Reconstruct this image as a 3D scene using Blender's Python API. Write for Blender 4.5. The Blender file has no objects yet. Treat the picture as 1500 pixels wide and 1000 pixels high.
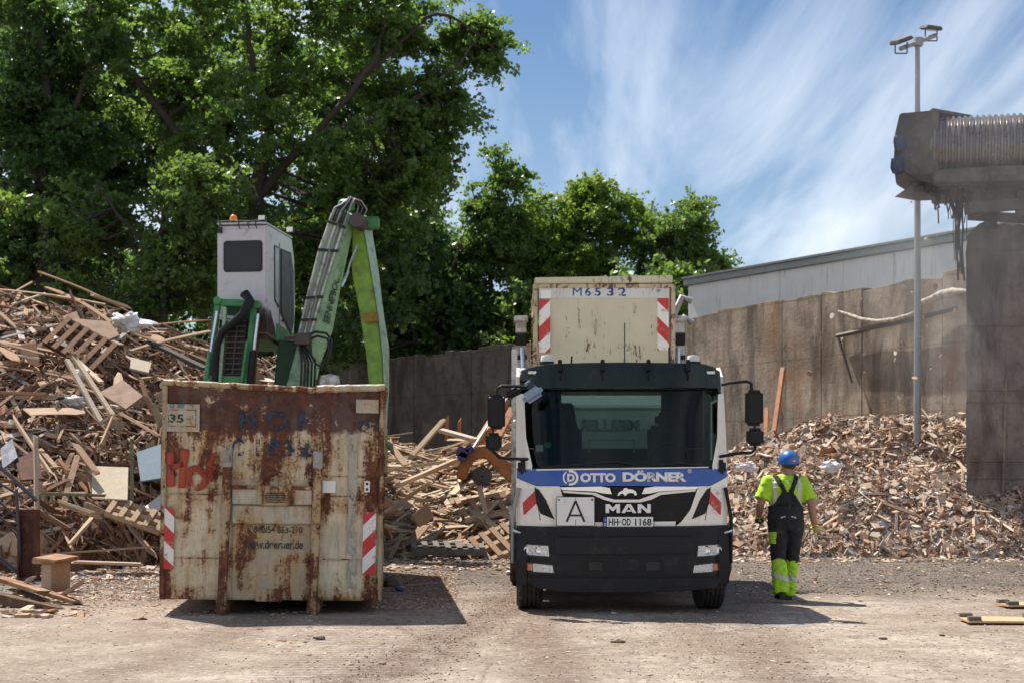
import bpy, bmesh, math, random
import numpy as np
from mathutils import Vector, Matrix, Euler, noise as mnoise
sc = bpy.context.scene
COL = sc.collection
R = math.radians
random.seed(7)
rng = np.random.default_rng(7)
F = 50/36*1500.0      # focal length in photo pixels
HZ = 687.0            # horizon row
EYE = 1.6
def P(px, py, Y):
    return Vector(((px-750)*Y/F, Y, EYE+(HZ-py)*Y/F))
def G(px, py):        # ground point seen at a pixel
    Y = EYE*F/(py-HZ)
    return Vector(((px-750)*Y/F, Y, 0))

# ---------------------------------------------------------------- objects
def tag(o, label=None, cat=None, group=None, kind=None):
    if label: o['label'] = label
    if cat: o['category'] = cat
    if group: o['group'] = group
    if kind: o['kind'] = kind
    return o
def empty(name, loc, label, cat, rz=0, group=None):
    o = bpy.data.objects.new(name, None); COL.objects.link(o)
    o.location = loc; o.rotation_euler = (0, 0, rz); o.empty_display_size = .2
    return tag(o, label, cat, group)
def link(name, me, parent=None, mats=None, smooth=None):
    o = bpy.data.objects.new(name, me); COL.objects.link(o)
    if mats:
        for m in (mats if isinstance(mats, (list, tuple)) else [mats]): me.materials.append(m)
    if parent: o.parent = parent
    if smooth is not None: shade(me, smooth)
    return o
def shade(me, ang=35):
    n = len(me.polygons)
    if n == 0: return
    me.polygons.foreach_set('use_smooth', [True]*n)
    if ang < 180:
        try: me.set_sharp_from_angle(angle=R(ang))
        except Exception: pass
def copy_tree(o, parent=None):
    c = o.copy(); COL.objects.link(c)
    if parent: c.parent = parent
    for ch in [x for x in COL.objects if x.parent == o]: copy_tree(ch, c)
    return c

class MB:
    def __init__(s, off=(0, 0, 0)):
        s.v = []; s.f = []; s.mi = []; s.m = 0; s.off = Vector(off)
    def add(s, vs, fs):
        b = len(s.v); s.v += [Vector(v)-s.off for v in vs]
        for f in fs: s.f.append([b+i for i in f]); s.mi.append(s.m)
        return s
    def box(s, c, d, rot=None, taper=1.0):
        c = Vector(c); x, y, z = d[0]/2, d[1]/2, d[2]/2; t = taper
        vs = [Vector(p) for p in ((-x,-y,-z),(x,-y,-z),(x,y,-z),(-x,y,-z),(-x*t,-y*t,z),(x*t,-y*t,z),(x*t,y*t,z),(-x*t,y*t,z))]
        if rot is not None:
            m = rot if isinstance(rot, Matrix) else Euler(rot).to_matrix()
            vs = [m @ v for v in vs]
        return s.add([v+c for v in vs], [(0,3,2,1),(4,5,6,7),(0,1,5,4),(1,2,6,5),(2,3,7,6),(3,0,4,7)])
    def b2(s, x0, x1, y0, y1, z0, z1):
        return s.box(((x0+x1)/2,(y0+y1)/2,(z0+z1)/2),(x1-x0,y1-y0,z1-z0))
    def beam(s, a, b, w, h, up=(0,0,1), roll=0):
        a, b = Vector(a), Vector(b); d = b-a; L = d.length; d.normalize()
        u = Vector(up)
        if abs(d.dot(u)) > .97: u = Vector((0, 1, 0)) if abs(d.y) < .9 else Vector((1,0,0))
        sx = d.cross(u).normalized(); sz = sx.cross(d).normalized()
        m = Matrix((sx, d, sz)).transposed()
        if roll: m = Matrix.Rotation(roll, 3, d) @ m
        return s.box((a+b)/2, (w, L, h), m)
    def tube(s, pts, r, n=8, caps=True):
        pts = [Vector(p) for p in pts]; k = len(pts)
        rs = r if isinstance(r, (list, tuple)) else [r]*k
        vs = []; ref = None
        for i, p in enumerate(pts):
            t = (pts[min(i+1, k-1)]-pts[max(i-1, 0)]).normalized()
            if ref is None:
                ref = t.cross(Vector((0,0,1)))
                if ref.length < .1: ref = t.cross(Vector((1,0,0)))
            ref = (ref - t*ref.dot(t)).normalized(); bi = t.cross(ref)
            for j in range(n):
                a = 2*math.pi*j/n
                vs.append(p + (ref*math.cos(a)+bi*math.sin(a))*rs[i])
        fs = []
        for i in range(k-1):
            for j in range(n):
                fs.append((i*n+j, i*n+(j+1) % n, (i+1)*n+(j+1) % n, (i+1)*n+j))
        if caps: fs.append(tuple(range(n))[::-1]); fs.append(tuple((k-1)*n+j for j in range(n)))
        return s.add(vs, fs)
    def lathe(s, c, axis, prof, n=24, ang=2*math.pi):   # prof: (distance along axis, radius)
        c = Vector(c); ax = Vector(axis).normalized()
        u = ax.cross(Vector((0,0,1)))
        if u.length < .1: u = ax.cross(Vector((1,0,0)))
        u.normalize(); w = ax.cross(u); vs = []
        for d, r in prof:
            for j in range(n):
                a = ang*j/n
                vs.append(c+ax*d+(u*math.cos(a)+w*math.sin(a))*max(r, 1e-4))
        fs = []
        for i in range(len(prof)-1):
            for j in range(n):
                fs.append((i*n+j, i*n+(j+1) % n, (i+1)*n+(j+1) % n, (i+1)*n+j))
        return s.add(vs, fs)
    def prism(s, poly, vec):     # poly: 3d points, extruded by vec
        n = len(poly); poly = [Vector(p) for p in poly]; vec = Vector(vec)
        vs = poly+[p+vec for p in poly]
        fs = [tuple(range(n))[::-1], tuple(range(n, 2*n))]+[(i, (i+1) % n, n+(i+1) % n, n+i) for i in range(n)]
        return s.add(vs, fs)
    def stations(s, st):         # list of equal length rings
        n = len(st[0]); vs = [Vector(p) for r in st for p in r]; fs = []
        for i in range(len(st)-1):
            for j in range(n): fs.append((i*n+j, i*n+(j+1) % n, (i+1)*n+(j+1) % n, (i+1)*n+j))
        fs.append(tuple(range(n))[::-1]); fs.append(tuple((len(st)-1)*n+j for j in range(n)))
        return s.add(vs, fs)
    def ball(s, c, r, nu=14, nv=9, rot=None):
        rx, ry, rz = r if isinstance(r, (tuple, list)) else (r, r, r)
        c = Vector(c); vs = []; fs = []
        for i in range(nv+1):
            th = math.pi*i/nv
            for j in range(nu):
                a = 2*math.pi*j/nu
                p = Vector((rx*math.sin(th)*math.cos(a)+ (1e-5*math.cos(a)), ry*math.sin(th)*math.sin(a)+(1e-5*math.sin(a)), rz*math.cos(th)))
                if rot is not None: p = Euler(rot).to_matrix() @ p
                vs.append(c+p)
        for i in range(nv):
            for j in range(nu): fs.append((i*nu+j, (i+1)*nu+j, (i+1)*nu+(j+1) % nu, i*nu+(j+1) % nu))
        return s.add(vs, fs)
    def mesh(s, name='m', bevel=0, seg=2, sub=0):
        me = bpy.data.meshes.new(name)
        me.from_pydata([tuple(v) for v in s.v], [], s.f)
        me.polygons.foreach_set('material_index', s.mi)
        bm = bmesh.new(); bm.from_mesh(me)
        bmesh.ops.recalc_face_normals(bm, faces=bm.faces)
        if bevel:
            es = [e for e in bm.edges if len(e.link_faces) == 2 and e.calc_face_angle(0) > R(30)]
            bmesh.ops.bevel(bm, geom=es, offset=bevel, segments=seg, affect='EDGES', clamp_overlap=True)
        bm.to_mesh(me); bm.free(); me.update()
        return me
    def build(s, name, mats, parent=None, bevel=0, smooth=35, seg=2):
        return link(name, s.mesh(name, bevel, seg), parent, mats, smooth)

def from_np(name, V, Fc, mats, parent=None, rnd=None, smooth=False):
    me = bpy.data.meshes.new(name)
    nv, nf, k = len(V), len(Fc), Fc.shape[1]
    me.vertices.add(nv); me.vertices.foreach_set('co', V.astype(np.float32).ravel())
    me.loops.add(nf*k); me.loops.foreach_set('vertex_index', Fc.astype(np.int32).ravel())
    me.polygons.add(nf); me.polygons.foreach_set('loop_start', np.arange(0, nf*k, k, dtype=np.int32))
    me.polygons.foreach_set('use_smooth', np.full(nf, smooth))
    me.update(calc_edges=True)
    if rnd is not None:
        a = me.attributes.new('rnd', 'FLOAT', 'FACE'); a.data.foreach_set('value', rnd.astype(np.float32))
    return link(name, me, parent, mats)

def text_mesh(body, w=None, h=None, bold=0.0, ext=0.002, spacing=1.0, res=3):
    cu = bpy.data.curves.new('t', 'FONT'); cu.body = body; cu.extrude = 0; cu.offset = bold
    cu.space_character = spacing; cu.resolution_u = res; cu.align_x = 'LEFT'
    o = bpy.data.objects.new('t', cu); COL.objects.link(o)
    dg = bpy.context.evaluated_depsgraph_get(); dg.update()
    me = bpy.data.meshes.new_from_object(o.evaluated_get(dg)); bpy.data.objects.remove(o); bpy.data.curves.remove(cu)
    co = np.empty(len(me.vertices)*3); me.vertices.foreach_get('co', co); co = co.reshape(-1, 3)
    mn, mx = co.min(0), co.max(0); sz = mx-mn
    sx = w/sz[0] if w else h/sz[1]
    sy = h/sz[1] if h else sx
    bm = bmesh.new(); bm.from_mesh(me)
    for v in bm.verts:
        v.co = Vector(((v.co.x-mn[0]-sz[0]/2)*sx, 0, (v.co.y-mn[1]-sz[1]/2)*sy))
    if ext:
        r = bmesh.ops.extrude_face_region(bm, geom=bm.faces[:])
        bmesh.ops.translate(bm, verts=[g for g in r['geom'] if isinstance(g, bmesh.types.BMVert)], vec=(0, -ext, 0))
    bmesh.ops.recalc_face_normals(bm, faces=bm.faces)
    bm.to_mesh(me); bm.free()
    me.materials.clear()
    return me
def text(name, body, loc, mat, parent, w=None, h=None, bold=0.0, ext=.002, rot=(0,0,0), surf=None, spacing=1.0, mirror=False):
    me = text_mesh(body, w, h, bold, ext, spacing)
    if mirror:
        for v in me.vertices: v.co.x = -v.co.x
    if surf:
        L = Vector(loc)
        for v in me.vertices:
            p = v.co+Vector((L.x, 0, L.z)); v.co = Vector((p.x, surf(p.x, p.z)+L.y+v.co.y, p.z))
        return link(name, me, parent, mat)
    o = link(name, me, parent, mat); o.location = loc; o.rotation_euler = rot
    return o
def hull_poly(name, poly, surf, off, thick, mat, parent, cuts=.06, bevel=0):
    """A plate with the outline poly (x, z) lying on the surface y = surf(x, z), off metres behind it."""
    bm = bmesh.new()
    vs = [bm.verts.new((x, 0, z)) for x, z in poly]; bm.faces.new(vs)
    xs = [p[0] for p in poly]; zs = [p[1] for p in poly]
    def cut(co, no):
        bmesh.ops.bisect_plane(bm, geom=bm.verts[:]+bm.edges[:]+bm.faces[:], plane_co=co, plane_no=no, dist=1e-5)
    x = math.ceil(min(xs)/cuts)*cuts
    while x < max(xs)-1e-4: cut((x, 0, 0), (1, 0, 0)); x += cuts
    z = math.ceil(min(zs)/(cuts*2))*cuts*2
    while z < max(zs)-1e-4: cut((0, 0, z), (0, 0, 1)); z += cuts*2
    r = bmesh.ops.extrude_face_region(bm, geom=bm.faces[:])
    top = set(g for g in r['geom'] if isinstance(g, bmesh.types.BMVert))
    for v in bm.verts:
        v.co.y = surf(v.co.x, v.co.z)+off+(0 if v in top else thick)
    bmesh.ops.recalc_face_normals(bm, faces=bm.faces)
    me = bpy.data.meshes.new(name); bm.to_mesh(me); bm.free()
    return link(name, me, parent, mat, 40)
def evaluated(o):
    dg = bpy.context.evaluated_depsgraph_get(); dg.update()
    me = bpy.data.meshes.new_from_object(o.evaluated_get(dg))
    return me
def remeshed(mb, name, mats, parent, voxel=.008, smooth=2, disp=0, dscale=8):
    """Fuse a rough assembly into one continuous skin."""
    o = mb.build('tmp', None, None, smooth=180)
    m = o.modifiers.new('r', 'REMESH'); m.mode = 'VOXEL'; m.voxel_size = voxel; m.use_smooth_shade = True
    if smooth:
        s = o.modifiers.new('s', 'SMOOTH'); s.iterations = smooth; s.factor = .5
    me = evaluated(o); bpy.data.objects.remove(o)
    if disp:
        n = len(me.vertices); no = np.empty(n*3); me.vertices.foreach_get('normal', no); no = no.reshape(-1, 3)
        for i, v in enumerate(me.vertices):
            v.co += Vector(no[i])*disp*mnoise.noise(v.co*dscale*Vector((1,1,.6)).x)
    me.materials.clear()
    return link(name, me, parent, mats, 180)
# ---------------------------------------------------------------- materials
class NT:
    def __init__(s, name):
        s.mat = bpy.data.materials.new(name); s.mat.use_nodes = True
        s.t = s.mat.node_tree; s.t.nodes.clear()
        s.out = s.t.nodes.new('ShaderNodeOutputMaterial')
    def n(s, typ, **k):
        nd = s.t.nodes.new(typ)
        for a, b in k.items(): setattr(nd, a, b)
        return nd
    def put(s, sock, v):
        if hasattr(v, 'is_output') or isinstance(v, bpy.types.NodeSocket): s.t.links.new(v, sock)
        else:
            if isinstance(v, (tuple, list)) and len(v) == 3 and sock.type == 'RGBA': v = (*v, 1)
            sock.default_value = v
    def coord(s, kind='Object', scale=(1,1,1), loc=(0,0,0), rot=(0,0,0)):
        c = s.n('ShaderNodeTexCoord').outputs[kind]; m = s.n('ShaderNodeMapping')
        s.put(m.inputs['Vector'], c); m.inputs['Scale'].default_value = scale
        m.inputs['Location'].default_value = loc; m.inputs['Rotation'].default_value = rot
        return m.outputs[0]
    def pos(s, scale=(1,1,1), rot=(0,0,0)):
        c = s.n('ShaderNodeNewGeometry').outputs['Position']; m = s.n('ShaderNodeMapping')
        s.put(m.inputs['Vector'], c); m.inputs['Scale'].default_value = scale; m.inputs['Rotation'].default_value = rot
        return m.outputs[0]
    def noise(s, vec, scale=5, detail=4, rough=.55, dist=0):
        t = s.n('ShaderNodeTexNoise'); s.put(t.inputs['Vector'], vec)
        t.inputs['Scale'].default_value = scale; t.inputs['Detail'].default_value = detail
        t.inputs['Roughness'].default_value = rough; t.inputs['Distortion'].default_value = dist
        return t.outputs['Fac']
    def voro(s, vec, scale=5, feature='F1', out='Distance'):
        t = s.n('ShaderNodeTexVoronoi', feature=feature); s.put(t.inputs['Vector'], vec); t.inputs['Scale'].default_value = scale
        return t.outputs[out]
    def ramp(s, fac, stops, interp='LINEAR'):
        r = s.n('ShaderNodeValToRGB'); r.color_ramp.interpolation = interp; el = r.color_ramp.elements
        while len(el) > 1: el.remove(el[0])
        for i, (p, c) in enumerate(stops):
            e = el[0] if i == 0 else el.new(p); e.position = p
            e.color = (c, c, c, 1) if isinstance(c, (int, float)) else (*c, 1)
        s.put(r.inputs[0], fac); return r.outputs[0]
    def mix(s, f, a, b, mode='MIX'):
        m = s.n('ShaderNodeMix', data_type='RGBA', blend_type=mode)
        s.put(m.inputs[0], f); s.put(m.inputs[6], a); s.put(m.inputs[7], b); return m.outputs[2]
    def math(s, op, a, b=0, clamp=False):
        m = s.n('ShaderNodeMath', operation=op, use_clamp=clamp); s.put(m.inputs[0], a); s.put(m.inputs[1], b); return m.outputs[0]
    def sep(s, vec):
        x = s.n('ShaderNodeSeparateXYZ'); s.put(x.inputs[0], vec); return x.outputs
    def bump(s, h, strength=.3, dist=.02, normal=None):
        b = s.n('ShaderNodeBump'); s.put(b.inputs['Height'], h); b.inputs['Strength'].default_value = strength
        b.inputs['Distance'].default_value = dist
        if normal is not None: s.put(b.inputs['Normal'], normal)
        return b.outputs[0]
    def bsdf(s, base, rough=.7, metal=0, normal=None, spec=None, trans=None, alpha=None, emis=None, coat=None):
        b = s.n('ShaderNodeBsdfPrincipled'); s.put(b.inputs['Base Color'], base); s.put(b.inputs['Roughness'], rough)
        s.put(b.inputs['Metallic'], metal)
        if normal is not None: s.put(b.inputs['Normal'], normal)
        if spec is not None: s.put(b.inputs['Specular IOR Level'], spec)
        if alpha is not None: s.put(b.inputs['Alpha'], alpha)
        if coat is not None: s.put(b.inputs['Coat Weight'], coat)
        return b.outputs[0]
    def done(s, sh):
        s.t.links.new(sh, s.out.inputs['Surface']); return s.mat
_c = {}
def plain(name, col, rough=.6, metal=0, var=.25, scale=6, bump=.1, dirt=None, dirtamt=.5, coat=None, streak=False, spec=None):
    """A painted or moulded surface with colour variation, grime and small bumps."""
    if name in _c: return _c[name]
    N = NT(name); v = N.coord('Object')
    n1 = N.noise(v, scale, 6, .6); n2 = N.noise(v, scale*7, 3, .6)
    lo = tuple(c*(1-var) for c in col); hi = tuple(min(1, c*(1+var*.6)) for c in col)
    c = N.ramp(n1, [(.3, lo), (.7, hi)])
    if dirt:
        vs = N.coord('Object', (6, 6, .5)) if streak else v
        d = N.ramp(N.noise(vs, scale*.8, 8, .7), [(.62-.3*dirtamt, 0), (.8-.25*dirtamt, 1)])
        c = N.mix(d, c, dirt)
    r = N.ramp(n1, [(.3, max(0, rough-.1)), (.7, min(1, rough+.12))])
    _c[name] = N.done(N.bsdf(c, r, metal, N.bump(n2, bump, .01), coat=coat, spec=spec)); return _c[name]

CREAM = (.68, .59, .42)
def rusty(name, base=CREAM, band=False, amount=.5, seams=True):
    N = NT(name); v = N.coord('Object'); x, y, z = N.sep(v)
    vs = N.coord('Object', (5, 5, .7))
    patch = N.noise(v, 2.2, 9, .68, .4); streak = N.noise(vs, 1.6, 7, .65, .3); fine = N.noise(v, 34, 5, .7)
    m = N.math('ADD', N.math('MULTIPLY', patch, .55), N.math('MULTIPLY', streak, .45))
    m = N.math('ADD', m, N.math('MULTIPLY', N.math('SUBTRACT', fine, .5), .22))
    if band:   # more rust upwards and along the left and right edges
        up = N.ramp(N.math('MULTIPLY', z, 1/2.6), [(.0, .045), (.12, 0), (.35, .0), (.55, .02), (.70, .045), (.80, .06)])
        m = N.math('ADD', m, up)
        ex = N.ramp(N.math('ABSOLUTE', N.math('MULTIPLY', x, 1/1.22)), [(.78, 0), (1, .09)])
        m = N.math('ADD', m, ex)
        cx = N.ramp(N.math('ABSOLUTE', N.math('ADD', N.math('MULTIPLY', x, 1), -.02)), [(.25, .045), (.62, 0)])
        zz = N.ramp(N.math('MULTIPLY', z, 1/2.6), [(.5, 0), (.6, 1)])
        m = N.math('ADD', m, N.math('MULTIPLY', cx, zz))
    a = .60-.18*amount
    rust = N.ramp(m, [(a, 0), (a+.05, 1)])
    halo = N.ramp(m, [(a-.08, 0), (a, .9)])
    paint = N.mix(N.ramp(N.noise(v, 3, 6, .6), [(.35, 0), (.7, 1)]), base, tuple(c*.68 for c in base))
    paint = N.mix(N.ramp(N.noise(vs, 4, 7, .7), [(.5, 0), (.70, .75)]), paint, (.25, .20, .13))
    paint = N.mix(N.math('MULTIPLY', halo, N.ramp(N.noise(v, 2.1, 5, .6), [(.4, .25), (.62, 1)])), paint, (.42, .235, .075))
    rc = N.ramp(N.noise(v, 11, 7, .7), [(.3, (.045, .018, .012)), (.5, (.12, .042, .022)), (.62, (.20, .075, .03)), (.78, (.32, .15, .07))])
    c = N.mix(rust, paint, rc)
    if band:   # solid red brown band along the top
        e = N.math('ADD', N.math('MULTIPLY', z, 1), N.math('MULTIPLY', N.math('SUBTRACT', N.noise(v, 4, 6, .7), .5), .32))
        bd = N.ramp(N.math('MULTIPLY', e, 1/2.6), [(.765, 0), (.785, 1)])
        keep = N.ramp(N.noise(v, 2.6, 8, .72, .6), [(.55, 1), (.60, 0)])
        bc = N.mix(N.ramp(N.noise(v, 5, 8, .78), [(.35, 0), (.65, 1)]), (.045, .020, .015), (.125, .052, .032))
        c = N.mix(N.math('MULTIPLY', bd, keep), c, bc)
    h = N.math('ADD', N.math('MULTIPLY', rust, .35), N.math('MULTIPLY', fine, .5))
    big = N.bump(N.noise(v, 1.7, 3, .5), .45, .12)
    return N.done(N.bsdf(c, N.mix(rust, (.45,)*3, (.9,)*3), 0, N.bump(h, .55, .012, big)))

def worn(name, col, amt=.5, scale=9):   # faded stencil paint with gaps
    N = NT(name); v = N.coord('Object', (1, 1, .7))
    a = N.ramp(N.noise(v, scale, 8, .75), [(.40+.16*amt, 1), (.44+.16*amt, 0)])
    a2 = N.ramp(N.noise(v, scale*.25, 4, .6), [(.5+.15*(1-amt), 1), (.62+.15*(1-amt), .25)])
    return N.done(N.bsdf(N.mix(N.noise(v, 20), col, tuple(c*.6 for c in col)), .7, 0, alpha=N.math('MULTIPLY', a, a2)))

def wood(name, attr=False, stops=None, gscale=1.0):
    N = NT(name)
    if attr: r = N.n('ShaderNodeAttribute', attribute_name='rnd').outputs['Fac']
    else: r = N.n('ShaderNodeObjectInfo').outputs['Random']
    stops = stops or [(0, (.06,.032,.018)), (.12, (.23,.125,.072)), (.25, (.44,.29,.19)), (.38, (.13,.062,.034)), (.5, (.60,.44,.31)),
                      (.6, (.29,.165,.10)), (.7, (.45,.33,.25)), (.8, (.64,.49,.35)), (.88, (.28,.12,.06)), (.94, (.70,.63,.54)), (1, (.33,.31,.30))]
    c = N.ramp(r, stops)
    if attr: v = N.pos((9, 9, 9)); g = N.noise(v, 1, 5, .7, .5); big = N.noise(N.pos(), 3, 4)
    else: v = N.coord('Object', (2*gscale, 42, 42)); g = N.noise(v, 1.4, 6, .65, .8); big = N.noise(N.coord('Object'), 3, 4)
    c = N.mix(N.ramp(g, [(.3, .0), (.62, .7)]), c, N.mix(1, c, (.55, .46, .38), 'MULTIPLY'))
    c = N.mix(N.ramp(big, [(.52, 0), (.78, .5)]), c, (.24, .17, .12))
    return N.done(N.bsdf(c, .85, 0, N.bump(g, .4, .006), spec=.25))

def concrete(name, col, stain=(.10, .075, .055), amt=.5, panel=None, rust=0):
    N = NT(name); v = N.pos(); vs = N.pos((1.1, 1.1, .22))
    big = N.noise(v, .42, 9, .70, .5); st = N.noise(vs, 1.5, 9, .72, .3); fi = N.noise(v, 18, 6, .75); md = N.noise(v, 2.4, 9, .78, .2)
    c = N.mix(N.ramp(big, [(.38, 0), (.62, 1)]), tuple(k*1.18 for k in col), tuple(k*.58 for k in col))
    c = N.mix(N.ramp(st, [(.52-.06*amt, 0), (.70-.08*amt, .85)]), c, stain)
    c = N.mix(N.ramp(md, [(.50, 0), (.66, .75)]), c, tuple(k*.42 for k in col))
    c = N.mix(N.ramp(N.noise(N.pos((1,1,.5)), 1.9, 8, .75, .6), [(.60, 0), (.70, .6)]), c, tuple(min(1, k*1.75) for k in col))
    if rust: c = N.mix(N.ramp(N.noise(N.pos((1.2, 1.2, .35)), .9, 6, .65), [(.54, 0), (.68, rust)]), c, (.27, .145, .075))
    c = N.mix(N.ramp(fi, [(.52, 0), (.72, .45)]), c, tuple(k*.55 for k in col))
    seam = N.math('FRACT', N.math('MULTIPLY', N.math('ADD', N.sep(v)[2], N.math('MULTIPLY', md, .12)), 1/1.45))
    c = N.mix(N.ramp(seam, [(.0, .35), (.02, .35), (.035, 0), (1, 0)]), c, stain)
    h = N.math('ADD', N.math('MULTIPLY', md, 1.0), N.math('MULTIPLY', fi, .4))
    return N.done(N.bsdf(c, .92, 0, N.bump(h, .7, .06), spec=.2))

def stripes(name, sgn, w=.14, red=(.50,.02,.02), ang=45):
    N = NT(name); v = N.coord('Object'); x, y, z = N.sep(v)
    t = N.math('ADD', N.math('MULTIPLY', x, sgn), z)
    k = N.math('FRACT', N.math('MULTIPLY', t, 1/(2*w*1.2)))
    c = N.ramp(k, [(0, red), (.5, (.74, .72, .68))], 'CONSTANT')
    d = N.ramp(N.noise(v, 13, 7, .7), [(.56, 0), (.64, .8)])
    c = N.mix(d, c, (.36, .27, .18))
    return N.done(N.bsdf(c, .35))

# glass that shows what is behind it and mirrors the sky
def glass(name, tint=(.55,.62,.60), rough=.02, refl=1.0):
    N = NT(name)
    tr = N.n('ShaderNodeBsdfTransparent'); tr.inputs[0].default_value = (*tint, 1)
    gl = N.n('ShaderNodeBsdfGlossy'); gl.inputs['Roughness'].default_value = rough; gl.inputs[0].default_value = (refl, refl, refl, 1)
    fr = N.n('ShaderNodeFresnel'); fr.inputs[0].default_value = 1.5
    mx = N.n('ShaderNodeMixShader'); N.put(mx.inputs[0], fr.outputs[0])
    N.t.links.new(tr.outputs[0], mx.inputs[1]); N.t.links.new(gl.outputs[0], mx.inputs[2])
    return N.done(mx.outputs[0])
def leafmat(name, a, b, tr, mixf=.45):
    N = NT(name); r = N.n('ShaderNodeAttribute', attribute_name='rnd').outputs['Fac']
    c = N.ramp(r, [(0, a), (1, b)])
    d = N.n('ShaderNodeBsdfPrincipled'); N.put(d.inputs['Base Color'], c); d.inputs['Roughness'].default_value = .36
    d.inputs['Specular IOR Level'].default_value = .5
    t = N.n('ShaderNodeBsdfTranslucent'); N.put(t.inputs[0], N.mix(r, tuple(k*.75 for k in tr), tr))
    mx = N.n('ShaderNodeMixShader'); mx.inputs[0].default_value = mixf
    N.t.links.new(d.outputs[0], mx.inputs[1]); N.t.links.new(t.outputs[0], mx.inputs[2])
    return N.done(mx.outputs[0])

m_white = plain('white_paint', (.86,.81,.72), .32, var=.06, dirt=(.50,.44,.36), dirtamt=.12, coat=.3, bump=.02)
m_whitemetal = plain('white_metal', (.66,.65,.62), .5, var=.15, dirt=(.16,.10,.07), dirtamt=.5, scale=9)
m_blue = plain('blue_paint', (.022,.085,.36), .35, var=.1, coat=.3, bump=.02)
m_black = plain('black_plastic', (.013,.013,.014), .5, var=.3, dirt=(.05,.045,.04), dirtamt=.12, spec=.25, bump=.15)
m_bumper = plain('dark_bumper', (.017,.018,.020), .45, var=.25, dirt=(.045,.04,.036), dirtamt=.25, spec=.22, bump=.2)
m_visor = plain('dark_green_visor', (.010,.019,.016), .2, var=.2, dirt=(.06,.06,.05), dirtamt=.12, coat=.12, spec=.3, bump=.03)
m_rubber = plain('tyre_rubber', (.022,.021,.020), .85, var=.3, dirt=(.13,.10,.075), dirtamt=.45, bump=.4)
m_chrome = plain('chrome', (.75,.76,.78), .16, 1, var=.05, bump=.02)
m_letter = plain('bright_letter', (.74,.74,.73), .3, .3, var=.05, bump=.02)
m_steel = plain('dark_steel', (.09,.085,.08), .55, .4, var=.4, dirt=(.12,.06,.035), dirtamt=.5)
m_galv = plain('galvanised_steel', (.30,.31,.31), .5, .3, var=.15)
m_green = plain('machine_green', (.045,.25,.085), .45, var=.2, dirt=(.08,.06,.04), dirtamt=.35)
m_boomgreen = plain('faded_green', (.33,.50,.33), .5, var=.22, dirt=(.12,.13,.09), dirtamt=.38)
m_stick = plain('stick_yellow_green', (.22,.38,.045), .6, var=.35, dirt=(.16,.12,.04), dirtamt=.38)  # saturated yellow green of the stick's inner face
m_cab = plain('cab_grey', (.55,.55,.57), .4, var=.08, dirt=(.20,.17,.14), dirtamt=.2)
m_soot = plain('sooty_brown', (.07,.045,.03), .7, var=.5)
m_rod = plain('bright_rod', (.55,.62,.72), .18, .8, var=.05)
m_int = plain('cab_interior', (.016,.016,.017), .8, var=.2)
m_seat = plain('seat_fabric', (.03,.04,.06), .95, var=.3)
m_lamp = plain('lamp_lens', (.88,.87,.80), .22, .85, var=.25, scale=40, bump=.8)
m_amber = plain('amber_lens', (.55,.22,.10), .2, var=.1)
m_orange = plain('orange_beacon', (.85,.22,.02), .25, var=.1)
m_clear = plain('clear_beacon', (.72,.70,.66), .2, var=.1)
m_plate = plain('plate_white', (.75,.75,.72), .35, var=.05, dirt=(.4,.36,.3), dirtamt=.15)
m_ink = plain('black_ink', (.012,.012,.012), .5, var=.1)
m_darkglass = plain('dark_glass', (.010,.011,.012), .35, var=.3, bump=.01)
m_glass = glass('windscreen_glass', (.62,.72,.69), refl=.30)
m_clearglass = glass('clear_glass', (.93,.96,.94), refl=.3)
m_cabglass = glass('cab_glass', (.45,.5,.5))
m_eublue = plain('plate_blue', (.01,.05,.35), .4)
m_rustred = plain('rust_red_steel', (.10,.035,.022), .8, var=.5, dirt=(.22,.10,.05), dirtamt=.4)
m_orangesteel = plain('orange_steel', (.42,.14,.03), .55, var=.2, dirt=(.14,.08,.04), dirtamt=.5)
m_stripeL = stripes('warning_stripes', -1); m_stripeR = stripes('warning_stripes_mirrored', 1)
m_bark = plain('bark', (.05,.042,.035), .95, var=.5, scale=12, bump=.8)
m_mirror = plain('sky_tinted_mirror_shell', (.16,.22,.32), .2, var=.15, coat=.6)
m_wood = wood('old_wood'); m_woodstuff = wood('old_wood_pile', True)
PALE = [(0,(.30,.19,.11)),(.12,(.50,.37,.24)),(.25,(.60,.48,.34)),(.36,(.26,.14,.08)),(.48,(.64,.52,.38)),(.6,(.46,.32,.20)),(.7,(.56,.45,.33)),(.8,(.66,.56,.43)),(.88,(.34,.15,.07)),(.94,(.66,.60,.50)),(1,(.40,.37,.33))]
m_palewood = wood('pale_wood', False, PALE); m_palestuff = wood('pale_wood_pile', True, PALE)
CHIP = [(0,(.16,.09,.06)),(.08,(.42,.28,.19)),(.18,(.68,.57,.45)),(.28,(.50,.34,.23)),(.40,(.75,.69,.61)),(.48,(.26,.15,.10)),(.56,(.60,.45,.33)),(.68,(.78,.74,.68)),(.78,(.52,.34,.22)),(.86,(.38,.34,.31)),(.92,(.62,.46,.30)),(.955,(.40,.11,.07)),(.965,(.20,.32,.45)),(.975,(.55,.42,.30)),(1,(.76,.74,.70))]
m_chip = wood('mixed_chips', False, CHIP); m_chipstuff = wood('mixed_chips_pile', True, CHIP)
m_sign = plain('white_lettering', (.84,.82,.77), .45, var=.03, bump=.01)
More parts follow.
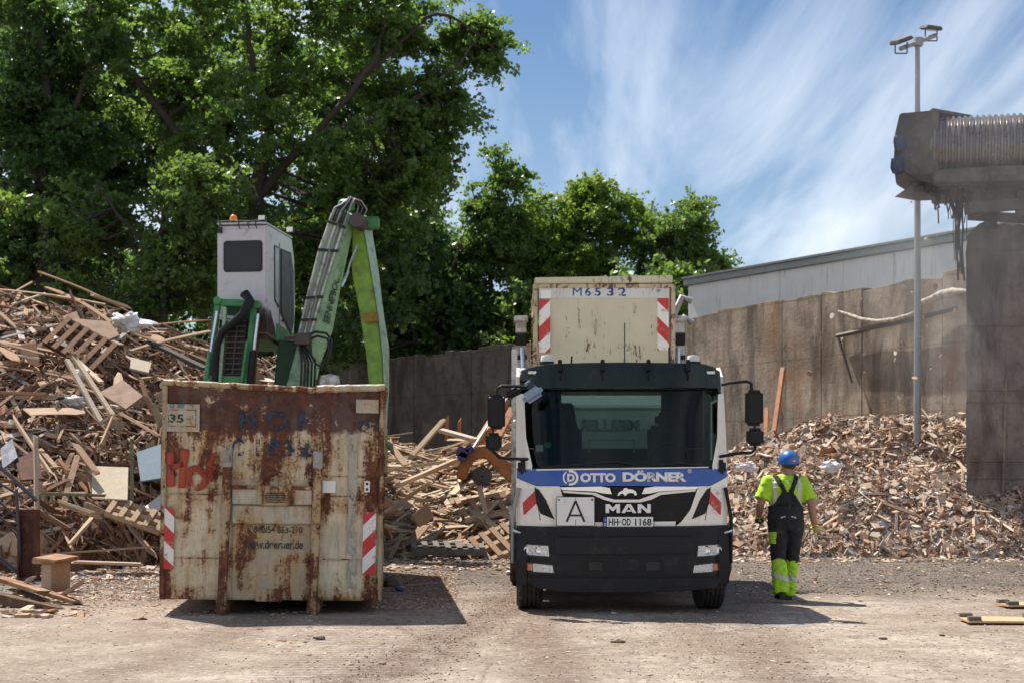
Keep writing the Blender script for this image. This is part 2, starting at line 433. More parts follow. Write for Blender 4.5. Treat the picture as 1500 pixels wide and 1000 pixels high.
# ---------------------------------------------------------------- camera, light, sky
cam = bpy.data.cameras.new('camera'); cam.lens = 50; cam.sensor_width = 36; cam.shift_y = (HZ-500)/1500
cam.clip_end = 6000; cam.clip_start = .1
cam.dof.use_dof = True; cam.dof.focus_distance = 16.2; cam.dof.aperture_fstop = 3.2
co = bpy.data.objects.new('camera', cam); COL.objects.link(co); co.location = (0, 0, EYE); co.rotation_euler = (R(90), 0, 0)
sc.camera = co
SUN = Vector((-.37, .43, 1.0)).normalized()    # towards the sun
sl = bpy.data.lights.new('sun', 'SUN'); sl.energy = 4.3; sl.angle = R(.5); sl.color = (1, .94, .84)
so = bpy.data.objects.new('sun', sl); COL.objects.link(so); so.rotation_euler = SUN.to_track_quat('Z', 'Y').to_euler()
w = bpy.data.worlds.new('World'); sc.world = w; w.use_nodes = True
class WN(NT):
    def __init__(s, t): s.t = t; t.nodes.clear()
W = WN(w.node_tree)
sky = W.n('ShaderNodeTexSky', sky_type='NISHITA'); sky.sun_disc = False
sky.sun_elevation = math.asin(SUN.z); sky.sun_rotation = math.atan2(SUN.x, SUN.y); sky.altitude = 30
sky.air_density = 1.0; sky.dust_density = .6; sky.ozone_density = 2.0
g = W.n('ShaderNodeTexCoord').outputs['Generated']
x, y, z = W.sep(g)
# project the view direction on a high cloud sheet, streaks running away from the viewer
zz = W.math('ADD', W.math('MAXIMUM', z, 0), .05)
u = W.math('DIVIDE', x, zz); v = W.math('DIVIDE', y, zz)
u2 = W.math('SUBTRACT', u, W.math('MULTIPLY', v, .055))
cv = W.n('ShaderNodeCombineXYZ'); W.put(cv.inputs[0], u2); W.put(cv.inputs[1], W.math('MULTIPLY', v, .11))
wisp = W.noise(cv.outputs[0], 1.45, 9, .58, .55)
cvf = W.n('ShaderNodeCombineXYZ'); W.put(cvf.inputs[0], W.math('MULTIPLY', u2, 3.2)); W.put(cvf.inputs[1], W.math('MULTIPLY', v, .12)); W.put(cvf.inputs[2], 9.1)
fine = W.noise(cvf.outputs[0], 1.6, 8, .6, .5)
cv2 = W.n('ShaderNodeCombineXYZ'); W.put(cv2.inputs[0], W.math('MULTIPLY', u2, 1)); W.put(cv2.inputs[1], W.math('MULTIPLY', v, .30)); W.put(cv2.inputs[2], 3.7)
big = W.noise(cv2.outputs[0], .42, 3, .5, .5)
f = W.math('ADD', W.math('ADD', W.math('MULTIPLY', wisp, .62), W.math('MULTIPLY', big, .5)), W.math('MULTIPLY', W.math('SUBTRACT', fine, .5), .10))
cl = W.ramp(f, [(.475, 0), (.55, .5), (.65, 1)])
haz = W.ramp(z, [(0, .30), (.10, .16), (.3, 0)])
amt = W.math('ADD', W.math('MULTIPLY', cl, .78), haz, True)
hs = W.n('ShaderNodeHueSaturation'); W.put(hs.inputs['Color'], sky.outputs[0]); hs.inputs['Saturation'].default_value = 1.18; hs.inputs['Value'].default_value = .50
colr = W.mix(amt, hs.outputs[0], (5.3, 5.65, 6.15))
bg = W.n('ShaderNodeBackground'); W.put(bg.inputs[0], colr); bg.inputs[1].default_value = .115
wo = W.n('ShaderNodeOutputWorld'); W.t.links.new(bg.outputs[0], wo.inputs[0])
sc.view_settings.view_transform = 'Standard'; sc.view_settings.look = 'None'; sc.view_settings.gamma = 1
sc.view_settings.exposure = .85
sc.cycles.max_bounces = 7; sc.cycles.transparent_max_bounces = 12; sc.cycles.use_denoising = True
sc.cycles.diffuse_bounces = 3; sc.cycles.glossy_bounces = 3; sc.cycles.caustics_reflective = False; sc.cycles.caustics_refractive = False
try: sc.cycles.sample_clamp_indirect = 6
except Exception: pass

# ---------------------------------------------------------------- ground
def ground_h(X, Y):
    return .018*mnoise.noise(Vector((X*.35, Y*.35, 0)))+.010*mnoise.noise(Vector((X*1.6, Y*1.6, 4)))
def ground_material():
    N = NT('dusty_yard'); v = N.pos(); x, y, z = N.sep(v)
    big = N.noise(v, .22, 8, .65, .4); mid = N.noise(v, 1.3, 9, .7, .3); fi = N.noise(v, 26, 6, .75); gr = N.noise(v, 90, 3, .7)
    md2 = N.noise(N.pos((1, .8, 1)), 4.2, 9, .78, .5)
    c = N.mix(N.ramp(mid, [(.38, 0), (.62, 1)]), (.51, .44, .365), (.32, .255, .205))
    c = N.mix(N.ramp(md2, [(.46, 0), (.62, .7)]), c, (.22, .165, .13))
    c = N.mix(N.ramp(md2, [(.30, .5), (.42, 0)]), c, (.52, .46, .38))
    c = N.mix(N.ramp(big, [(.44, 0), (.60, .8)]), c, (.25, .185, .14))
    # dark damp band where wood waste is moved, in front of the heaps
    yb = N.math('ADD', y, N.math('MULTIPLY', N.math('SUBTRACT', N.noise(v, .45, 7, .7), .5), 5.5))
    damp = N.ramp(N.math('MULTIPLY', yb, 1/60), [(.275, 0), (.325, .95), (.46, 1), (.6, 1)])
    dampc = N.ramp(N.noise(N.pos((.5, 1.6, 1)), 1.6, 8, .7), [(.35, (.036, .027, .022)), (.55, (.078, .058, .047)), (.72, (.17, .13, .10))])
    c = N.mix(N.math('MULTIPLY', damp, N.ramp(N.noise(v, .8, 6, .7), [(.3, 1), (.7, .75)])), c, dampc)
    # tyre lanes: reddish brown dirt pressed along the driving direction
    def lane(ax, bx, wd, seed):
        cx = N.math('SUBTRACT', N.math('SUBTRACT', x, ax), N.math('MULTIPLY', y, bx))
        cx = N.math('ADD', cx, N.math('MULTIPLY', N.math('SUBTRACT', N.noise(v, .35, 4), .5), .8))
        return N.ramp(N.math('ABSOLUTE', cx), [(wd*.5, 1), (wd*1.3, 0)]), cx
    l1, c1 = lane(-2.9, .17, .34, 1); l2, c2 = lane(.55, -.02, .30, 2); l3, c3 = lane(1.1, .09, .35, 3); l4, c4 = lane(-.75, -.06, .5, 4)
    br = N.ramp(N.noise(v, 2.4, 8, .72), [(.36, .3), (.60, 1)])
    l5, c5 = lane(-4.6, .13, .35, 5); l6, c6 = lane(3.2, -.09, .4, 6)
    tr = N.math('MAXIMUM', N.math('MAXIMUM', l1, N.math('MULTIPLY', l2, .8)), N.math('MAXIMUM', N.math('MULTIPLY', l3, .7), N.math('MULTIPLY', N.math('MAXIMUM', l5, l6), .5)))
    c = N.mix(N.math('MULTIPLY', tr, br), c, (.17, .11, .082))
    # tread bars
    wv = N.n('ShaderNodeTexWave', wave_type='BANDS', bands_direction='Y'); N.put(wv.inputs['Vector'], N.pos((.25, 1, 1), (0, 0, .12)))
    wv.inputs['Scale'].default_value = 2.2; wv.inputs['Distortion'].default_value = 1.3; wv.inputs['Detail'].default_value = 3; wv.inputs['Detail Scale'].default_value = 2
    bars = N.math('MULTIPLY', wv.outputs['Fac'], N.math('MAXIMUM', l4, N.math('MULTIPLY', tr, .6)))
    c = N.mix(N.math('MULTIPLY', bars, .62), c, (.17, .125, .095))
    # specks of bark and grit
    sp = N.ramp(N.voro(v, 9), [(.07, 1), (.10, 0)])
    spm = N.ramp(N.noise(v, .9, 5, .7), [(.48, 0), (.6, 1)])
    c = N.mix(N.math('MULTIPLY', N.math('MULTIPLY', sp, spm), .8), c, (.10, .06, .04))
    c = N.mix(N.ramp(fi, [(.50, 0), (.70, .6)]), c, (.18, .14, .11))
    c = N.mix(N.ramp(gr, [(.55, 0), (.75, .35)]), c, (.62, .56, .49))
    cr = N.noise(v, 15, 8, .82, .3); dens = N.ramp(N.noise(N.pos((1, .7, 1)), 1.1, 6, .7), [(.40, .15), (.60, 1)])
    c = N.mix(N.math('MULTIPLY', N.ramp(cr, [(.535, 0), (.575, .85)]), dens), c, (.13, .088, .065))
    c = N.mix(N.math('MULTIPLY', N.ramp(cr, [(.40, .6), (.44, 0)]), .8), c, (.66, .60, .52))
    # thin cracks
    vc = N.n('ShaderNodeTexVoronoi', feature='DISTANCE_TO_EDGE'); N.put(vc.inputs['Vector'], N.mix(.09, N.pos(), N.n('ShaderNodeTexNoise').outputs['Color'])); vc.inputs['Scale'].default_value = .28
    c = N.mix(N.ramp(vc.outputs['Distance'], [(.002, .35), (.006, 0)]), c, (.10, .075, .06))
    h = N.math('ADD', N.math('MULTIPLY', N.math('ADD', mid, N.math('MULTIPLY', cr, .5)), .9), N.math('ADD', N.math('MULTIPLY', fi, .28), N.math('MULTIPLY', bars, -.30)))
    rough = N.ramp(N.math('MULTIPLY', damp, N.noise(v, 1.1, 4)), [(.3, .95), (.6, .55)])
    return N.done(N.bsdf(c, rough, 0, N.bump(h, .8, .06), spec=.25))
m_ground = ground_material()
bm = bmesh.new()
xs = [-3000, -400, -80, -40, -20]+[-14+.35*i for i in range(81)]+[20, 40, 80, 400, 3000]
ys = [-3000, -200, -30, 0, 6]+[9+.35*i for i in range(72)]+[36, 45, 60, 120, 500, 3000]
vv = [[bm.verts.new((a, b, ground_h(a, b) if abs(a) < 15 and 8 < b < 36 else 0)) for b in ys] for a in xs]
for i in range(len(xs)-1):
    for j in range(len(ys)-1): bm.faces.new((vv[i][j], vv[i+1][j], vv[i+1][j+1], vv[i][j+1]))
me = bpy.data.meshes.new('ground'); bm.to_mesh(me); bm.free()
tag(link('ground', me, None, m_ground, 180), 'pale dusty yard ground with tyre tracks and damp brown dirt', None, None, 'structure')

# ---------------------------------------------------------------- scattered pieces (vectorised)
def rotmats(yaw, pitch, roll):
    cy, sy, cp, sp, cr, sr = np.cos(yaw), np.sin(yaw), np.cos(pitch), np.sin(pitch), np.cos(roll), np.sin(roll)
    Rm = np.empty((len(yaw), 3, 3))
    Rm[:,0,0] = cy*cp; Rm[:,0,1] = cy*sp*sr-sy*cr; Rm[:,0,2] = cy*sp*cr+sy*sr
    Rm[:,1,0] = sy*cp; Rm[:,1,1] = sy*sp*sr+cy*cr; Rm[:,1,2] = sy*sp*cr-cy*sr
    Rm[:,2,0] = -sp; Rm[:,2,1] = cp*sr; Rm[:,2,2] = cp*cr
    return Rm
BV = np.array([(-1,-1,-1),(1,-1,-1),(1,1,-1),(-1,1,-1),(-1,-1,1),(1,-1,1),(1,1,1),(-1,1,1)])*.5
BF = np.array([(0,3,2,1),(4,5,6,7),(0,1,5,4),(1,2,6,5),(2,3,7,6),(3,0,4,7)])
def boxes(C, D, Rm, jit=.15):
    n = len(C); J = 1+rng.uniform(-jit, jit, (n, 8, 3)); L = BV[None]*J*D[:, None, :]
    V = np.einsum('nij,nkj->nki', Rm, L)+C[:, None, :]
    Fc = (BF[None]+8*np.arange(n)[:, None, None]).reshape(-1, 4)
    return V.reshape(-1, 3), Fc
def smooth(t): t = np.clip(t, 0, 1); return t*t*(3-2*t)

# loose chips and bark lying on the yard
def litter(name, label, spots, m, zb=.0, flat=(.08, .25), lane=None):
    C = []; D = []
    for (x0, x1, y0, y1, n, s0, s1) in spots:
        # spots given by pixels of the photo; equal density on the ground
        a, b = G(750, y1).y, G(750, y0).y
        Y = rng.uniform(a, b, n); px = rng.uniform(x0, x1, n); X = (px-750)*Y/F
        t = rng.uniform(0, 1, n)**2.2; s = s0+(s1-s0)*t
        if lane: k = rng.uniform(0, 1, n) < .8; X[k] = lane[0]+lane[1]*Y[k]+rng.normal(0, lane[2], k.sum())
        C.append(np.stack([X, Y, np.full(n, zb)], 1)); D.append(np.stack([s, s*rng.uniform(.25, .8, n), s*rng.uniform(*flat, n)], 1))
    C = np.concatenate(C); D = np.concatenate(D); n = len(C)
    C[:, 2] += D[:, 2]*.5+np.array([ground_h(a, b) for a, b in C[:, :2]])
    V, Fc = boxes(C, D, rotmats(rng.uniform(0, 6.28, n), rng.normal(0, .15, n), rng.normal(0, .15, n)), .3)
    return tag(from_np(name, V, Fc, m, None, np.repeat(rng.uniform(0, 1, n), 6)), label, None, None, 'stuff')
litter('wood_chip_litter', 'fine wood chips and gravel strewn over the yard',
       [(60, 260, 835, 880, 7000, .012, .045), (-20, 130, 872, 905, 150, .03, .2), (-20, 240, 815, 850, 1500, .02, .14), (545, 670, 838, 892, 6000, .012, .04), (560, 760, 815, 836, 900, .02, .12), (640, 760, 840, 900, 900, .01, .03),
        (1075, 1520, 806, 824, 1800, .02, .12), (1075, 1520, 824, 880, 700, .015, .07), (0, 1500, 885, 1000, 2600, .006, .026), (0, 1500, 885, 1000, 120, .02, .06), (980, 1500, 860, 1000, 1500, .008, .03),
        (380, 480, 880, 960, 160, .01, .05), (230, 330, 880, 905, 300, .01, .04), (100, 230, 880, 900, 500, .008, .03)], m_chipstuff)

m_crumb = plain('dirt_crumbs', (.13,.085,.06), .95, var=.5)
litter('dirt_crumbs', 'dark crumbs of dirt and bark pressed along the tyre lane', [(0, 1500, 850, 1000, 3600, .004, .018)], m_crumb, 0, (.2, .5), (-2.9, .17, .35))
litter('dirt_crumbs', 'dark crumbs of dirt scattered in front of the truck', [(0, 1500, 850, 1000, 3200, .004, .015)], m_crumb, 0, (.2, .5), (1.2, .03, .8))
litter('dirt_crumbs', 'dark crumbs of bark and earth before the chip heap', [(1075, 1520, 815, 870, 3200, .006, .03), (560, 760, 815, 860, 1000, .006, .03), (0, 240, 830, 890, 1200, .006, .03)], m_crumb, 0, (.2, .5))
# ---------------------------------------------------------------- walls and buildings
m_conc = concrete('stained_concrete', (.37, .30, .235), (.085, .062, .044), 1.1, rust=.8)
m_conc2 = concrete('shaded_concrete', (.15, .13, .112), (.055, .045, .038), .6)  # tree shade put into the darker base colour of this wall
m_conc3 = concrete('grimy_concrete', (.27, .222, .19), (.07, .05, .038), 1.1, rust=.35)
def on_line(px, A, B):
    k = (px-750)/F; d = (B[0]-A[0], B[1]-A[1]); t = (k*A[1]-A[0])/(d[0]-k*d[1])
    return t
def panel_wall(name, label, A, B, cuts, H, mat, group=None, thick=.38, jag=.12, tops=None, seed=1):
    rr = random.Random(seed); A, B = Vector((*A, 0)), Vector((*B, 0)); d = (B-A); nrm = Vector((d.y, -d.x, 0)).normalized()
    if nrm.y > 0: nrm = -nrm      # towards the camera
    root = empty(name, A, label, 'wall', 0, group)
    for i in range(len(cuts)-1):
        t0, t1 = cuts[i], cuts[i+1]; off = rr.uniform(-.015, .015); g = .004
        L = d.length; n = max(4, int((t1-t0)*L/.22)); h = H+(tops[i] if tops else rr.uniform(-.14, .14))
        front = []
        pts = [(t0*L+g, -.3)]
        ph = rr.uniform(0, 50)
        tp = [((t0*L+g)+((t1-t0)*L-2*g)*k/n, h+jag*(.8*mnoise.noise(Vector((t0*L*.6+k*.14, ph*0, 0)))+.55*mnoise.noise(Vector((ph+k*1.9, 5, 0))))) for k in range(n+1)]
        prof = [(t0*L+g, -.3), (t1*L-g, -.3)]+tp[::-1]
        u = d.normalized()
        mb = MB(A); mb.prism([A+u*a+nrm*off+Vector((0, 0, z)) for a, z in prof], -nrm*thick)
        mb.build('wall_panel', mat, root, bevel=.006, smooth=30, seg=1)
    return root
A, B = (0, 48.8), (12.3, 24.74)
cuts = [0]+[on_line(p, A, B) for p in (880, 965, 1052, 1146, 1203, 1262, 1380)]+[1.0]
rw = panel_wall('concrete_wall', 'long stained concrete panel wall behind the chip heap, in front of the white building', A, B, cuts, 5.8, m_conc,
                tops=[0,.03,-.03,.03,0,.04,-.06,.08,.0], seed=4)
A2, B2 = (0, 49.2), (-9, 59)
cuts = [0]+[on_line(p, A2, B2) for p in (742, 700, 690, 652, 612, 606, 575)]+[1.0]
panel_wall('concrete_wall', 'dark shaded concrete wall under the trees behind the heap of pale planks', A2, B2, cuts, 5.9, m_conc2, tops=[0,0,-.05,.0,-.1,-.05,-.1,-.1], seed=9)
# near wall at the right edge of the frame
root = empty('concrete_wall', (8.6, 27, 0), 'tall grimy dark concrete wall below the screening drum at the right edge', 'wall')
for (x0, x1, z0, z1, dy, top) in ((8.62, 10.35, -.3, 6.25, 0, .16), (10.37, 12.6, -.3, 6.35, .03, .1)):
    n = 14
    left = [(x0+.05*mnoise.noise(Vector((0, k*.9, 3)))-(0 if k else 0), z0+(z1-z0)*k/24) for k in range(24)]
    tp = [(x0+(x1-x0)*k/n, z1-(.22 if k == 0 else .05 if k == 1 else 0)+top*mnoise.noise(Vector((k*.7, x0, 0)))) for k in range(n+1)]
    pr = [(x1, z0)]+tp[::-1]+left[::-1]
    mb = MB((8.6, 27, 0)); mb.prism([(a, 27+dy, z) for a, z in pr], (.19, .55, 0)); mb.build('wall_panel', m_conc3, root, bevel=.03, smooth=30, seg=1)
for px, w_ in ((1473, .035),):
    a = P(px, 555, 27); b = P(px-6, 770, 27); mb = MB((8.6, 27, 0)); mb.beam(a+Vector((0,-.01,0)), b+Vector((0,-.02,0)), w_, .05); mb.build('joint_strip', m_conc, root)
# ledges of shuttering seams
for z in (1.75, 3.1):
    mb = MB((8.6, 27, 0)); mb.b2(8.66, 12.5, 26.965, 27.0, z, z+.035); mb.build('shutter_seam', m_conc3, root)

# white hall
m_hall = plain('hall_cladding', (.78,.77,.74), .55, var=.07, scale=2, dirt=(.42,.37,.31), dirtamt=.22, streak=True)
m_gutter = plain('hall_gutter', (.30,.34,.33), .5, var=.15)
a, b = Vector((5.57, 45, 0)), Vector((13.5, 33.0, 0)); u = (b-a).normalized(); nn = Vector((u.y, -u.x, 0))
if nn.y > 0: nn = -nn
root = empty('hall', a, 'flat roofed white clad hall rising behind the stained concrete wall', 'building')
L = (b-a).length; k = 0; s0 = 0
for s1 in (4.1, 8.4, 12.6, L):
    mb = MB(a); mb.prism([a+u*(s0+.012), a+u*(s1-.012), a+u*(s1-.012)+Vector((0,0,7.39)), a+u*(s0+.012)+Vector((0,0,7.39))], -nn*.25); mb.build('wall', m_hall, root); s0 = s1
mb = MB(a); mb.prism([a+nn*.02, b+nn*.02, b+nn*.02+Vector((0,0,7.3)), a+nn*.02+Vector((0,0,7.3))], Vector((0,0,0))-nn*.02-nn*0+Vector((0,0,0)))
mb = MB(a); q = a-u*.12
mb.prism([q+nn*.10+Vector((0,0,7.40)), b+nn*.10+Vector((0,0,7.40)), b+nn*.10+Vector((0,0,7.6)), q+nn*.10+Vector((0,0,7.6))], -nn*.55)
mb.build('parapet', m_gutter, root, bevel=.01)
mb = MB(a); mb.prism([q+nn*.17+Vector((0,0,7.60)), b+nn*.17+Vector((0,0,7.60)), b+nn*.17+Vector((0,0,7.66)), q+nn*.17+Vector((0,0,7.66))], -nn*.7)
mb.build('gutter', m_galv, root)
e = Vector((u.y*-1, u.x, 0)); back = -nn
mb = MB(a); mb.prism([a-nn*.25, a-nn*14, a-nn*14+Vector((0,0,7.27)), a-nn*.25+Vector((0,0,7.27))], u*.25); mb.build('side_wall', m_hall, root)
mb = MB(a); mb.prism([a-nn*.45, b-nn*.45, b-nn*14, a-nn*14], Vector((0,0,.12))); o = mb.build('roof', m_gutter, root); o.location = (0,0,7.30)
# flood light on the hall wall
Ym = 38.7
c = P(1300, 377, Ym); lr = empty('floodlight', c, 'small grey floodlight mounted on the white hall wall', 'floodlight')
mb = MB(c); mb.box(c, (.62, .34, .13), (R(28), R(14), 0)); mb.build('housing', m_galv, lr, bevel=.03)
mb = MB(c); mb.box(c+Vector((-.02,-.06,-.075)), (.5, .25, .02), (R(28), R(14), 0)); mb.build('lens', m_lamp, lr)
mb = MB(c); mb.tube([c+Vector((.2,.05,0)), c+Vector((.45,.35,.02)), c+Vector((.5,1.3,.0))], .035); mb.build('bracket', m_steel, lr)

# light mast
Yp = 29.0; top = P(1344, 60, Yp); base = Vector((top.x, Yp, 0))
lr = empty('light_mast', base, 'tall slender grey light mast rising from the chip heap, with two floodlights on its crossarm', 'light mast')
mb = MB(base); mb.tube([base, base+Vector((0,0,5.5)), top], [.085,.07,.05], 12); mb.build('pole', m_galv, lr, smooth=60)
a_ = P(1319, 72, Yp-.3); b_ = P(1371, 52, Yp+.2)
mb = MB(base); mb.tube([a_, b_], .045, 8); mb.box((a_+b_)/2, (.16,.16,.16)); mb.build('crossarm', m_galv, lr)
for cpx, cpy, yy, tilt, ww in ((1320, 59, Yp-.3, -22, .36), (1364, 41, Yp+.2, 5, .36)):
    c = P(cpx, cpy, yy)
    mb = MB(base); mb.box(c, (ww, .42, .07), (R(14), R(tilt), R(8)), taper=.85); f_ = mb.build('floodlight_head', m_steel, lr, bevel=.012)
    mb = MB(base); mb.box(c-Vector((0,0,.043)), (ww*.85, .34, .012), (R(14), R(tilt), R(8))); mb.build('lens', m_darkglass, f_)
    mb = MB(base)
    for sx in (-.12, .12): mb.tube([c+Vector((sx,0,-.04)), c+Vector((sx,0,-.27))], .014, 6)
    mb.tube([c+Vector((-.12,0,-.27)), c+Vector((.12,0,-.27))], .014, 6); mb.build('bracket', m_steel, f_)

# screening drum
m_drum = plain('ribbed_drum', (.19,.17,.165), .30, .6, var=.3, dirt=(.15,.10,.07), dirtamt=.35, scale=4)
m_housing = plain('dark_housing', (.065,.06,.057), .7, .2, var=.45, dirt=(.16,.13,.10), dirtamt=.5, scale=4)
m_motor = plain('blue_motor_cover', (.014,.03,.09), .6, var=.3, dirt=(.06,.05,.05), dirtamt=.35)
Yd = 26.5; base = P(1420, 687, Yd); base.z = 5.0
dr = empty('screening_drum', base, 'large ribbed steel screening drum with dusty dark housing, jutting in at the upper right', 'drum screen')
c0 = P(1362, 223, Yd-.25); ax = Vector((1, -.30, -.02)).normalized(); rad = .62
prof = [(0, rad*.35), (.0, rad*.92)]
s = .05
while s < 4.2:
    prof += [(s, rad*.94), (s+.02, rad*1.0), (s+.055, rad*1.0), (s+.075, rad*.94)]; s += .105
prof += [(4.3, rad*.9), (4.3, .2)]
mb = MB(base); mb.lathe(c0, ax, prof, 64); mb.build('drum', m_drum, dr, smooth=40)
def quad_slab(mb, pts, th): mb.prism(pts, th)
mb = MB(base)
h0 = [P(1318,166,Yd-.75), P(1392,161,Yd-.75), P(1388,262,Yd-.75), P(1345,266,Yd-.75), P(1309,243,Yd-.75), P(1311,196,Yd-.75)]
mb.prism([P(1318,166,Yd-.80), P(1376,161,Yd-.80), P(1376,264,Yd-.80), P(1345,265,Yd-.80), P(1309,243,Yd-.80), P(1311,196,Yd-.80)], (.5, 1.7, 0))
mb.build('housing', m_housing, dr, bevel=.02)
mb = MB(base)
mb.prism([P(1366,158.5,Yd-.80), P(1424,169,Yd+.1), P(1424,173,Yd+.1), P(1366,163,Yd-.80)], (0, .9, .0)); mb.build('hood', m_housing, dr)
mb = MB(base); mb.prism([P(1366,250,Yd-.95), P(1400,246,Yd-.98), P(1540,240,Yd-1.55), P(1540,264,Yd-1.55), P(1420,266,Yd-.98), P(1366,268,Yd-.95)], (.6, 2.1, 0))
mb.build('chute', m_housing, dr, bevel=.02)
mb = MB(base); mb.prism([P(1345,264,Yd-.83), P(1500,256,Yd-.83), P(1500,266,Yd-.83), P(1380,270,Yd-.83)], (0, 1.6, 0)); mb.build('skirt', m_steel, dr)
for (a0, a1, xo) in ((194, 224, 1310), (226, 258, 1306)):
    mb = MB(base); mb.stations([[P(xo,a0+3,Yd-.9), P(xo+17,a0,Yd-.9), P(xo+19,a1-3,Yd-.9), P(xo+3,a1,Yd-.9), P(xo-2,(a0+a1)/2+4,Yd-.9)], [P(xo,a0+3,Yd-.3), P(xo+17,a0,Yd-.3), P(xo+19,a1-3,Yd-.3), P(xo+3,a1,Yd-.3), P(xo-2,(a0+a1)/2+4,Yd-.3)]])
    mb.build('motor_cover', m_motor, dr, bevel=.04, seg=3)
mb = MB(base)
for px in (1425, 1493): mb.beam(P(px, 258, Yd-.4), P(px+3, 318, Yd-.4), .16, .16)
mb.beam(P(1416, 306, Yd-.6), P(1530, 296, Yd-.3), .2, .2); mb.beam(P(1420, 316, Yd+.5), P(1530, 322, Yd+.6), .16, .16)
mb.beam(P(1440, 285, Yd), P(1500, 312, Yd), .02, .02); mb.box(P(1447, 280, Yd-.3), (.22,.3,.35), (0,.2,.3)); mb.build('support_frame', m_steel, dr)
# a bracket down to the wall top keeps the drum carried
mb = MB(base)
mb.beam(P(1452, 318, Yd+.35), P(1452, 345, Yd+.9), .22, .22); mb.beam(P(1520, 318, Yd+.35), P(1520, 345, Yd+.9), .22, .22); mb.build('foot', m_steel, dr)
# tangled strips hanging below the drum
rs = random.Random(5); mb = MB(base)
for i in range(46):
    px = rs.gauss(1400, 13) if i < 30 else rs.uniform(1352, 1425); L = abs(rs.gauss(0, 38))+12 if i < 30 else rs.uniform(6, 45)
    if i < 5: px = 1404+rs.uniform(-7, 7); L = rs.uniform(100, 150)
    y0 = 264; q = [P(px, y0, Yd-.2)]; n = 6; dx = rs.uniform(-1.4, 1.4)
    for k in range(1, n+1): q.append(P(px+dx*k+rs.uniform(-2.2, 2.2), y0+L*k/n, Yd-.2+rs.uniform(-.05, .05)))
    mb.tube(q, rs.uniform(.008, .022) if i > 4 else .02, 5)
for i in range(60):
    c = P(rs.gauss(1395, 20), 264+abs(rs.gauss(0, 9)), Yd-.2+rs.uniform(-.5, .2)); mb.box(c, (rs.uniform(.06,.26), rs.uniform(.04,.2), rs.uniform(.03,.14)), (rs.uniform(0,3), rs.uniform(0,3), rs.uniform(0,3)))
mb.build('hanging_strips', m_rustred if False else plain('dark_rag', (.05,.035,.03), .9, var=.5), dr)
c = P(1325, 273, Yd-.5); mb = MB(c); mb.box(c, (.16,.1,.1), (.4,.3,.5)); mb.tube([c, P(1321, 262, Yd-.5)], .008, 5)
tag(mb.build('wood_lump', m_wood, None, bevel=.02), 'small brown lump dangling on a wire under the drum housing', 'wood piece')

# pieces thrown off the drum, in the air in front of the wall
rs = random.Random(11); proto = None
for i, (px, py, s) in enumerate([(1219,463,.16),(1261,443,.22),(1310,527,.15),(1340,553,.13),(1358,478,.12),(1323,503,.14),(1325,421,.14),(1370,420,.16),(1337,430,.13),
        (1347,493,.10),(1186,547,.16),(1311,517,.12),(1378,522,.10),(1352,465,.1),(1392,560,.09),(1363,540,.08),(1233,497,.09),(1317,582,.11),(1360,352,.17),(1372,345,.1),(1398,455,.12),(1300,530,.09),(1266,545,.07),(1377,604,.12),(1335,296,.06),(1350,300,.07)]):
    mb = MB(); n = 6; pts = [(math.cos(a)*s*rs.uniform(.3,.6), math.sin(a)*s*rs.uniform(.2,.4), 0) for a in [k*6.283/n for k in range(n)]]
    mb.prism(pts, (0, 0, s*.12)); o = mb.build('flying_chip', m_chip); o.location = P(px, py, 27.5+rs.uniform(0, 1.5)); o.rotation_euler = (rs.uniform(0,3), rs.uniform(0,3), rs.uniform(0,3))
    tag(o, 'small pale scrap flying through the air in front of the concrete wall', 'wood scrap', 'scraps thrown through the air from the screening drum')

# bent cable at the wall, and tubes drawn as shadow below it
def on_wall(px, py, out=.25):
    k = (px-750)/F; t = on_line(px, A, B); q = Vector((A[0]+(B[0]-A[0])*t, A[1]+(B[1]-A[1])*t, 0)); q.y -= out
    q.x = k*q.y; q.z = EYE+(HZ-py)*q.y/F; return q
A, B = (0, 48.8), (12.3, 24.74)
m_pale_metal = plain('pale_cable', (.48,.42,.34), .7, var=.35, dirt=(.12,.08,.05), dirtamt=.6, scale=14)
mb = MB(); mb.tube([on_wall(*p) for p in ((1228,456),(1245,462),(1262,468),(1285,471),(1310,468),(1332,462),(1347,455),(1348,444),(1362,440),(1378,432),(1395,428),(1418,428))], [.03,.05,.05,.05,.05,.05,.055,.08,.09,.10,.10,.06], 8)
tag(mb.build('bent_cable', m_pale_metal, smooth=60), 'pale sagging cable strung before the stained wall, ragged at its right end', 'cable')
mb = MB(); mb.tube([on_wall(*p, .18) for p in ((1226,492),(1250,487),(1275,480),(1310,474),(1345,466),(1400,452))], [.05,.06,.06,.05,.05,.05], 6); mb.tube([on_wall(1228,495), on_wall(1248,560), ], .03, 6)  # dark tubes stand in for the shadows falling on the wall
tag(mb.build('wall_shadow_tubes', m_steel, smooth=60), 'dark tubes drawn as the shadow on the wall under the sagging cable', 'rail')
# rust red beams leaning at the wall behind the truck mirror
mb = MB(); mb.beam(P(1131, 655, 30.2), P(1147, 540, 31.5), .10, .14); tag(mb.build('steel_beam', m_orangesteel, bevel=.01), 'long rust orange beam leaning on the wall right of the truck mirror', 'beam')
mb = MB(); mb.beam(P(1121, 655, 30.2), P(1123, 598, 31), .09, .1); tag(mb.build('steel_beam', m_orangesteel, bevel=.01), 'short rust orange post standing just right of the truck mirror', 'beam')
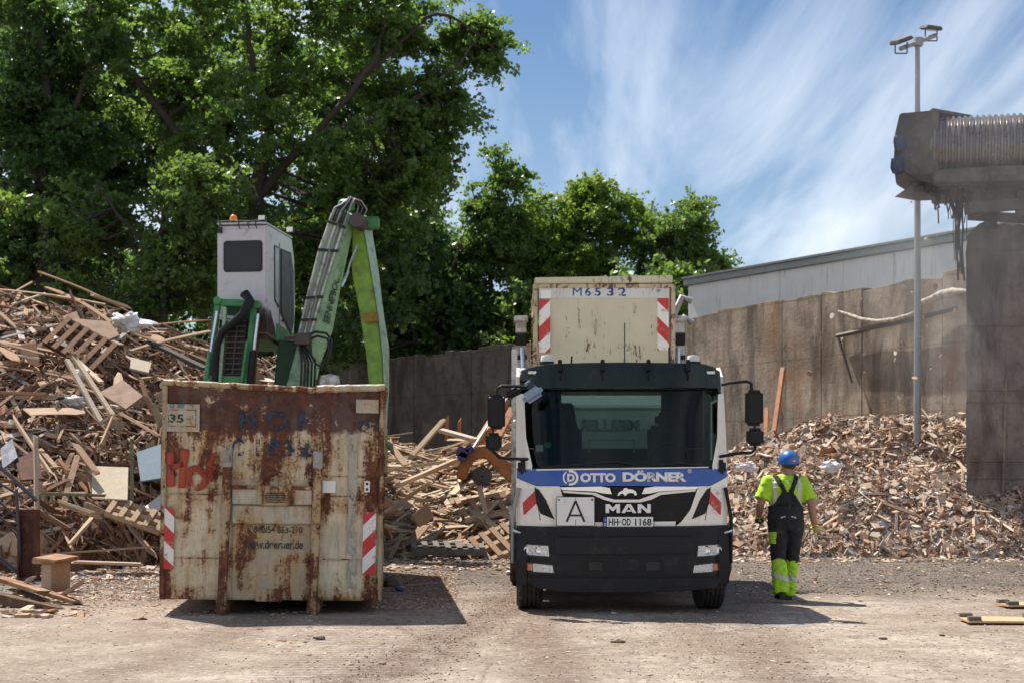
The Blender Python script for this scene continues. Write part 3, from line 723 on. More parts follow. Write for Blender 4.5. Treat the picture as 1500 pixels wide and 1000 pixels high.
# ---------------------------------------------------------------- trees
def leaves_mesh(C, size, n_up=.5, aspect=.62):
    n = len(C)
    nrm = rng.normal(0, 1, (n, 3)); nrm[:, 2] += n_up; nrm /= np.linalg.norm(nrm, axis=1)[:, None]
    t = rng.normal(0, 1, (n, 3)); t -= nrm*(t*nrm).sum(1)[:, None]; t /= np.linalg.norm(t, axis=1)[:, None]
    b = np.cross(nrm, t); s = size*rng.uniform(.45, 1.45, n)[:, None]
    V = np.stack([C-t*s*.5, C+b*s*.5*aspect-t*s*.05, C+t*s*.5+nrm*s*.08, C-b*s*.5*aspect-t*s*.05], 1)
    return V.reshape(-1, 3), np.arange(4*n).reshape(-1, 4)
def tree(label, Y, basepx, limbs, lobes, mat, leaf=.17, per=150, crad=.55, cat='tree', name='tree', group=None, up=.5, trunk_r=None, gap=-.06, dens=1.0, crowncount=1.0):
    bx = (basepx-750)*Y/F; base = Vector((bx, Y, 0)); root = empty(name, base, label, cat, 0, group)
    mb = MB(base); LP = []
    for pts, r0, r1 in limbs:    # pts: (px, py, dY)
        q = [P(a, b, Y+d) for a, b, d in pts]
        # smooth the polyline
        qq = []
        for i in range(len(q)-1):
            p0, p1, p2, p3 = q[max(i-1, 0)], q[i], q[i+1], q[min(i+2, len(q)-1)]
            for k in range(4):
                t = k/4; qq.append(.5*((2*p1)+(p2-p0)*t+(2*p0-5*p1+4*p2-p3)*t*t+(3*p1-p0-3*p2+p3)*t**3)+Vector((rng.normal(0, .05), rng.normal(0, .05), 0)))
        qq.append(q[-1]); n = len(qq)
        mb.tube(qq, [r0+(r1-r0)*(i/(n-1))**.8 for i in range(n)], 7, False)
        LP += [(p, r0+(r1-r0)*(i/(n-1))) for i, p in enumerate(qq)]
    LA = np.array([tuple(p) for p, r in LP]); CC = []
    for (px, py, rx, ry, dY, ryd, n) in lobes:
        c = np.array(P(px, py, Y+dY)); s = (Y+dY)/F; rad = np.array([rx*s, ryd, ry*s]); n = int(n*crowncount)
        n = int(n*1.45); d = rng.normal(0, 1, (n, 3)); d /= np.linalg.norm(d, axis=1)[:, None]
        rr = rng.uniform(0, 1, n)**(.40); CC.append(c+d*rad*rr[:, None])
    CC = np.concatenate(CC)
    if gap is not None:
        keep = np.array([mnoise.noise(Vector(tuple(c*.50)))+.5*mnoise.noise(Vector(tuple(c*1.1))) > gap for c in CC]); CC = CC[keep]
    CC = CC[CC[:, 2] > .3]
    # twigs
    for i, c in enumerate(CC):
        if i % 2: continue
        d = np.linalg.norm(LA-c, axis=1)+.6*np.maximum(0, LA[:, 2]-c[2]); j = int(d.argmin()); p, r = LP[j]
        c_ = Vector(tuple(c)); m_ = (p+c_)/2+Vector((0, 0, -.12*(c_-p).length+.0))
        if (c_-p).length < 6: mb.tube([p, m_, c_], [min(r*.5, .05), .03, .012], 4, False)
    mb.build('trunk', m_bark, root, smooth=70)
    # leaves in clumps: hanging sprays
    n = len(CC); k = int(per*dens)
    cr = crad*rng.uniform(.55, 1.35, n)
    ns = 5; dd = rng.normal(0, 1, (n, ns, 3)); dd[:, :, 2] *= .55; dd /= np.linalg.norm(dd, axis=2)[:, :, None]
    which = rng.integers(0, ns, (n, k)); dsel = np.take_along_axis(dd, which[:, :, None].repeat(3, 2), 1)
    tt = rng.uniform(-.1, 1, (n, k, 1))**1.0*1.35
    off = dsel*tt*cr[:, None, None]+rng.normal(0, 1, (n, k, 3))*np.array([1, 1, .8])*(.20*cr[:, None, None]*(1.15-.5*tt))
    off[:, :, 2] -= .16*tt[:, :, 0]**2*cr[:, None]
    pts = (CC[:, None, :]+off).reshape(-1, 3); pts = pts[pts[:, 2] > .15]
    V, Fc = leaves_mesh(pts-np.array(base), leaf, up)
    shade_ = np.repeat(rng.uniform(0, 1, n), k)[:len(pts)]*.6+rng.uniform(0, .4, len(pts))
    from_np('crown', V, Fc, mat, root, shade_, True)
    return root
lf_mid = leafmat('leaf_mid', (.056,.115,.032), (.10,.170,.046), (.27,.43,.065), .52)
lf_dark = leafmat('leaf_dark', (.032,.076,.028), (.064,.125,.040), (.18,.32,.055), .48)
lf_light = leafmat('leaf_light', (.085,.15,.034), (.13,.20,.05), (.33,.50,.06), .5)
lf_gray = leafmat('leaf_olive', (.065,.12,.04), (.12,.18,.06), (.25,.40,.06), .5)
# the big poplar
tree('huge spreading tree with dark forked limbs towering behind the digger cab', 46, 372,
     [([(378,560,0),(374,420,0),(372,330,0),(382,250,0),(400,150,0),(404,60,0),(410,-40,0)], .42, .12),
      ([(376,330,0),(330,285,-.5),(285,235,-1),(255,190,-1.2),(200,115,-1.5),(160,60,-1.5),(128,-10,-1)], .24, .07),
      ([(374,300,0),(350,250,.6),(320,220,.9),(300,180,1),(290,100,1),(300,20,1)], .16, .05),
      ([(378,290,0),(425,235,-.6),(465,195,-1),(510,140,-1.4),(545,95,-1.5),(565,30,-1),(580,-20,-1)], .17, .05),
      ([(395,180,0),(372,100,-.8),(362,30,-1),(350,-30,-1)], .14, .05),
      ([(470,192,-1),(540,180,-1),(600,150,-1),(650,110,-1),(700,60,-1)], .13, .03),
      ([(520,125,-1.4),(590,60,-1),(640,20,-1),(700,55,-.8),(730,75,-.6)], .10, .02)],
     [(395,60,140,125,0,3.2,135),(240,60,130,130,-.5,2.8,105),(550,60,105,110,-.3,2.6,88),(330,200,130,110,-.6,2.4,100),(490,230,115,115,.2,2.6,115),
      (598,180,62,88,.2,2.0,62),(640,50,52,50,0,1.6,52),(600,30,80,60,0,1.6,60),(690,48,26,20,0,.8,18),(718,60,16,9,0,.5,9),(718,88,11,6,0,.4,5),(585,290,70,85,.5,2,66),(470,350,110,90,.8,2,85),(640,120,28,40,0,1.2,16),(672,165,20,28,0,1,10),(625,260,34,60,.3,1.4,24)],
     lf_mid, leaf=.155, per=250, crad=.62, gap=-.01)
# darker tree at the far left
tree('tall dark dense tree filling the upper left corner', 44, 60,
     [([(70,560,0),(66,400,0),(60,280,0),(70,160,0),(60,0,0)], .35, .12), ([(62,280,0),(20,180,0),(-20,80,0)], .15, .05), ([(66,240,0),(110,150,0),(140,60,0)], .14, .05)],
     [(40,60,95,110,0,2.2,85),(30,230,100,120,0,2.4,120),(110,150,75,110,.3,2,65),(60,360,120,90,.6,2,100),(150,70,60,95,.4,1.8,36)],
     lf_dark, leaf=.155, per=220)
tree('paler bushy tree in front of the big forked trunk', 41, 250,
     [([(240,540,0),(240,430,0),(235,340,0),(250,270,0)], .16, .06), ([(238,400,0),(290,330,0),(320,270,0)], .09, .03), ([(238,380,0),(180,320,0),(140,270,0)], .09, .03)],
     [(270,285,85,55,0,1.7,60),(190,320,90,65,.1,1.6,58),(120,330,70,60,.3,1.4,36),(310,330,55,60,0,1.3,34),(230,410,120,70,.3,1.5,66),(150,440,90,50,.4,1.4,38)],
     lf_gray, leaf=.16, per=140, crad=.5)
tree('light green bush leaning in at the left edge', 37, -12,
     [([(-15,560,0),(-14,420,0),(-10,330,0)], .10, .04)], [(-12,335,34,60,0,1.0,26),(-5,385,26,26,0,.8,12),(8,300,12,22,0,.4,5)], lf_light, leaf=.14, per=120, crad=.35, name='bush', cat='bush')
tree('low dark thicket behind the crest of the left wood heap', 46, 300,
     [([(300,600,0),(300,480,0),(300,420,0)], .1, .05)], [(110,430,140,55,0,1.5,60),(300,450,120,60,0,1.5,70),(450,470,120,80,0,1.5,85),(560,420,70,70,0,1.5,50)], lf_dark, leaf=.17, per=140, crad=.5, name='thicket', cat='thicket')
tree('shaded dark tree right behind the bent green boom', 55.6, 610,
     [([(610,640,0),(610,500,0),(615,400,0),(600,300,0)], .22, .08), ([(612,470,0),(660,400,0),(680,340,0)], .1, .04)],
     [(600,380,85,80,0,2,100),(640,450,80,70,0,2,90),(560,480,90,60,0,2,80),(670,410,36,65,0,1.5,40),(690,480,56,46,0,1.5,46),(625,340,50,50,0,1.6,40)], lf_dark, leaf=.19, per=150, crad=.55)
tree('slim upright tree with a wispy open top left of the skip', 56, 715,
     [([(722,640,0),(722,500,0),(720,400,0),(725,320,0),(735,250,0),(742,210,0)], .16, .03), ([(722,380,0),(745,320,0),(765,260,0)], .06, .02), ([(722,400,0),(700,330,0),(690,270,0)], .06, .02)],
     [(725,400,40,85,0,1.4,64),(735,360,50,60,.4,1.3,34),(735,300,26,60,0,.9,20),(762,262,14,26,0,.5,7),(728,225,13,20,0,.4,5),(700,290,20,40,0,.6,9),(745,460,40,50,0,1.2,36),(690,340,26,50,0,.8,14),(765,330,26,34,0,.9,12)],
     lf_mid, leaf=.15, per=150, crad=.5, gap=-.25)
tree('round topped sunlit tree with a bare slanting limb behind the white skip', 58, 880,
     [([(905,640,0),(905,500,0),(900,430,0),(893,375,0),(875,345,0),(852,325,0),(835,300,0)], .22, .05), ([(900,440,0),(860,420,0),(810,390,0),(790,360,0)], .12, .04), ([(895,380,0),(905,330,0),(895,290,0)], .08, .03), ([(903,460,0),(930,400,0),(950,350,0)],.09,.03)],
     [(872,305,55,38,0,1.8,46),(800,335,55,45,0,1.7,46),(840,385,85,50,0,2,80),(925,340,50,45,0,1.6,42),(860,280,20,18,0,.7,9),(900,430,80,50,.3,2,66),(790,440,50,60,.3,1.8,50),(785,305,22,18,0,.6,8),(770,390,25,40,0,1,18)],
     lf_light, leaf=.155, per=170, crad=.55, gap=-.28)
tree('rounded green tree between the skip and the white hall', 57, 1000,
     [([(995,640,0),(995,500,0),(1000,400,0),(1005,340,0)], .2, .05), ([(998,430,0),(1030,400,0),(1045,385,0)], .08, .03)],
     [(1010,345,34,45,0,1.5,40),(975,350,40,42,0,1.5,38),(1000,400,55,45,0,1.7,58),(1038,400,26,26,0,1.1,18),(1012,303,16,14,0,.6,8),(960,430,60,40,0,1.6,44),(1055,388,12,12,0,.4,4),(1030,440,30,40,0,1,18)],
     lf_mid if False else lf_gray, leaf=.155, per=170, crad=.55, gap=-.28)
# a second row further back closes most of the gaps
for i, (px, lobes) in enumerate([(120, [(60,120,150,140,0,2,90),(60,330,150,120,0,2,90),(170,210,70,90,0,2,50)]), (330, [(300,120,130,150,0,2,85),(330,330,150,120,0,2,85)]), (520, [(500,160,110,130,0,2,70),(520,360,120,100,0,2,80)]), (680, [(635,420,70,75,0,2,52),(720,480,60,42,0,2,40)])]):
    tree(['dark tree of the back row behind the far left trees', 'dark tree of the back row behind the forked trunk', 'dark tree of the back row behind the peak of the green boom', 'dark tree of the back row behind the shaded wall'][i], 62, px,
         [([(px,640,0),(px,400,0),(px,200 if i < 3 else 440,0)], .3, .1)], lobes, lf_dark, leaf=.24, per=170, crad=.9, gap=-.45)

# undergrowth behind the walls and at the foot of the trees
for i, (px, Y, lobes, lab) in enumerate([
    (650, 58, [(600,500,60,40,0,1.2,34),(680,495,60,45,0,1.2,36),(740,500,50,50,0,1.2,30)], 'dark bushes showing over the shaded concrete wall'),
    (820, 54, [(790,470,60,45,0,1.2,34),(860,470,60,40,0,1.2,34),(760,505,40,30,0,1,16)], 'green bushes behind the skip, over the wall'),
    (960, 52, [(930,450,60,45,0,1.2,36),(990,440,40,50,0,1.2,28)], 'green bushes in the gap between skip and white hall'),
    (450, 60, [(400,480,80,70,0,1.4,44),(500,500,70,60,0,1.4,36)], 'dark bushes low between the cab and the green boom'),
    (150, 52, [(60,420,120,60,0,1.4,50),(220,440,110,60,0,1.4,46)], 'dark bushes just over the crest of the left heap')]):
    tree(lab, Y, px, [([(px,640,0),(px,520,0),(px,470,0)], .1, .04)], lobes, lf_dark if i in (0,3,4) else lf_gray, leaf=.22, per=130, crad=.75, gap=-.5, name='bush', cat='bush')
# ---------------------------------------------------------------- heaps
def fbm(X, Y, f, seed, o=4):
    out = np.zeros(np.broadcast(X, Y).shape); a = 1
    it = np.nditer([X, Y, out], op_flags=[['readonly'], ['readonly'], ['readwrite']])
    for x, y, z in it: z[...] = mnoise.fractal(Vector((float(x)*f, float(y)*f, seed)), 1.0, 2.0, o)
    return out
LX = [-18,-13.5,-11.4,-10.2,-9,-7.9,-7.2,-6.3,-5.6,-4.9,-4.2,-3.6,-2.8,-2.0,-1.2,-.6,0,.8,1.6,2.4]
LZ = [4.9, 4.9, 4.95, 5.0,4.9,4.6,4.4,4.15,3.9,4.0,2.9,2.3,2.25,2.0,2.0,2.1,2.4,2.2,1.4,.1]
LCY = [29,29,29,29,29,29.3,29.8,30.5,31.5,32,32.5,33,33,33,32.5,32,31.5,31,30.5,30]
LBY = [21.4,21.4,21.6,21.8,22,22,22.2,23,25,26.5,27,27,26.4,26.1,26,25.9,25.9,26.2,26.4,27]
def hL(X, Y):
    zc = np.interp(X, LX, LZ); yc = np.interp(X, LX, LCY); yb = np.interp(X, LX, LBY)
    t = (Y-yb)/(yc-yb); up = np.where(t > 0, np.clip(t, 0, 1)**.72, 0)
    up = np.where(t > 1, 1-.25*np.clip(t-1, 0, 1.2), up)
    return zc*up
RX = [2.2,3.2,4.2,5.2,6.5,7.6,8.6,9.6,11,12.5]
RZ = [.0,.8,1.6,2.15,2.6,2.65,2.7,2.7,2.5,2.1]
RBY = [28,27,26.2,26,25.8,25.7,25.6,25.6,26.0,26.6]
RCY = [30,30,30,30,30,30,30,30,30,30]
def hR(X, Y):
    zc = np.interp(X, RX, RZ); yb = np.interp(X, RX, RBY); t = (Y-yb)/(30-yb)
    up = np.where(t > 0, np.clip(t, 0, 1)**.80, 0); up = np.where(t > 1, 1-.10*np.clip(t-1, 0, 2), up)
    return zc*up
def slope(h, X, Y, e=.15):
    return (h(X+e, Y)-h(X-e, Y))/(2*e), (h(X, Y+e)-h(X, Y-e))/(2*e)
def heap(name, label, h, x0, x1, y0, y1, step, bumpy, seed, sets, mats):
    """ground form of the heap plus thousands of small pieces, one uncountable mass"""
    xs = np.arange(x0, x1, step); ys = np.arange(y0, y1, step); X, Y = np.meshgrid(xs, ys, indexing='ij')
    Z = h(X, Y); Z = np.where(Z > .01, Z-.10+bumpy*fbm(X, Y, .9, seed), Z-.2)
    Vg = np.stack([X, Y, Z], -1).reshape(-1, 3); nx, ny = X.shape
    idx = np.arange(nx*ny).reshape(nx, ny); Fg = np.stack([idx[:-1,:-1], idx[1:,:-1], idx[1:,1:], idx[:-1,1:]], -1).reshape(-1, 4)
    rg = np.full(len(Fg), .38 if bumpy > .2 else .1)+rng.uniform(-.03, .03, len(Fg))  # dark base tone in the high heap puts shade between its pieces
    Vs, Fs, Rs = [Vg], [Fg], [rg]; nb = len(Vg)
    for (n, l0, l1, w0, w1, t0, t1, tilt, pal, lift) in sets:
        X = rng.uniform(x0, x1, n*2); Y = rng.uniform(y0, y1, n*2); Z = h(X, Y); ok = Z > .03; X, Y, Z = X[ok][:n], Y[ok][:n], Z[ok][:n]
        m = len(X); Z = Z+bumpy*fbm(X, Y, .9, seed)-.08+rng.uniform(-.05, lift, m); Z = np.maximum(Z, .02)
        gx, gy = slope(h, X, Y)
        yaw = rng.uniform(0, 6.28, m); dirs = gx*np.cos(yaw)+gy*np.sin(yaw)
        pitch = -np.arctan(dirs)+rng.normal(0, tilt, m); roll = np.arctan(-gx*np.sin(yaw)+gy*np.cos(yaw))+rng.normal(0, tilt*1.6, m)
        l = l0+(l1-l0)*rng.uniform(0, 1, m)**1.8; w = np.minimum(w0+(w1-w0)*rng.uniform(0, 1, m)**1.5, l*.9); t = rng.uniform(t0, t1, m)
        V, Fc = boxes(np.stack([X, Y, Z], 1), np.stack([l, w, t], 1), rotmats(yaw, pitch, roll), .16)
        Vs.append(V); Fs.append(Fc+nb); nb += len(V); rr = rng.uniform(pal[0], pal[1], m); Rs.append(np.repeat(rr, 6))
    return tag(from_np(name, np.concatenate(Vs), np.concatenate(Fs), mats, None, np.concatenate(Rs)), label, None, None, 'stuff')
heap('wood_heap', 'high heap of broken old wood, laths and boards', hL, -15, -4.2, 21, 33, .22, .26, 3,
     [(19000, .10, .55, .012, .07, .005, .018, .30, (0, 1), .16), (1500, .5, 1.5, .04, .12, .012, .035, .22, (0, 1), .2), (22000, .04, .2, .02, .10, .005, .02, .6, (0, .9), .12), (420, .3, .7, .2, .5, .012, .03, .3, (0, 1), .12)], m_woodstuff)
heap('wood_heap', 'lower heap of pale planks and laths between the rusty container and the truck', hL, -4.9, 2.2, 25.5, 34.5, .22, .16, 5,
     [(6500, .12, .7, .02, .07, .006, .02, .2, (0, 1), .10), (1500, .5, 1.7, .04, .12, .012, .03, .12, (0, 1), .14), (6500, .05, .2, .02, .08, .005, .02, .45, (0, .9), .08)], m_palestuff)
heap('wood_chip_heap', 'broad heap of mixed shredded wood chips below the concrete wall', hR, 2.4, 12.4, 25.3, 33.5, .2, .24, 8,
     [(64000, .025, .14, .015, .08, .004, .018, .5, (0, 1), .07), (6000, .10, .30, .05, .16, .006, .025, .36, (0, 1), .10), (900, .3, .9, .025, .06, .01, .03, .25, (0, .8), .12)], m_chipstuff)

# single planks
def plank_mesh(L, w, t, seed, bend=.0):
    rr = random.Random(seed); mb = MB(); n = 7; st = []
    for i in range(n):
        x = -L/2+L*i/(n-1); k = 1.0; dx = [0]*4
        if i in (0, n-1): dx = [rr.uniform(-.06, .06)*(1 if rr.random() < .6 else 2.5) for _ in range(4)]
        w_ = w*(rr.uniform(.45, .95) if i in (0, n-1) and rr.random() < .5 else 1)*rr.uniform(.94, 1.0); y = bend*math.sin(math.pi*i/(n-1))+rr.uniform(-.003, .003); z = bend*.6*math.sin(math.pi*i/(n-1))
        st.append([(x+dx[0], y-w_/2, z-t/2), (x+dx[1], y+w_/2, z-t/2), (x+dx[2], y+w_/2, z+t/2), (x+dx[3], y-w_/2, z+t/2)])
    mb.stations(st); return mb.mesh('plank', bevel=.004, seg=1)
PM = [plank_mesh(L, w, t, i, b) for i, (L, w, t, b) in enumerate([(.9,.09,.02,0),(1.4,.11,.022,.02),(2.0,.09,.025,.03),(1.2,.045,.04,.01),(2.2,.05,.03,.05),(.7,.13,.02,0),(1.5,.15,.022,.0),(2.6,.07,.04,.06),(.6,.06,.05,0),(.9,.26,.016,.01),(.5,.32,.016,0),(.8,.06,.03,.02)])]
PMp = [m.copy() for m in PM]
for m in PM: m.materials.append(m_wood)
for m in PMp: m.materials.append(m_palewood)
def aim(o, yaw, pitch, roll): o.rotation_euler = (rotmats(np.array([yaw]), np.array([pitch]), np.array([roll]))[0]).tolist() and Matrix(rotmats(np.array([yaw]), np.array([pitch]), np.array([roll]))[0].tolist()).to_euler()
def planks(h, n, x0, x1, y0, y1, meshes, label, group, tilt, seed, bumpy, bseed, lift=.12, zmax=9):
    rr = random.Random(seed); k = 0
    while k < n:
        X, Y = rr.uniform(x0, x1), y0+(y1-y0)*rr.random()**1.15
        z = float(h(np.array(X), np.array(Y)))
        if z < .1: continue
        z += bumpy*mnoise.fractal(Vector((X*.9, Y*.9, bseed)), 1, 2, 4)
        gx, gy = [float(v) for v in slope(h, np.array(X), np.array(Y))]; yaw = rr.gauss(0, .6) if rr.random() < .75 else rr.uniform(0, 6.28)
        o = link('plank', rr.choice(meshes)); o.location = (X, Y, max(.08, z+lift*rr.uniform(.3, 1.6)))
        aim(o, yaw, -math.atan(gx*math.cos(yaw)+gy*math.sin(yaw))+rr.gauss(0, tilt), math.atan(-gx*math.sin(yaw)+gy*math.cos(yaw))+rr.gauss(0, .5))
        tag(o, label, 'plank', group); k += 1
planks(hL, 150, -13.5, -4.9, 22.0, 30.5, PM, 'weathered brown plank lying loose in the high wood heap at the left', 'planks in the high old wood heap', .3, 1, .34, 3, .2)
planks(hL, 125, -3.6, 1.8, 26.1, 33, PMp, 'pale plank lying loose in the lower heap between container and truck', 'planks in the pale heap between container and truck', .16, 2, .22, 5, .14)
cm = []
for i in range(10):
    rr = random.Random(i+40); n = rr.choice((4, 5, 6)); s = rr.uniform(.12, .30)
    mb = MB(); mb.prism([(math.cos(a+rr.uniform(-.3,.3))*s*rr.uniform(.4,.7), math.sin(a)*s*rr.uniform(.2,.45), 0) for a in [k*6.283/n for k in range(n)]], (0,0,rr.uniform(.015,.05)))
    m = mb.mesh('chunk', bevel=.004, seg=1); m.materials.append(m_chip); cm.append(m)
rr = random.Random(77); k = 0
while k < 230:
    X, Y = rr.uniform(4.0, 11.8), rr.uniform(25.7, 30.2); z = float(hR(np.array(X), np.array(Y)))
    if z < .04: continue
    z += .24*mnoise.fractal(Vector((X*.9, Y*.9, 8)), 1, 2, 4)-.03; gx, gy = [float(v) for v in slope(hR, np.array(X), np.array(Y))]
    o = link('wood_scrap', rr.choice(cm)); o.location = (X, Y, max(.03, z+.06)); o.rotation_euler = (math.atan(gy)+rr.gauss(0,.45), -math.atan(gx)+rr.gauss(0,.45), rr.uniform(0, 6.28))
    tag(o, 'flat scrap of shredded wood lying on the mixed chip heap at the right', 'wood scrap', 'larger scraps on the mixed chip heap'); k += 1

# pieces one can point at
def board(pts, th, mat, name, label, cat, bevel=.006, seed=0):
    """a flat piece through pixel corners (px, py, Y), given its own thickness"""
    q = [P(*p) for p in pts]; c = sum(q, Vector())/len(q); n = (q[1]-q[0]).cross(q[2]-q[1]).normalized()
    if n.y < 0: n = -n
    u = (q[1]-q[0]).normalized(); v_ = n.cross(u)      # local x along the first edge so that the grain follows it
    m = Matrix((u, v_, n)).transposed()
    mb = MB(); q = [m.transposed() @ (p-c) for p in q]; zz = sum(p.z for p in q)/len(q)
    mb.prism([(p.x, p.y, zz) for p in q], (0, 0, th)); o = mb.build(name, mat, None, bevel=bevel, seg=1)
    o.location = c; o.rotation_euler = m.to_euler(); return tag(o, label, cat)
def stick(a, b, w, t, mat, name, label, cat, roll=0):
    a, b = P(*a), P(*b); L = (b-a).length; me = plank_mesh(L, w, t, int(L*100) % 97); me.materials.append(mat)
    o = link(name, me); o.location = (a+b)/2; o.rotation_euler = (b-a).to_track_quat('X', 'Z').to_euler(); o.rotation_euler.rotate_axis('X', roll); return tag(o, label, cat)
m_tan = plain('tan_board', (.47,.40,.30), .95, var=.2, dirt=(.36,.28,.20), dirtamt=.3)
m_mossy = plain('green_plank', (.20,.21,.11), .85, var=.35, dirt=(.10,.08,.05), dirtamt=.5)
m_pblue = plain('pale_blue_sheet', (.13,.18,.22), .95, var=.2, dirt=(.2,.2,.2), dirtamt=.3)
m_brownb = plain('brown_chipboard', (.27,.17,.115), .85, var=.35, dirt=(.15,.09,.06), dirtamt=.5, scale=4)
m_foil = plain('white_foil', (.70,.70,.72), .35, var=.15, bump=.9, scale=14)
m_navy = plain('navy_tarp', (.03,.045,.09), .6, var=.4, bump=.8)
board([(135,682,22.75),(188,684,22.75),(187,732,22.0),(134,727,22.0)], .03, m_tan, 'board', 'square pale cream board standing in front of the left heap', 'board')
stick((193,642,22.4), (193,738,22.2), .13, .06, m_mossy, 'plank', 'upright mossy green plank right of the square cream board', 'plank', 1.57)
stick((58,722,22.0), (142,725,22.0), .05, .05, m_mossy, 'plank', 'thin greenish lath lying level left of the cream board', 'plank')
board([(200,662,23.3),(236,650,23.4),(236,700,22.5),(205,703,22.5)], .03, m_pblue, 'sheet', 'crumpled pale blue sheet between green plank and rusty container', 'sheet')
board([(208,745,22.6),(237,722,22.8),(237,742,22.5),(214,760,22.3)], .03, m_foil, 'sheet', 'white sheet low down beside the rusty container edge', 'sheet')
board([(92,462,28.0),(112,455,28.2),(122,478,27.8),(98,482,27.7)], .05, m_brownb, 'chipboard', 'small brown chipboard slab high on the left heap', 'board')
board([(112,466,27.6),(160,470,27.8),(176,490,27.4),(150,503,27.0),(108,482,27.2)], .05, m_brownb, 'chipboard', 'largest brown chipboard slab high on the left heap', 'board')
board([(145,575,25.0),(180,556,25.4),(210,580,24.9),(184,597,24.5)], .04, m_brownb, 'chipboard', 'brown slab in the middle of the left heap, propped by a pale plank', 'board')
board([(192,522,26.2),(222,530,26.2),(218,545,25.9),(190,540,25.9)], .03, m_tan, 'board', 'small tan board in the middle of the left heap', 'board')
board([(22,672,22.2),(56,655,22.5),(62,700,22.0),(30,704,21.9)], .04, m_rustred, 'board', 'dark red brown panel behind the stair railing at the left edge', 'board')
board([(0,655,22.4),(18,640,22.6),(26,668,22.2),(4,690,22.0)], .03, m_navy, 'tarpaulin', 'dark navy tarpaulin scrap at the left edge of the heap', 'tarpaulin')
# crumpled foil
for (px, py, Y, s, lab) in ((190,473,27.9,.30,'crumpled white plastic film high on the left heap'), (104,588,25.2,.18,'crumpled white film in the dark hollow of the left heap'), (122,547,25.9,.14,'small crumpled pale film below the pallet on the left heap'),
        (1218,683,27.3,.17,'pinkish white plastic film on the chip heap beside the worker'), (1092,745-62,28.3,.16,'white lump of film at the left end of the chip heap by the truck')):
    mb = MB(); mb.ball((0,0,0), (s*1.2, s*.6, s*.5), 30, 20); me = mb.mesh('foil')
    for v in me.vertices: v.co *= 1+.8*mnoise.noise(v.co*2.2/s+Vector((px, 0, 0)))+.4*mnoise.noise(v.co*6/s)
    o = link('plastic_film', me, None, m_foil, 20); o.location = P(px, py, Y); tag(o, lab, 'plastic film')
# pallets
def pallet(loc, rot, label, mat, n=7, L=1.2, W=.8, sc_=1.0):
    root = empty('pallet', loc, label, 'pallet'); root.rotation_euler = rot
    mb = MB()
    for i in range(n):
        x = -L/2+.05+(L-.1)*i/(n-1); mb.box((x, 0, .125), (.10, W, .022))
    mb.build('deck_boards', mat, root)
    mb = MB()
    for y in (-W/2+.05, 0, W/2-.05): mb.box((0, y, .062), (L, .09, .09))
    mb.build('bearers', mat, root)
    mb = MB()
    for y in (-W/2+.05, 0, W/2-.05): mb.box((0, y, .008), (L, .1, .018))
    mb.build('skid_boards', mat, root); root.scale = (sc_,)*3; return root
pallet(P(118,508,26.8), (R(50), R(28), R(-8)), 'light pallet lying slanted on the upper slope of the left heap', m_wood, 6, 1.2, .8, .95)
pallet(P(200,758,22.0), (R(34), R(20), R(2)), 'broken pale pallet at the foot of the left heap below the cream board', m_palewood, 5, 1.1, .55, .8)
pallet(P(655,807,25.6), (R(5), R(0), R(6)), 'dark grey pallet flat on the ground in front of the pale heap', m_steel if False else plain('grey_wood', (.14,.125,.11), .9, var=.35, scale=12), 7, 1.3, .9)
pallet(P(728,800,25.7), (R(30), R(-22), R(20)), 'pale pallet leaning beside the truck at the foot of the pale heap', m_palewood, 6, 1.2, .8)
pallet(P(722,742,27.2), (R(24), R(-12), R(12)), 'pale pallet half way up the heap just left of the truck', m_palewood, 6, 1.3, .9)
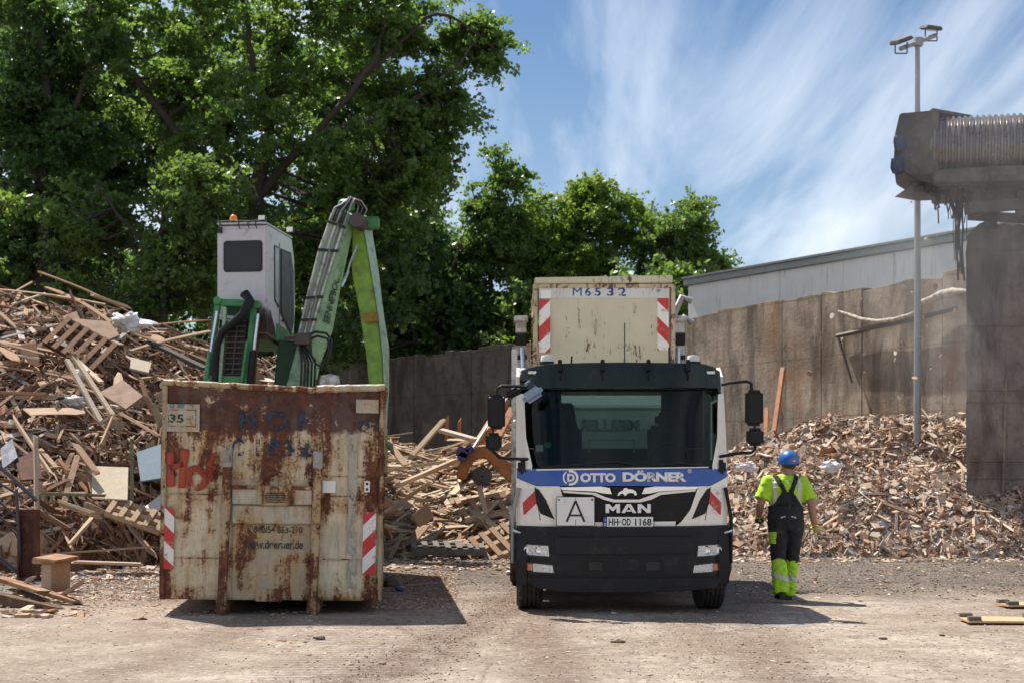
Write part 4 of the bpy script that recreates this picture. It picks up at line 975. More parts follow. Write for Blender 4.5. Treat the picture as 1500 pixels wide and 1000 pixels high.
# pale leaning frame
fr = empty('wooden_lattice', P(130,575,24.6), 'long pale wooden frame leaning down the left heap', 'frame'); o0 = fr.location
for a, b, w_ in (((98,527,25.0),(148,618,24.2),.09), ((108,522,25.1),(165,608,24.3),.09), ((98,522,25.1),(112,520,25.1),.07), ((146,620,24.2),(166,607,24.2),.07)):
    mb = MB(o0); mb.beam(P(*a), P(*b), w_, .05); mb.build('frame_bar', m_palewood, fr)
for a, b, w, t, m, lab in [
    ((20,612,23.6),(76,696,22.2),.055,.05,m_palewood,'long thin tan batten slanting down at the left behind the railing'),
    ((52,636,22.2),(55,810,21.3),.07,.05,m_palewood,'tall upright batten behind the brown steel column'),
    ((103,520,26.5),(148,560,25.6),.10,.05,m_wood,'dark plank crossing the slanted pallet'),
    ((160,595,25.0),(236,640,23.6),.12,.05,m_wood,'long brown plank running down to the top left of the container'),
    ((218,500,28.0),(300,540,26.6),.16,.07,plain('charred_wood', (.06,.05,.045), .9, var=.4),'thick charred dark beam on the upper right slope of the left heap'),
    ((175,548,25.6),(168,590,24.8),.16,.03,m_palewood,'short pale plank standing against the brown slab'),
    ((148,650,23.0),(166,608,23.6),.05,.03,m_palewood,'short thin lath pointing up above the cream board'),
    ((110,650,22.9),(140,690,22.3),.13,.04,m_wood,'grey plank leaning behind the cream board top left corner'),
    ((85,735,22.2),(140,754,22.0),.20,.05,m_palewood,'wide pale plank sloping left of the broken pallet'),
    ((100,800,22.0),(132,762,22.2),.26,.03,m_palewood,'broad tapered pale board under the broken pallet'),
    ((150,765,22.1),(180,805,21.9),.10,.04,m_wood,'reddish plank under the broken pallet'),
    ((190,770,22.3),(222,808,21.9),.16,.04,m_wood,'grey board leaning at the container side of the broken pallet'),
    ((60,812,21.6),(228,800,21.7),.06,.03,m_palewood,'long pale lath lying level at the foot of the left heap'),
    ((100,822,21.3),(210,826,21.3),.05,.04,m_palewood,'straight pale lath lying lowest at the foot of the left heap'),
    ((0,575,24.5),(70,578,24.5),.06,.05,m_wood,'level brown batten at the left edge, half way up the heap'),
    ((135,432,28.6),(186,450,28.6),.11,.05,m_wood,'brown plank sticking out along the crest of the left heap'),
    ((577,713,26.8),(672,672,27.6),.11,.08,m_palewood,'long tan beam slanting up across the pale heap'),
    ((603,668,28.5),(650,615,29.5),.10,.08,m_palewood,'rough thick branch like plank standing out of the pale heap'),
    ((570,650,28.5),(595,682,27.6),.15,.04,m_palewood,'broad pale plank at the left end of the pale heap'),
    ((660,726,26.9),(692,694,27.3),.26,.03,m_palewood,'widest pale board slanting in the middle of the pale heap'),
    ((702,712,26.9),(712,752,26.4),.10,.04,m_palewood,'upright pale board right of the middle of the pale heap'),
    ((592,730,26.7),(628,708,26.9),.22,.03,m_palewood,'wide pale board at the lower left of the pale heap'),
    ((646,630,29.8),(700,645,29.4),.12,.08,m_wood,'brown beam lying along the crest of the pale heap'),
    ((694,655,29),(718,618,30),.05,.05,m_galv,'thin grey metal bar pointing up at the crest of the pale heap'),
    ((654,643,30),(655,612,30),.06,.06,m_orangesteel,'left of two short rusty posts in front of the shaded wall'),
    ((673,640,30),(673,617,30),.06,.06,m_orangesteel,'right of two short rusty posts in front of the shaded wall'),
    ((700,650,29.5),(742,585,30.5),.20,.12,m_orangesteel,'thick reddish beam rising steeply behind the left truck mirror'),
    ((722,655,29.2),(750,600,30.2),.16,.12,m_orangesteel,'second reddish beam rising beside the truck, nearer to the loader arm'),
    ((560,690,25.4),(578,720,25.2),.10,.06,plain('charred_wood', (.06,.05,.045)),'dark plank leaning at the back corner of the container'),
    ((600,795,26.0),(622,770,26.2),.3,.03,m_palewood,'grey brown board standing on edge low in the pale heap'),
    ((582,862,19.6),(640,857,19.8),.10,.09,m_wood,'short brown beam lying on the yard right of the container'),
    ((1300,815,26.2),(1420,818,26.1),.10,.06,plain('charred_wood', (.06,.05,.045)),'long dark beam lying at the foot of the chip heap'),
    ((1400,819,25.9),(1510,820,25.8),.16,.07,plain('charred_wood', (.06,.05,.045)),'dark beam at the foot of the chip heap by the right edge'),
    ((1290,735,26.8),(1350,757,26.3),.09,.05,m_palewood,'yellowish batten slanting in the middle of the chip heap'),
    ((1200,662,28.6),(1245,655,28.8),.12,.08,m_orangesteel,'reddish bar lying high on the chip heap'),
    ((1330,790,26.3),(1385,765,26.6),.08,.05,m_wood,'reddish stick slanting low on the chip heap'),
    ((1455,788,26.2),(1500,770,26.3),.07,.05,m_wood,'brown stick leaning at the right edge of the chip heap')]:
    stick(a, b, w, t, m, 'plank' if m not in (m_galv, m_orangesteel) else 'steel_bar', lab, 'plank' if m not in (m_galv, m_orangesteel) else 'metal bar', random.uniform(-.5, .5))
mb = MB(); mb.ball((0,0,0), (.32,.3,.25), 12, 8); me = mb.mesh('s')
for v in me.vertices: v.co *= 1+.3*mnoise.noise(v.co*5)
o = link('stone', me, None, m_conc3, 40); o.location = G(578, 858); o.scale = (.5,.5,.45); o.location.z = .03; tag(o, 'grey stone on the yard beside the short brown beam', 'stone')
mb = MB(); mb.ball((0,0,0), (.06,.05,.04), 10, 6); o = mb.build('cap', m_blue); o.location = G(585, 866); o.location.z = .04; tag(o, 'small blue cap lying by the end of the short brown beam', 'cap')
# orange machine part with blue end
c0 = P(705, 690, 27.0); root = empty('grab_part', c0, 'orange arched machine part with dark roller and blue block on the pale heap', 'machine part')
st = []
for (ox, oy), (ix, iy) in zip([(668,700),(672,680),(680,668),(695,655),(712,652),(728,662),(742,674),(760,690)], [(684,702),(686,692),(690,680),(700,671),(710,670),(722,682),(734,696),(748,706)]):
    st.append([P(ox,oy,26.9), P(ix,iy,26.9), P(ix,iy,27.5), P(ox,oy,27.5)])
mb = MB(c0); mb.stations(st); mb.build('arch', m_orangesteel, root, bevel=.02)
mb = MB(c0); mb.lathe(P(706,697,26.95), (0,1,0), [(0,.02),(0,.12),(.02,.19),(.45,.19),(.45,0)], 22); mb.build('roller', m_steel, root)
mb = MB(c0); q = P(678,662,26.8); mb.box(q, (.22,.3,.2), (0,.3,0)); mb.lathe(q+Vector((.0,-.15,-.08)), (0,1,0), [(0,0),(0,.1),(.3,.1),(.3,0)], 14); mb.lathe(q+Vector((.12,-.15,.06)), (0,1,0), [(0,0),(0,.08),(.3,.08),(.3,0)], 14)
mb.build('hydraulic_block', plain('violet_blue', (.035,.04,.20), .45, var=.2, dirt=(.08,.06,.05), dirtamt=.4), root, bevel=.015)
# steel column
b0 = G(42, 848); root = empty('steel_column', b0, 'rust brown steel H column standing upright at the left front of the heap', 'column')
mb = MB(b0); sx = .27
mb.box(b0+Vector((-.12,0,.51)), (.025,.22,1.02)); mb.box(b0+Vector((.12,0,.51)), (.025,.22,1.02)); mb.box(b0+Vector((0,0,.51)), (.22,.02,1.02)); mb.build('profile', m_rustred, root, bevel=.004)
mb = MB(b0); mb.box(b0+Vector((0,0,.02)), (.34,.3,.03)); mb.build('base_plate', m_rustred, root)
b0 = G(82, 866); root = empty('wooden_block', b0, 'short T shaped wooden block with orange brown top standing before the column', 'wooden block'); root.rotation_euler = (0, 0, R(-28))
m_oldtimber = plain('dark_old_timber', (.15,.085,.05), .95, var=.6, dirt=(.05,.035,.025), dirtamt=.5, scale=9, bump=.6)
m_blockw = plain('varnished_wood', (.26,.12,.045), .85, var=.3, dirt=(.35,.28,.2), dirtamt=.5)
mb = MB(); mb.box((0,0,.20), (.19,.34,.40)); mb.build('web', m_wood, root, bevel=.01)
mb = MB(); mb.box((0,0,.43), (.44,.42,.055), (R(5),R(3),0)); mb.box((0,-.20,.40),(.44,.03,.06)); mb.build('top', m_blockw, root, bevel=.012)
# stair railing at the left edge
m_rail = plain('blue_grey_railing', (.075,.09,.13), .4, .3, var=.25, dirt=(.10,.06,.04), dirtamt=.3); o0 = P(20, 760, 20.6)
root = empty('railing', o0, 'dark blue grey stair railing lying at the left edge against the heap', 'railing')
for a, b, r in (((-30,655),(54,733),.028),((-30,690),(34,728),.018),((-30,706),(26,760),.018),((-30,735),(28,778),.018),((-30,790),(30,842),.03),((24,715),(30,835),.022)):
    mb = MB(o0); mb.tube([P(a[0],a[1],20.4), P(b[0],b[1],20.7)], r, 8); mb.build('rail', m_rail, root, smooth=60)
# timbers at the lower left
rr = random.Random(3)
for i, (a, b, w, t, m, lab) in enumerate([
    ((-10,873),(98,898),.17,.12,m_oldtimber,'heavy dark squared timber, lowest of the pile at the lower left corner'),
    ((-5,845),(60,866),.16,.05,m_blockw,'orange brown board at the top left of the corner timber pile'),
    ((50,862),(108,880),.15,.05,m_blockw,'splintered orange brown board at the right end of the corner timber pile'),
    ((0,892),(42,850),.07,.04,m_palewood,'light batten crossing the corner timber pile'),
    ((90,872),(126,848),.07,.04,m_wood,'thin batten propped on the right end of the corner timber pile'),
    ((60,885),(110,898),.10,.05,m_oldtimber,'grey splintered plank end beside the lowest corner timber'),
    ((20,862),(70,880),.10,.04,m_oldtimber,'middle plank of the corner timber pile'),
    ((112,872),(140,874),.06,.03,m_wood,'small flat lath on the yard right of the corner timber pile'),
    ((115,893),(146,896),.06,.03,m_wood,'small curved bark strip on the sand right of the corner pile')]):
    Yb = 16.9 - .25*(i in (0,5)); q0 = (a[0], a[1], Yb); q1 = (b[0], b[1], Yb-(.3 if i in (0,1,6) else .1))
    if i > 6: Yb = G(750, a[1]).y; q0 = (a[0], a[1]-1, Yb); q1 = (b[0], b[1]-1, Yb)
    stick(q0, q1, w, t, m, 'timber', lab, 'timber')
# flat board with four feet at the right edge, and a second one further back
def feet_board(c, w, d, label, rz, col):
    root = empty('packing_board', c, label, 'board', rz); mb = MB(); mb.box((0,0,.035), (w, d, .022)); mb.build('panel', col, root, bevel=.003)
    for sx in (-1, 1):
        for sy in (-1, 1):
            mb = MB(); mb.box((sx*(w/2-.07), sy*(d/2-.05), .066), (.13,.08,.04)); mb.build('foot', plain('grey_wood', (.14,.125,.11)), root, bevel=.004)
    return root
m_ply = plain('plywood', (.55,.36,.20), .6, var=.12, dirt=(.35,.25,.17), dirtamt=.25)
g1 = G(1468, 912); feet_board(g1, .80, .46, 'tan plywood board with four dark blocks lying on the yard at the right edge', R(-4), m_ply)
g2 = G(1505, 889); feet_board(g2, .62, .34, 'smaller tan board behind the four block board at the right edge', R(6), m_ply)
# a few clods one can see on the yard
for i, (px, py, s) in enumerate([(470,935,.10),(1142,925-60+72,.0),(905,905+35,.09),(1293,935,.06),(1240,912,.05),(205,908,.10),(1010,915,.05),(1380,930,.05),(560,972,.05),(1180,970,.04)]):
    if s == 0: continue
    mb = MB(); s *= .6; mb.ball((0,0,0), (s, s*.6, s*.3), 12, 8); me = mb.mesh('c')
    for v in me.vertices: v.co *= 1+.9*mnoise.noise(v.co*25+Vector((i,0,0)))
    o = link('dirt_clod', me, None, m_rustred if i % 2 else plain('dark_clod', (.09,.06,.045), .95, var=.4), 30); o.location = G(px, py)+Vector((0,0,s*.15)); tag(o, 'small dark clod of dirt lying on the sunlit yard', 'clod', 'small dirt clods on the yard')
# ---------------------------------------------------------------- roll-off container
S = 132.7; WX = 1.205
root = empty('roll_off_container', (-2.66, 15.7, 0), 'big rust streaked cream roll off container with red graffiti on its front', 'container', R(4.3))
root.rotation_euler = (0, R(.9), R(5.4))
m_rc = rusty('rusty_container', CREAM, band=True, amount=.30); m_rs = rusty('rusty_parts', (.46,.38,.25), amount=.72); m_clean = rusty('cleaner_paint', (.50,.47,.37), amount=.22)
def K(px, py): return ((px-396)/S, (HZ-py)/S+EYE)     # local (x, z) of a photo pixel on the front plane
L = 6.4; zb = .16; zt = 2.53
# front wall: bowed plate with dents
def front(x, z): return .022*mnoise.noise(Vector((x*1.6, 0, z*1.9)))+.006*mnoise.noise(Vector((x*6, 3, z*6)))+.02*math.sin(z*3)*0
zs = [zb+(zt-zb)*i/40 for i in range(41)]; xs_ = [-WX+2*WX*i/40 for i in range(41)]
vs = []; fs = []
seams = (.62, .98+.32, 1.53)
for j, z in enumerate(zs):
    for i, x in enumerate(xs_):
        y = front(x, z)
        if min(i, 40-i) == 0: y += .02
        vs.append((x, y, z))
for j in range(40):
    for i in range(40): fs.append((j*41+i, j*41+i+1, (j+1)*41+i+1, (j+1)*41+i))
mb = MB(); mb.add(vs, fs); o = mb.build('front_wall', m_rc, root, smooth=60); sm = o.modifiers.new('s', 'SOLIDIFY'); sm.thickness = .03; sm.offset = -1
me = evaluated(o); o.modifiers.clear(); o.data = me
for z in (.61, 1.31, 1.53):
    
    for x0, x1 in ((-WX+.01, -.56), (.56, WX-.01)): mb = MB(); mb.b2(x0, x1, -.014, .01, z, z+.012); mb.build('weld_seam', m_rs, root)
for sx in (-1, 1):
    mb = MB(); mb.b2(*sorted((sx*WX, sx*(WX-.035))), .03, L, zb, zt-.02)
    for k in range(8): y = .5+k*.8; mb.b2(*sorted((sx*WX, sx*(WX+.025))), y, y+.09, zb+.05, zt-.1)
    mb.build('side_wall', m_rs, root)
    mb = MB(); mb.beam((sx*(WX-.02), -.012, zb), (sx*(WX-.02), -.012, zt-.03), .055, .05); mb.build('corner_post', m_rs, root, bevel=.012)
mb = MB(); mb.b2(-WX+.04, WX-.04, .04, L-.05, zb+.02, zb+.08); mb.build('floor', m_rs, root)
mb = MB(); mb.b2(-WX, WX, L-.04, L, zb, zt-.02); mb.build('tail_gate', m_rs, root)
# rim: bent and dented top rail
def rim(x0, x1, z0, z1, r=.04, col=m_rs, y=0.0, dent=.012, nm='top_rail', ph=0):
    mb = MB(); pts = [(x0+(x1-x0)*i/24, y+.01*mnoise.noise(Vector((i*.6, ph, 0))), z0+(z1-z0)*i/24+dent*mnoise.noise(Vector((i*.5, 3+ph, 1)))) for i in range(25)]
    mb.tube(pts, r, 10); return mb.build(nm, col, root, smooth=60)
rim(-WX, .48, K(0,563)[1], K(0,570)[1], .035, m_rs); rim(.46, WX+.0, K(0,568)[1], K(0,564)[1], .042, m_clean, ph=9)
for sx in (-1, 1):
    mb = MB(); mb.tube([(sx*WX, .0, zt-.03), (sx*WX, L, zt-.03)], .045, 8); mb.build('side_rail', m_rs, root, smooth=60)
# load: a little pale waste visible along the rim
mb = MB(); rr = random.Random(8)
# lifting rails, slightly splayed, running down to the skids
for sx in (-1, 1):
    top = K(331, 682) if sx < 0 else K(461, 682); bot = K(325, 902) if sx < 0 else K(457, 902)
    mb = MB(); x0, z0 = top; x1, z1 = bot; n = 14; st = []
    for i in range(n+1):
        t = i/n; x = x0+(x1-x0)*t+.006*mnoise.noise(Vector((i*.9, sx, 0))); z = z0+(0.0-z0)*t; w_ = .048; yf = -.10 if t < .97 else -.07
        st.append([(x-w_, yf, z), (x+w_, yf, z), (x+w_, -.012, z), (x-w_, -.012, z)])
    mb.stations(st); mb.build('rail', m_rs, root, bevel=.008)
    mb = MB(); mb.b2(x0-.052, x0+.052, -.125, -.012, z0-.02, z0+.17); mb.box((x0, -.13, z0+.08), (.06,.02,.09)); mb.build('rail_cap', plain('zinc_plate', (.34,.33,.30), .45, .5, var=.35, dirt=(.14,.08,.05), dirtamt=.5, scale=12), root, bevel=.008)
    mb = MB(); mb.b2(x1-.07, x1+.07, .02, L-.2, 0.02, .17); mb.build('skid', m_rs, root)
    mb = MB(); mb.lathe((x1-.06, .25, .10), (1,0,0), [(0,0),(0,.10),(.12,.10),(.12,0)], 16); mb.build('roller', m_steel, root)
# centre bay
xl, xr = K(338,0)[0]+.0, K(454,0)[0]
mb = MB(); mb.b2(xl, xr, -.075, -.02, K(0,738)[1], K(0,716)[1]); mb.b2(xl, xr, -.055, -.02, K(0,766)[1], K(0,740)[1]); mb.build('cross_beam', m_clean, root, bevel=.01)
mb = MB(); mb.b2(xl, xr, -.085, -.02, K(0,716)[1]+.002, K(0,712)[1]+.01); mb.build('beam_lip', m_rs, root, bevel=.004)
mb = MB(); mb.b2(xl+.01, xr-.01, -.018, -.006, K(0,874)[1], K(0,768)[1]); mb.build('centre_plate', m_clean if False else rusty('centre_plate', (.46,.39,.27), amount=.45), root)
mb = MB(); mb.b2(K(373,0)[0], K(412,0)[0], -.045, -.016, K(0,880)[1], K(0,861)[1]); mb.build('step_plate', m_rs, root, bevel=.01)
# lifting hook arch
cx, cz = K(400, 713); r = .165; pts = [(cx-r, -.10, cz-.19)]+[(cx+r*math.cos(a), -.10-.05*math.sin(a), cz+r*.95*math.sin(a)) for a in [math.pi*(1-k/14) for k in range(15)]]+[(cx+r, -.10, cz-.19)]
mb = MB(); mb.tube(pts, .026, 10); mb.build('hook_bar', m_rs, root, smooth=60)
mb = MB(); mb.b2(cx-.14, cx+.14, -.09, -.078, cz-.20, cz-.01); mb.build('hook_plate', m_rs, root, bevel=.004)
mb = MB()
for k in range(5): mb.b2(cx-.10, cx+.10, -.098, -.0905, cz-.07-k*.024, cz-.058-k*.024)
mb.build('hook_slots', m_soot, root)
# number field, patches and stickers
def plate(name, px0, px1, py0, py1, mat, y=-.026, th=.004, par=root, lab=None):
    a, b = K(px0, py1), K(px1, py0); mb = MB(); mb.b2(a[0], b[0], y, y+th, a[1], b[1]); o = mb.build(name, mat, par); 
    if lab: o['label'] = lab
    return o
m_creampatch = rusty('cream_patch', (.48,.44,.33), amount=.15)
plate('number_field', 240, 289, 594, 634, m_creampatch)
fld = plate('field_frame', 244, 284, 602, 603, m_rs, y=-.030); 
for (a, b, c_, d) in ((244,284,626,627),(244,245,603,626),(283,284,603,626)): plate('field_frame', a, b, c_, d, m_rs, y=-.030)
m_turq = worn('turquoise_worn', (.16,.30,.30), .8); plate('number_field_arch', 246, 280, 594, 600, m_turq, y=-.0305, th=.003)
plate('bare_patch', 515, 548, 582, 602, m_creampatch)
plate('light_strip', 506, 518, 634, 860, worn('light_worn', (.50,.47,.38), .75, 4), y=-.0265)
m_w_ink = worn('ink_worn', (.03,.05,.06), .9, 16); m_w_blue = worn('blue_worn', (.022,.065,.115), .6, 9); m_w_teal = worn('teal_worn', (.03,.06,.07), .75, 9)
m_w_red = worn('red_worn', (.46,.075,.035), .85, 5); m_w_grey = worn('grey_ink_worn', (.05,.06,.06), .85, 15)
def ktext(name, body, px0, px1, py0, py1, mat, bold=0, y=-.031, rz=0, spacing=1):
    a, b = K(px0, py1), K(px1, py0)
    return text(name, body, ((a[0]+b[0])/2, y, (a[1]+b[1])/2), mat, root, w=b[0]-a[0], h=b[1]-a[1], bold=bold, ext=.0015, rot=(0, rz, 0), spacing=spacing)
ktext('stencil_number', '35', 246, 266, 609, 621, m_w_ink, .02); ktext('stencil_unit', 'm³', 269, 280, 611, 621, worn('faint_ink', (.2,.2,.17), .35, 16))
ktext('stencil_number', '35', 518, 536, 613, 626, m_w_teal, .03); ktext('stencil_unit', 'm³', 537, 549, 615, 626, m_w_teal, .02)
ktext('stencil_word', 'HOF', 346, 448, 601, 630, m_w_blue, .025, spacing=1.6, y=-.029)
ktext('stencil_code', 'C', 336, 353, 643, 668, m_w_blue, .02); ktext('stencil_code', '1832', 371, 450, 643, 668, m_w_blue, .02, spacing=1.2)
# red graffiti: hand sprayed strokes
mb = MB()
def stroke(pts, r=.042):
    q = []
    for i in range(len(pts)-1):
        p0, p1, p2, p3 = [Vector((*K(*pts[max(0, min(len(pts)-1, j))]), 0)) for j in (i-1, i, i+1, i+2)]
        for k in range(5):
            t = k/5; q.append(.5*((2*p1)+(p2-p0)*t+(2*p0-5*p1+4*p2-p3)*t*t+(3*p1-p0-3*p2+p3)*t**3))
    q.append(Vector((*K(*pts[-1]), 0)))
    vs = []; n = len(q)
    for i, p in enumerate(q):
        t = (q[min(i+1, n-1)]-q[max(i-1, 0)]).normalized(); s_ = Vector((-t.y, t.x, 0)); rr_ = r*(.8+.35*mnoise.noise(Vector((i*.3, pts[0][0], 0)))+.2)
        for sg in (-1, 1):
            c = p+s_*rr_*sg; vs.append((c.x, -.0275, c.y))
    mb.add(vs, [(2*i, 2*i+1, 2*i+3, 2*i+2) for i in range(n-1)])
stroke([(247,664),(248,690),(250,714)]); stroke([(269,659),(267,688),(265,716)]); stroke([(248,688),(258,684),(267,681)], .03)
stroke([(293,690),(281,687),(275,698),(279,713),(292,714),(299,703),(295,692)], .036); stroke([(316,666),(306,674),(305,690),(306,716)], .036); stroke([(292,692),(304,690),(314,684)], .026)
o = mb.build('graffiti', m_w_red, root, smooth=180)
sm = o.modifiers.new('s', 'SOLIDIFY'); sm.thickness = .0015; o.data = evaluated(o); o.modifiers.clear()
ktext('phone_number', '(  040/54 883-210', 360, 440, 770, 783, m_w_grey, .01); ktext('web_address', 'www.doerner.de', 356, 441, 790, 803, m_w_grey, .015)
plate('white_sticker', 468, 487, 702, 720, m_plate, y=-.0305, lab='small square white sticker'); plate('small_sticker', 529, 537, 702, 718, m_plate, y=-.0305)
mb = MB()
for k, (a, b) in enumerate(((531,704),(531,712))):
    c = K(a+2, b+2); mb.lathe((c[0], -.0315, c[1]), (0,-1,0), [(0,0),(0,.016),(.001,.016),(.001,0)], 12)
mb.build('sticker_dots', m_ink, root)
m_tapeL = stripes('worn_stripes', 1, .15); m_tapeR = stripes('worn_stripes_mirrored', -1, .15)
plate('warning_tape', 239, 255, 745, 834, m_tapeL, y=-.0305, lab='peeling red and white warning tape'); plate('warning_tape', 528, 547, 747, 840, m_tapeR, y=-.0305, lab='red and white warning tape on the right')
# fill of waste so that the inside is not empty from above
n = 260; C = np.stack([rng.uniform(-1.1, 1.1, n), rng.uniform(.7, L-.7, n), rng.uniform(.9, 1.5, n)], 1); s = rng.uniform(.2, .9, n)
V, Fc = boxes(C, np.stack([s, s*.25, np.full(n, .03)], 1), rotmats(rng.uniform(0, 6, n), rng.normal(0, .3, n), rng.normal(0, .3, n)))
o = from_np('wood_waste', V, Fc, m_woodstuff, None, np.repeat(rng.uniform(0, 1, n), 6)); o.location = (-2.66, 15.7, 0); o.rotation_euler = (0, 0, R(4.3)); tag(o, 'broken wood inside the rusty container', None, None, 'stuff')
# ---------------------------------------------------------------- skip loader truck
TY = 15.75; S7 = F/TY; TX = 163/S7
root = empty('skip_loader_truck', (TX, TY, 0), 'white and black skip loader truck with blue name band in the middle of the yard', 'truck')
truck = root
def T(px, py): return ((px-913)/S7, (HZ-py)/S7+EYE)
def TP(*pp): return [T(*p) for p in pp]
def face(x, z):      # cab front surface, y as function of x and z
    e = min(1.35, abs(x)/1.18)
    lean = 0 if z < 1.45 else (z-1.45)*.16+max(0, z-2.45)*.1
    return lean+.20*e**5+.03*e**2+(.05*max(0, .45-z) if z < .45 else 0)
def patch(name, poly, off, th, mat, par=root, cuts=.06): return hull_poly(name, poly, face, off, th, mat, par, cuts)
wd = 1.18
# cab body shell: sides, roof, back wall, floor
ysf = .26
mb = MB()
sidep = [(ysf, .96), (1.95, .96), (1.98, 2.55), (1.86, 2.74), (.75, 2.78), (.52, 2.66), (.44, 2.45), (.29, 1.62)]
body = empty('cab_tmp', (0,0,0), None, None); bpy.data.objects.remove(body)
winp = [(.42, 1.66), (1.28, 1.58), (1.28, 2.38), (.56, 2.40)]
for sx in (-1, 1):
    m1 = MB()
    # side skin in pieces around the door window
    def sp(poly, th=.035): m1.prism([(sx*wd, y, z) for y, z in poly], (-sx*th, 0, 0))
    sp([(ysf,.96),(1.95,.96),(1.95,1.56),(1.30,1.56),(.40,1.63),(.29,1.62)]); sp([(1.30,1.562),(1.95,1.562),(1.98,2.55),(1.86,2.74),(1.2,2.76),(1.30,2.40)])
    sp([(.44,2.45),(.565,2.42),(1.295,2.405),(1.19,2.76),(.75,2.78),(.52,2.66)]); sp([(.29,1.625),(.40,1.635),(.555,2.41),(.44,2.44)])
    cb = m1.build('cab_side', m_white, root)
    m1 = MB(); m1.prism([(sx*(wd-.012), y, z) for y, z in winp], (-sx*.008, 0, 0)); m1.build('door_window', m_glass, root)
    m1 = MB(); m1.b2(*sorted((sx*wd, sx*(wd+.02))), 1.36, 1.50, 1.25, 1.30); m1.build('door_handle', m_black, root)
m1 = MB(); m1.prism([(-wd+.036, y, z) for y, z in ((.62,2.69),(.80,2.775),(1.84,2.735),(1.96,2.56),(1.96,2.52),(1.82,2.69),(.82,2.73),(.64,2.64))], (2*wd-.072, 0, 0)); m1.build('cab_roof', m_white, root)
# rear wall with window opening
m1 = MB(); bw = .62
m1.b2(-wd+.04, wd-.04, 1.90, 1.94, .98, 1.86); m1.b2(-wd+.04, wd-.04, 1.90, 1.94, 2.56, 2.66); m1.b2(-wd+.04, -bw, 1.90, 1.94, 1.862, 2.558); m1.b2(bw, wd-.04, 1.90, 1.94, 1.862, 2.558)
m1.build('rear_wall', m_int, root); m1 = MB(); m1.b2(-bw, bw, 1.915, 1.922, 1.864, 2.556); m1.build('rear_window', m_clearglass, root)
m1 = MB(); m1.b2(-wd+.04, wd-.04, .32, 1.89, .98, 1.05); m1.build('cab_floor', m_int, root)
# interior
for x in (-.62, .66):
    m1 = MB(); m1.box((x, 1.30, 1.36), (.50,.52,.16)); m1.box((x, 1.58, 1.78), (.48,.15,.72), (R(-10),0,0)); m1.box((x, 1.68, 2.20), (.28,.11,.20), (R(-10),0,0)); m1.box((x, 1.30, 1.15), (.35,.4,.26)); m1.build('seat', m_seat, root, bevel=.05, seg=3)
m1 = MB(); m1.prism([(-wd+.05, y, z) for y, z in ((.36,1.05),(.80,1.05),(.82,1.50),(.66,1.64),(.36,1.60))], (2*wd-.1,0,0)); m1.build('dashboard', m_int, root, bevel=.03)
m1 = MB(); c = Vector((.60,.84,1.70)); ring = [c+Vector((.22*math.cos(a), .10*math.sin(a)*-1, .20*math.sin(a))) for a in [k*6.2832/24 for k in range(25)]]
m1.tube(ring, .016, 8, False); m1.tube([c+Vector((-.2,0,0)), c+Vector((.2,0,0))], .014, 6); m1.tube([c, c+Vector((0,-.1,-.2))], .03, 8); m1.build('steering_wheel', m_black, root, smooth=60)
m1 = MB(); ax_, az_ = T(867, 655)[0], T(0, 640)[1]
for x0 in (T(867,0)[0], T(936,0)[0]): m1.tube([(x0,.62,T(0,661)[1]), (x0,.62,T(0,642)[1])], .008, 6)
m1.tube([(T(867,0)[0],.62,T(0,642)[1]), (T(936,0)[0],.62,T(0,642)[1])], .008, 6); m1.build('dash_rack', m_galv, root)
m1 = MB(); m1.b2(T(799,0)[0], T(809,0)[0], .45, .46, T(0,654)[1], T(0,646)[1]); m1.build('green_badge', plain('green_badge', (.02,.25,.13), .4), root)
m1 = MB(); m1.b2(T(786,0)[0], T(797,0)[0], .47, .50, T(0,660)[1], T(0,650)[1]); m1.build('papers', m_plate, root)
# upright blue sheet before the rear wall, on the passenger side
m1 = MB(); m1.prism([(T(806,0)[0], 1.78, 1.60), (T(858,0)[0], 1.78, 1.60), (T(858,0)[0], 1.78, 2.05), (T(850,0)[0], 1.78, 2.42), (T(806,0)[0], 1.78, 2.42)], (0,.05,0)); m1.build('blue_sheet', plain('dark_blue_sheet', (.02,.05,.14), .9, var=.4), root, bevel=.02)
# front: pillars, blue band, white lower panel
for sx in (-1, 1):
    pl = TP((1058,574),(1068,574),(1070,640),(1070,685),(1047,688),(1046,682),(1055,640))
    if sx < 0: pl = [(-x, z) for x, z in pl]
    patch('pillar', pl, 0, .05, m_white)
patch('name_band', TP((757,685),(785,686),(1040,686),(1070,685),(1070,697),(1042,711),(786,711),(757,699)), .0, .05, m_blue)
patch('band_edge', TP((786,688.5),(1040,684.5),(1040,683),(786,686.5)), -.006, .02, m_white)
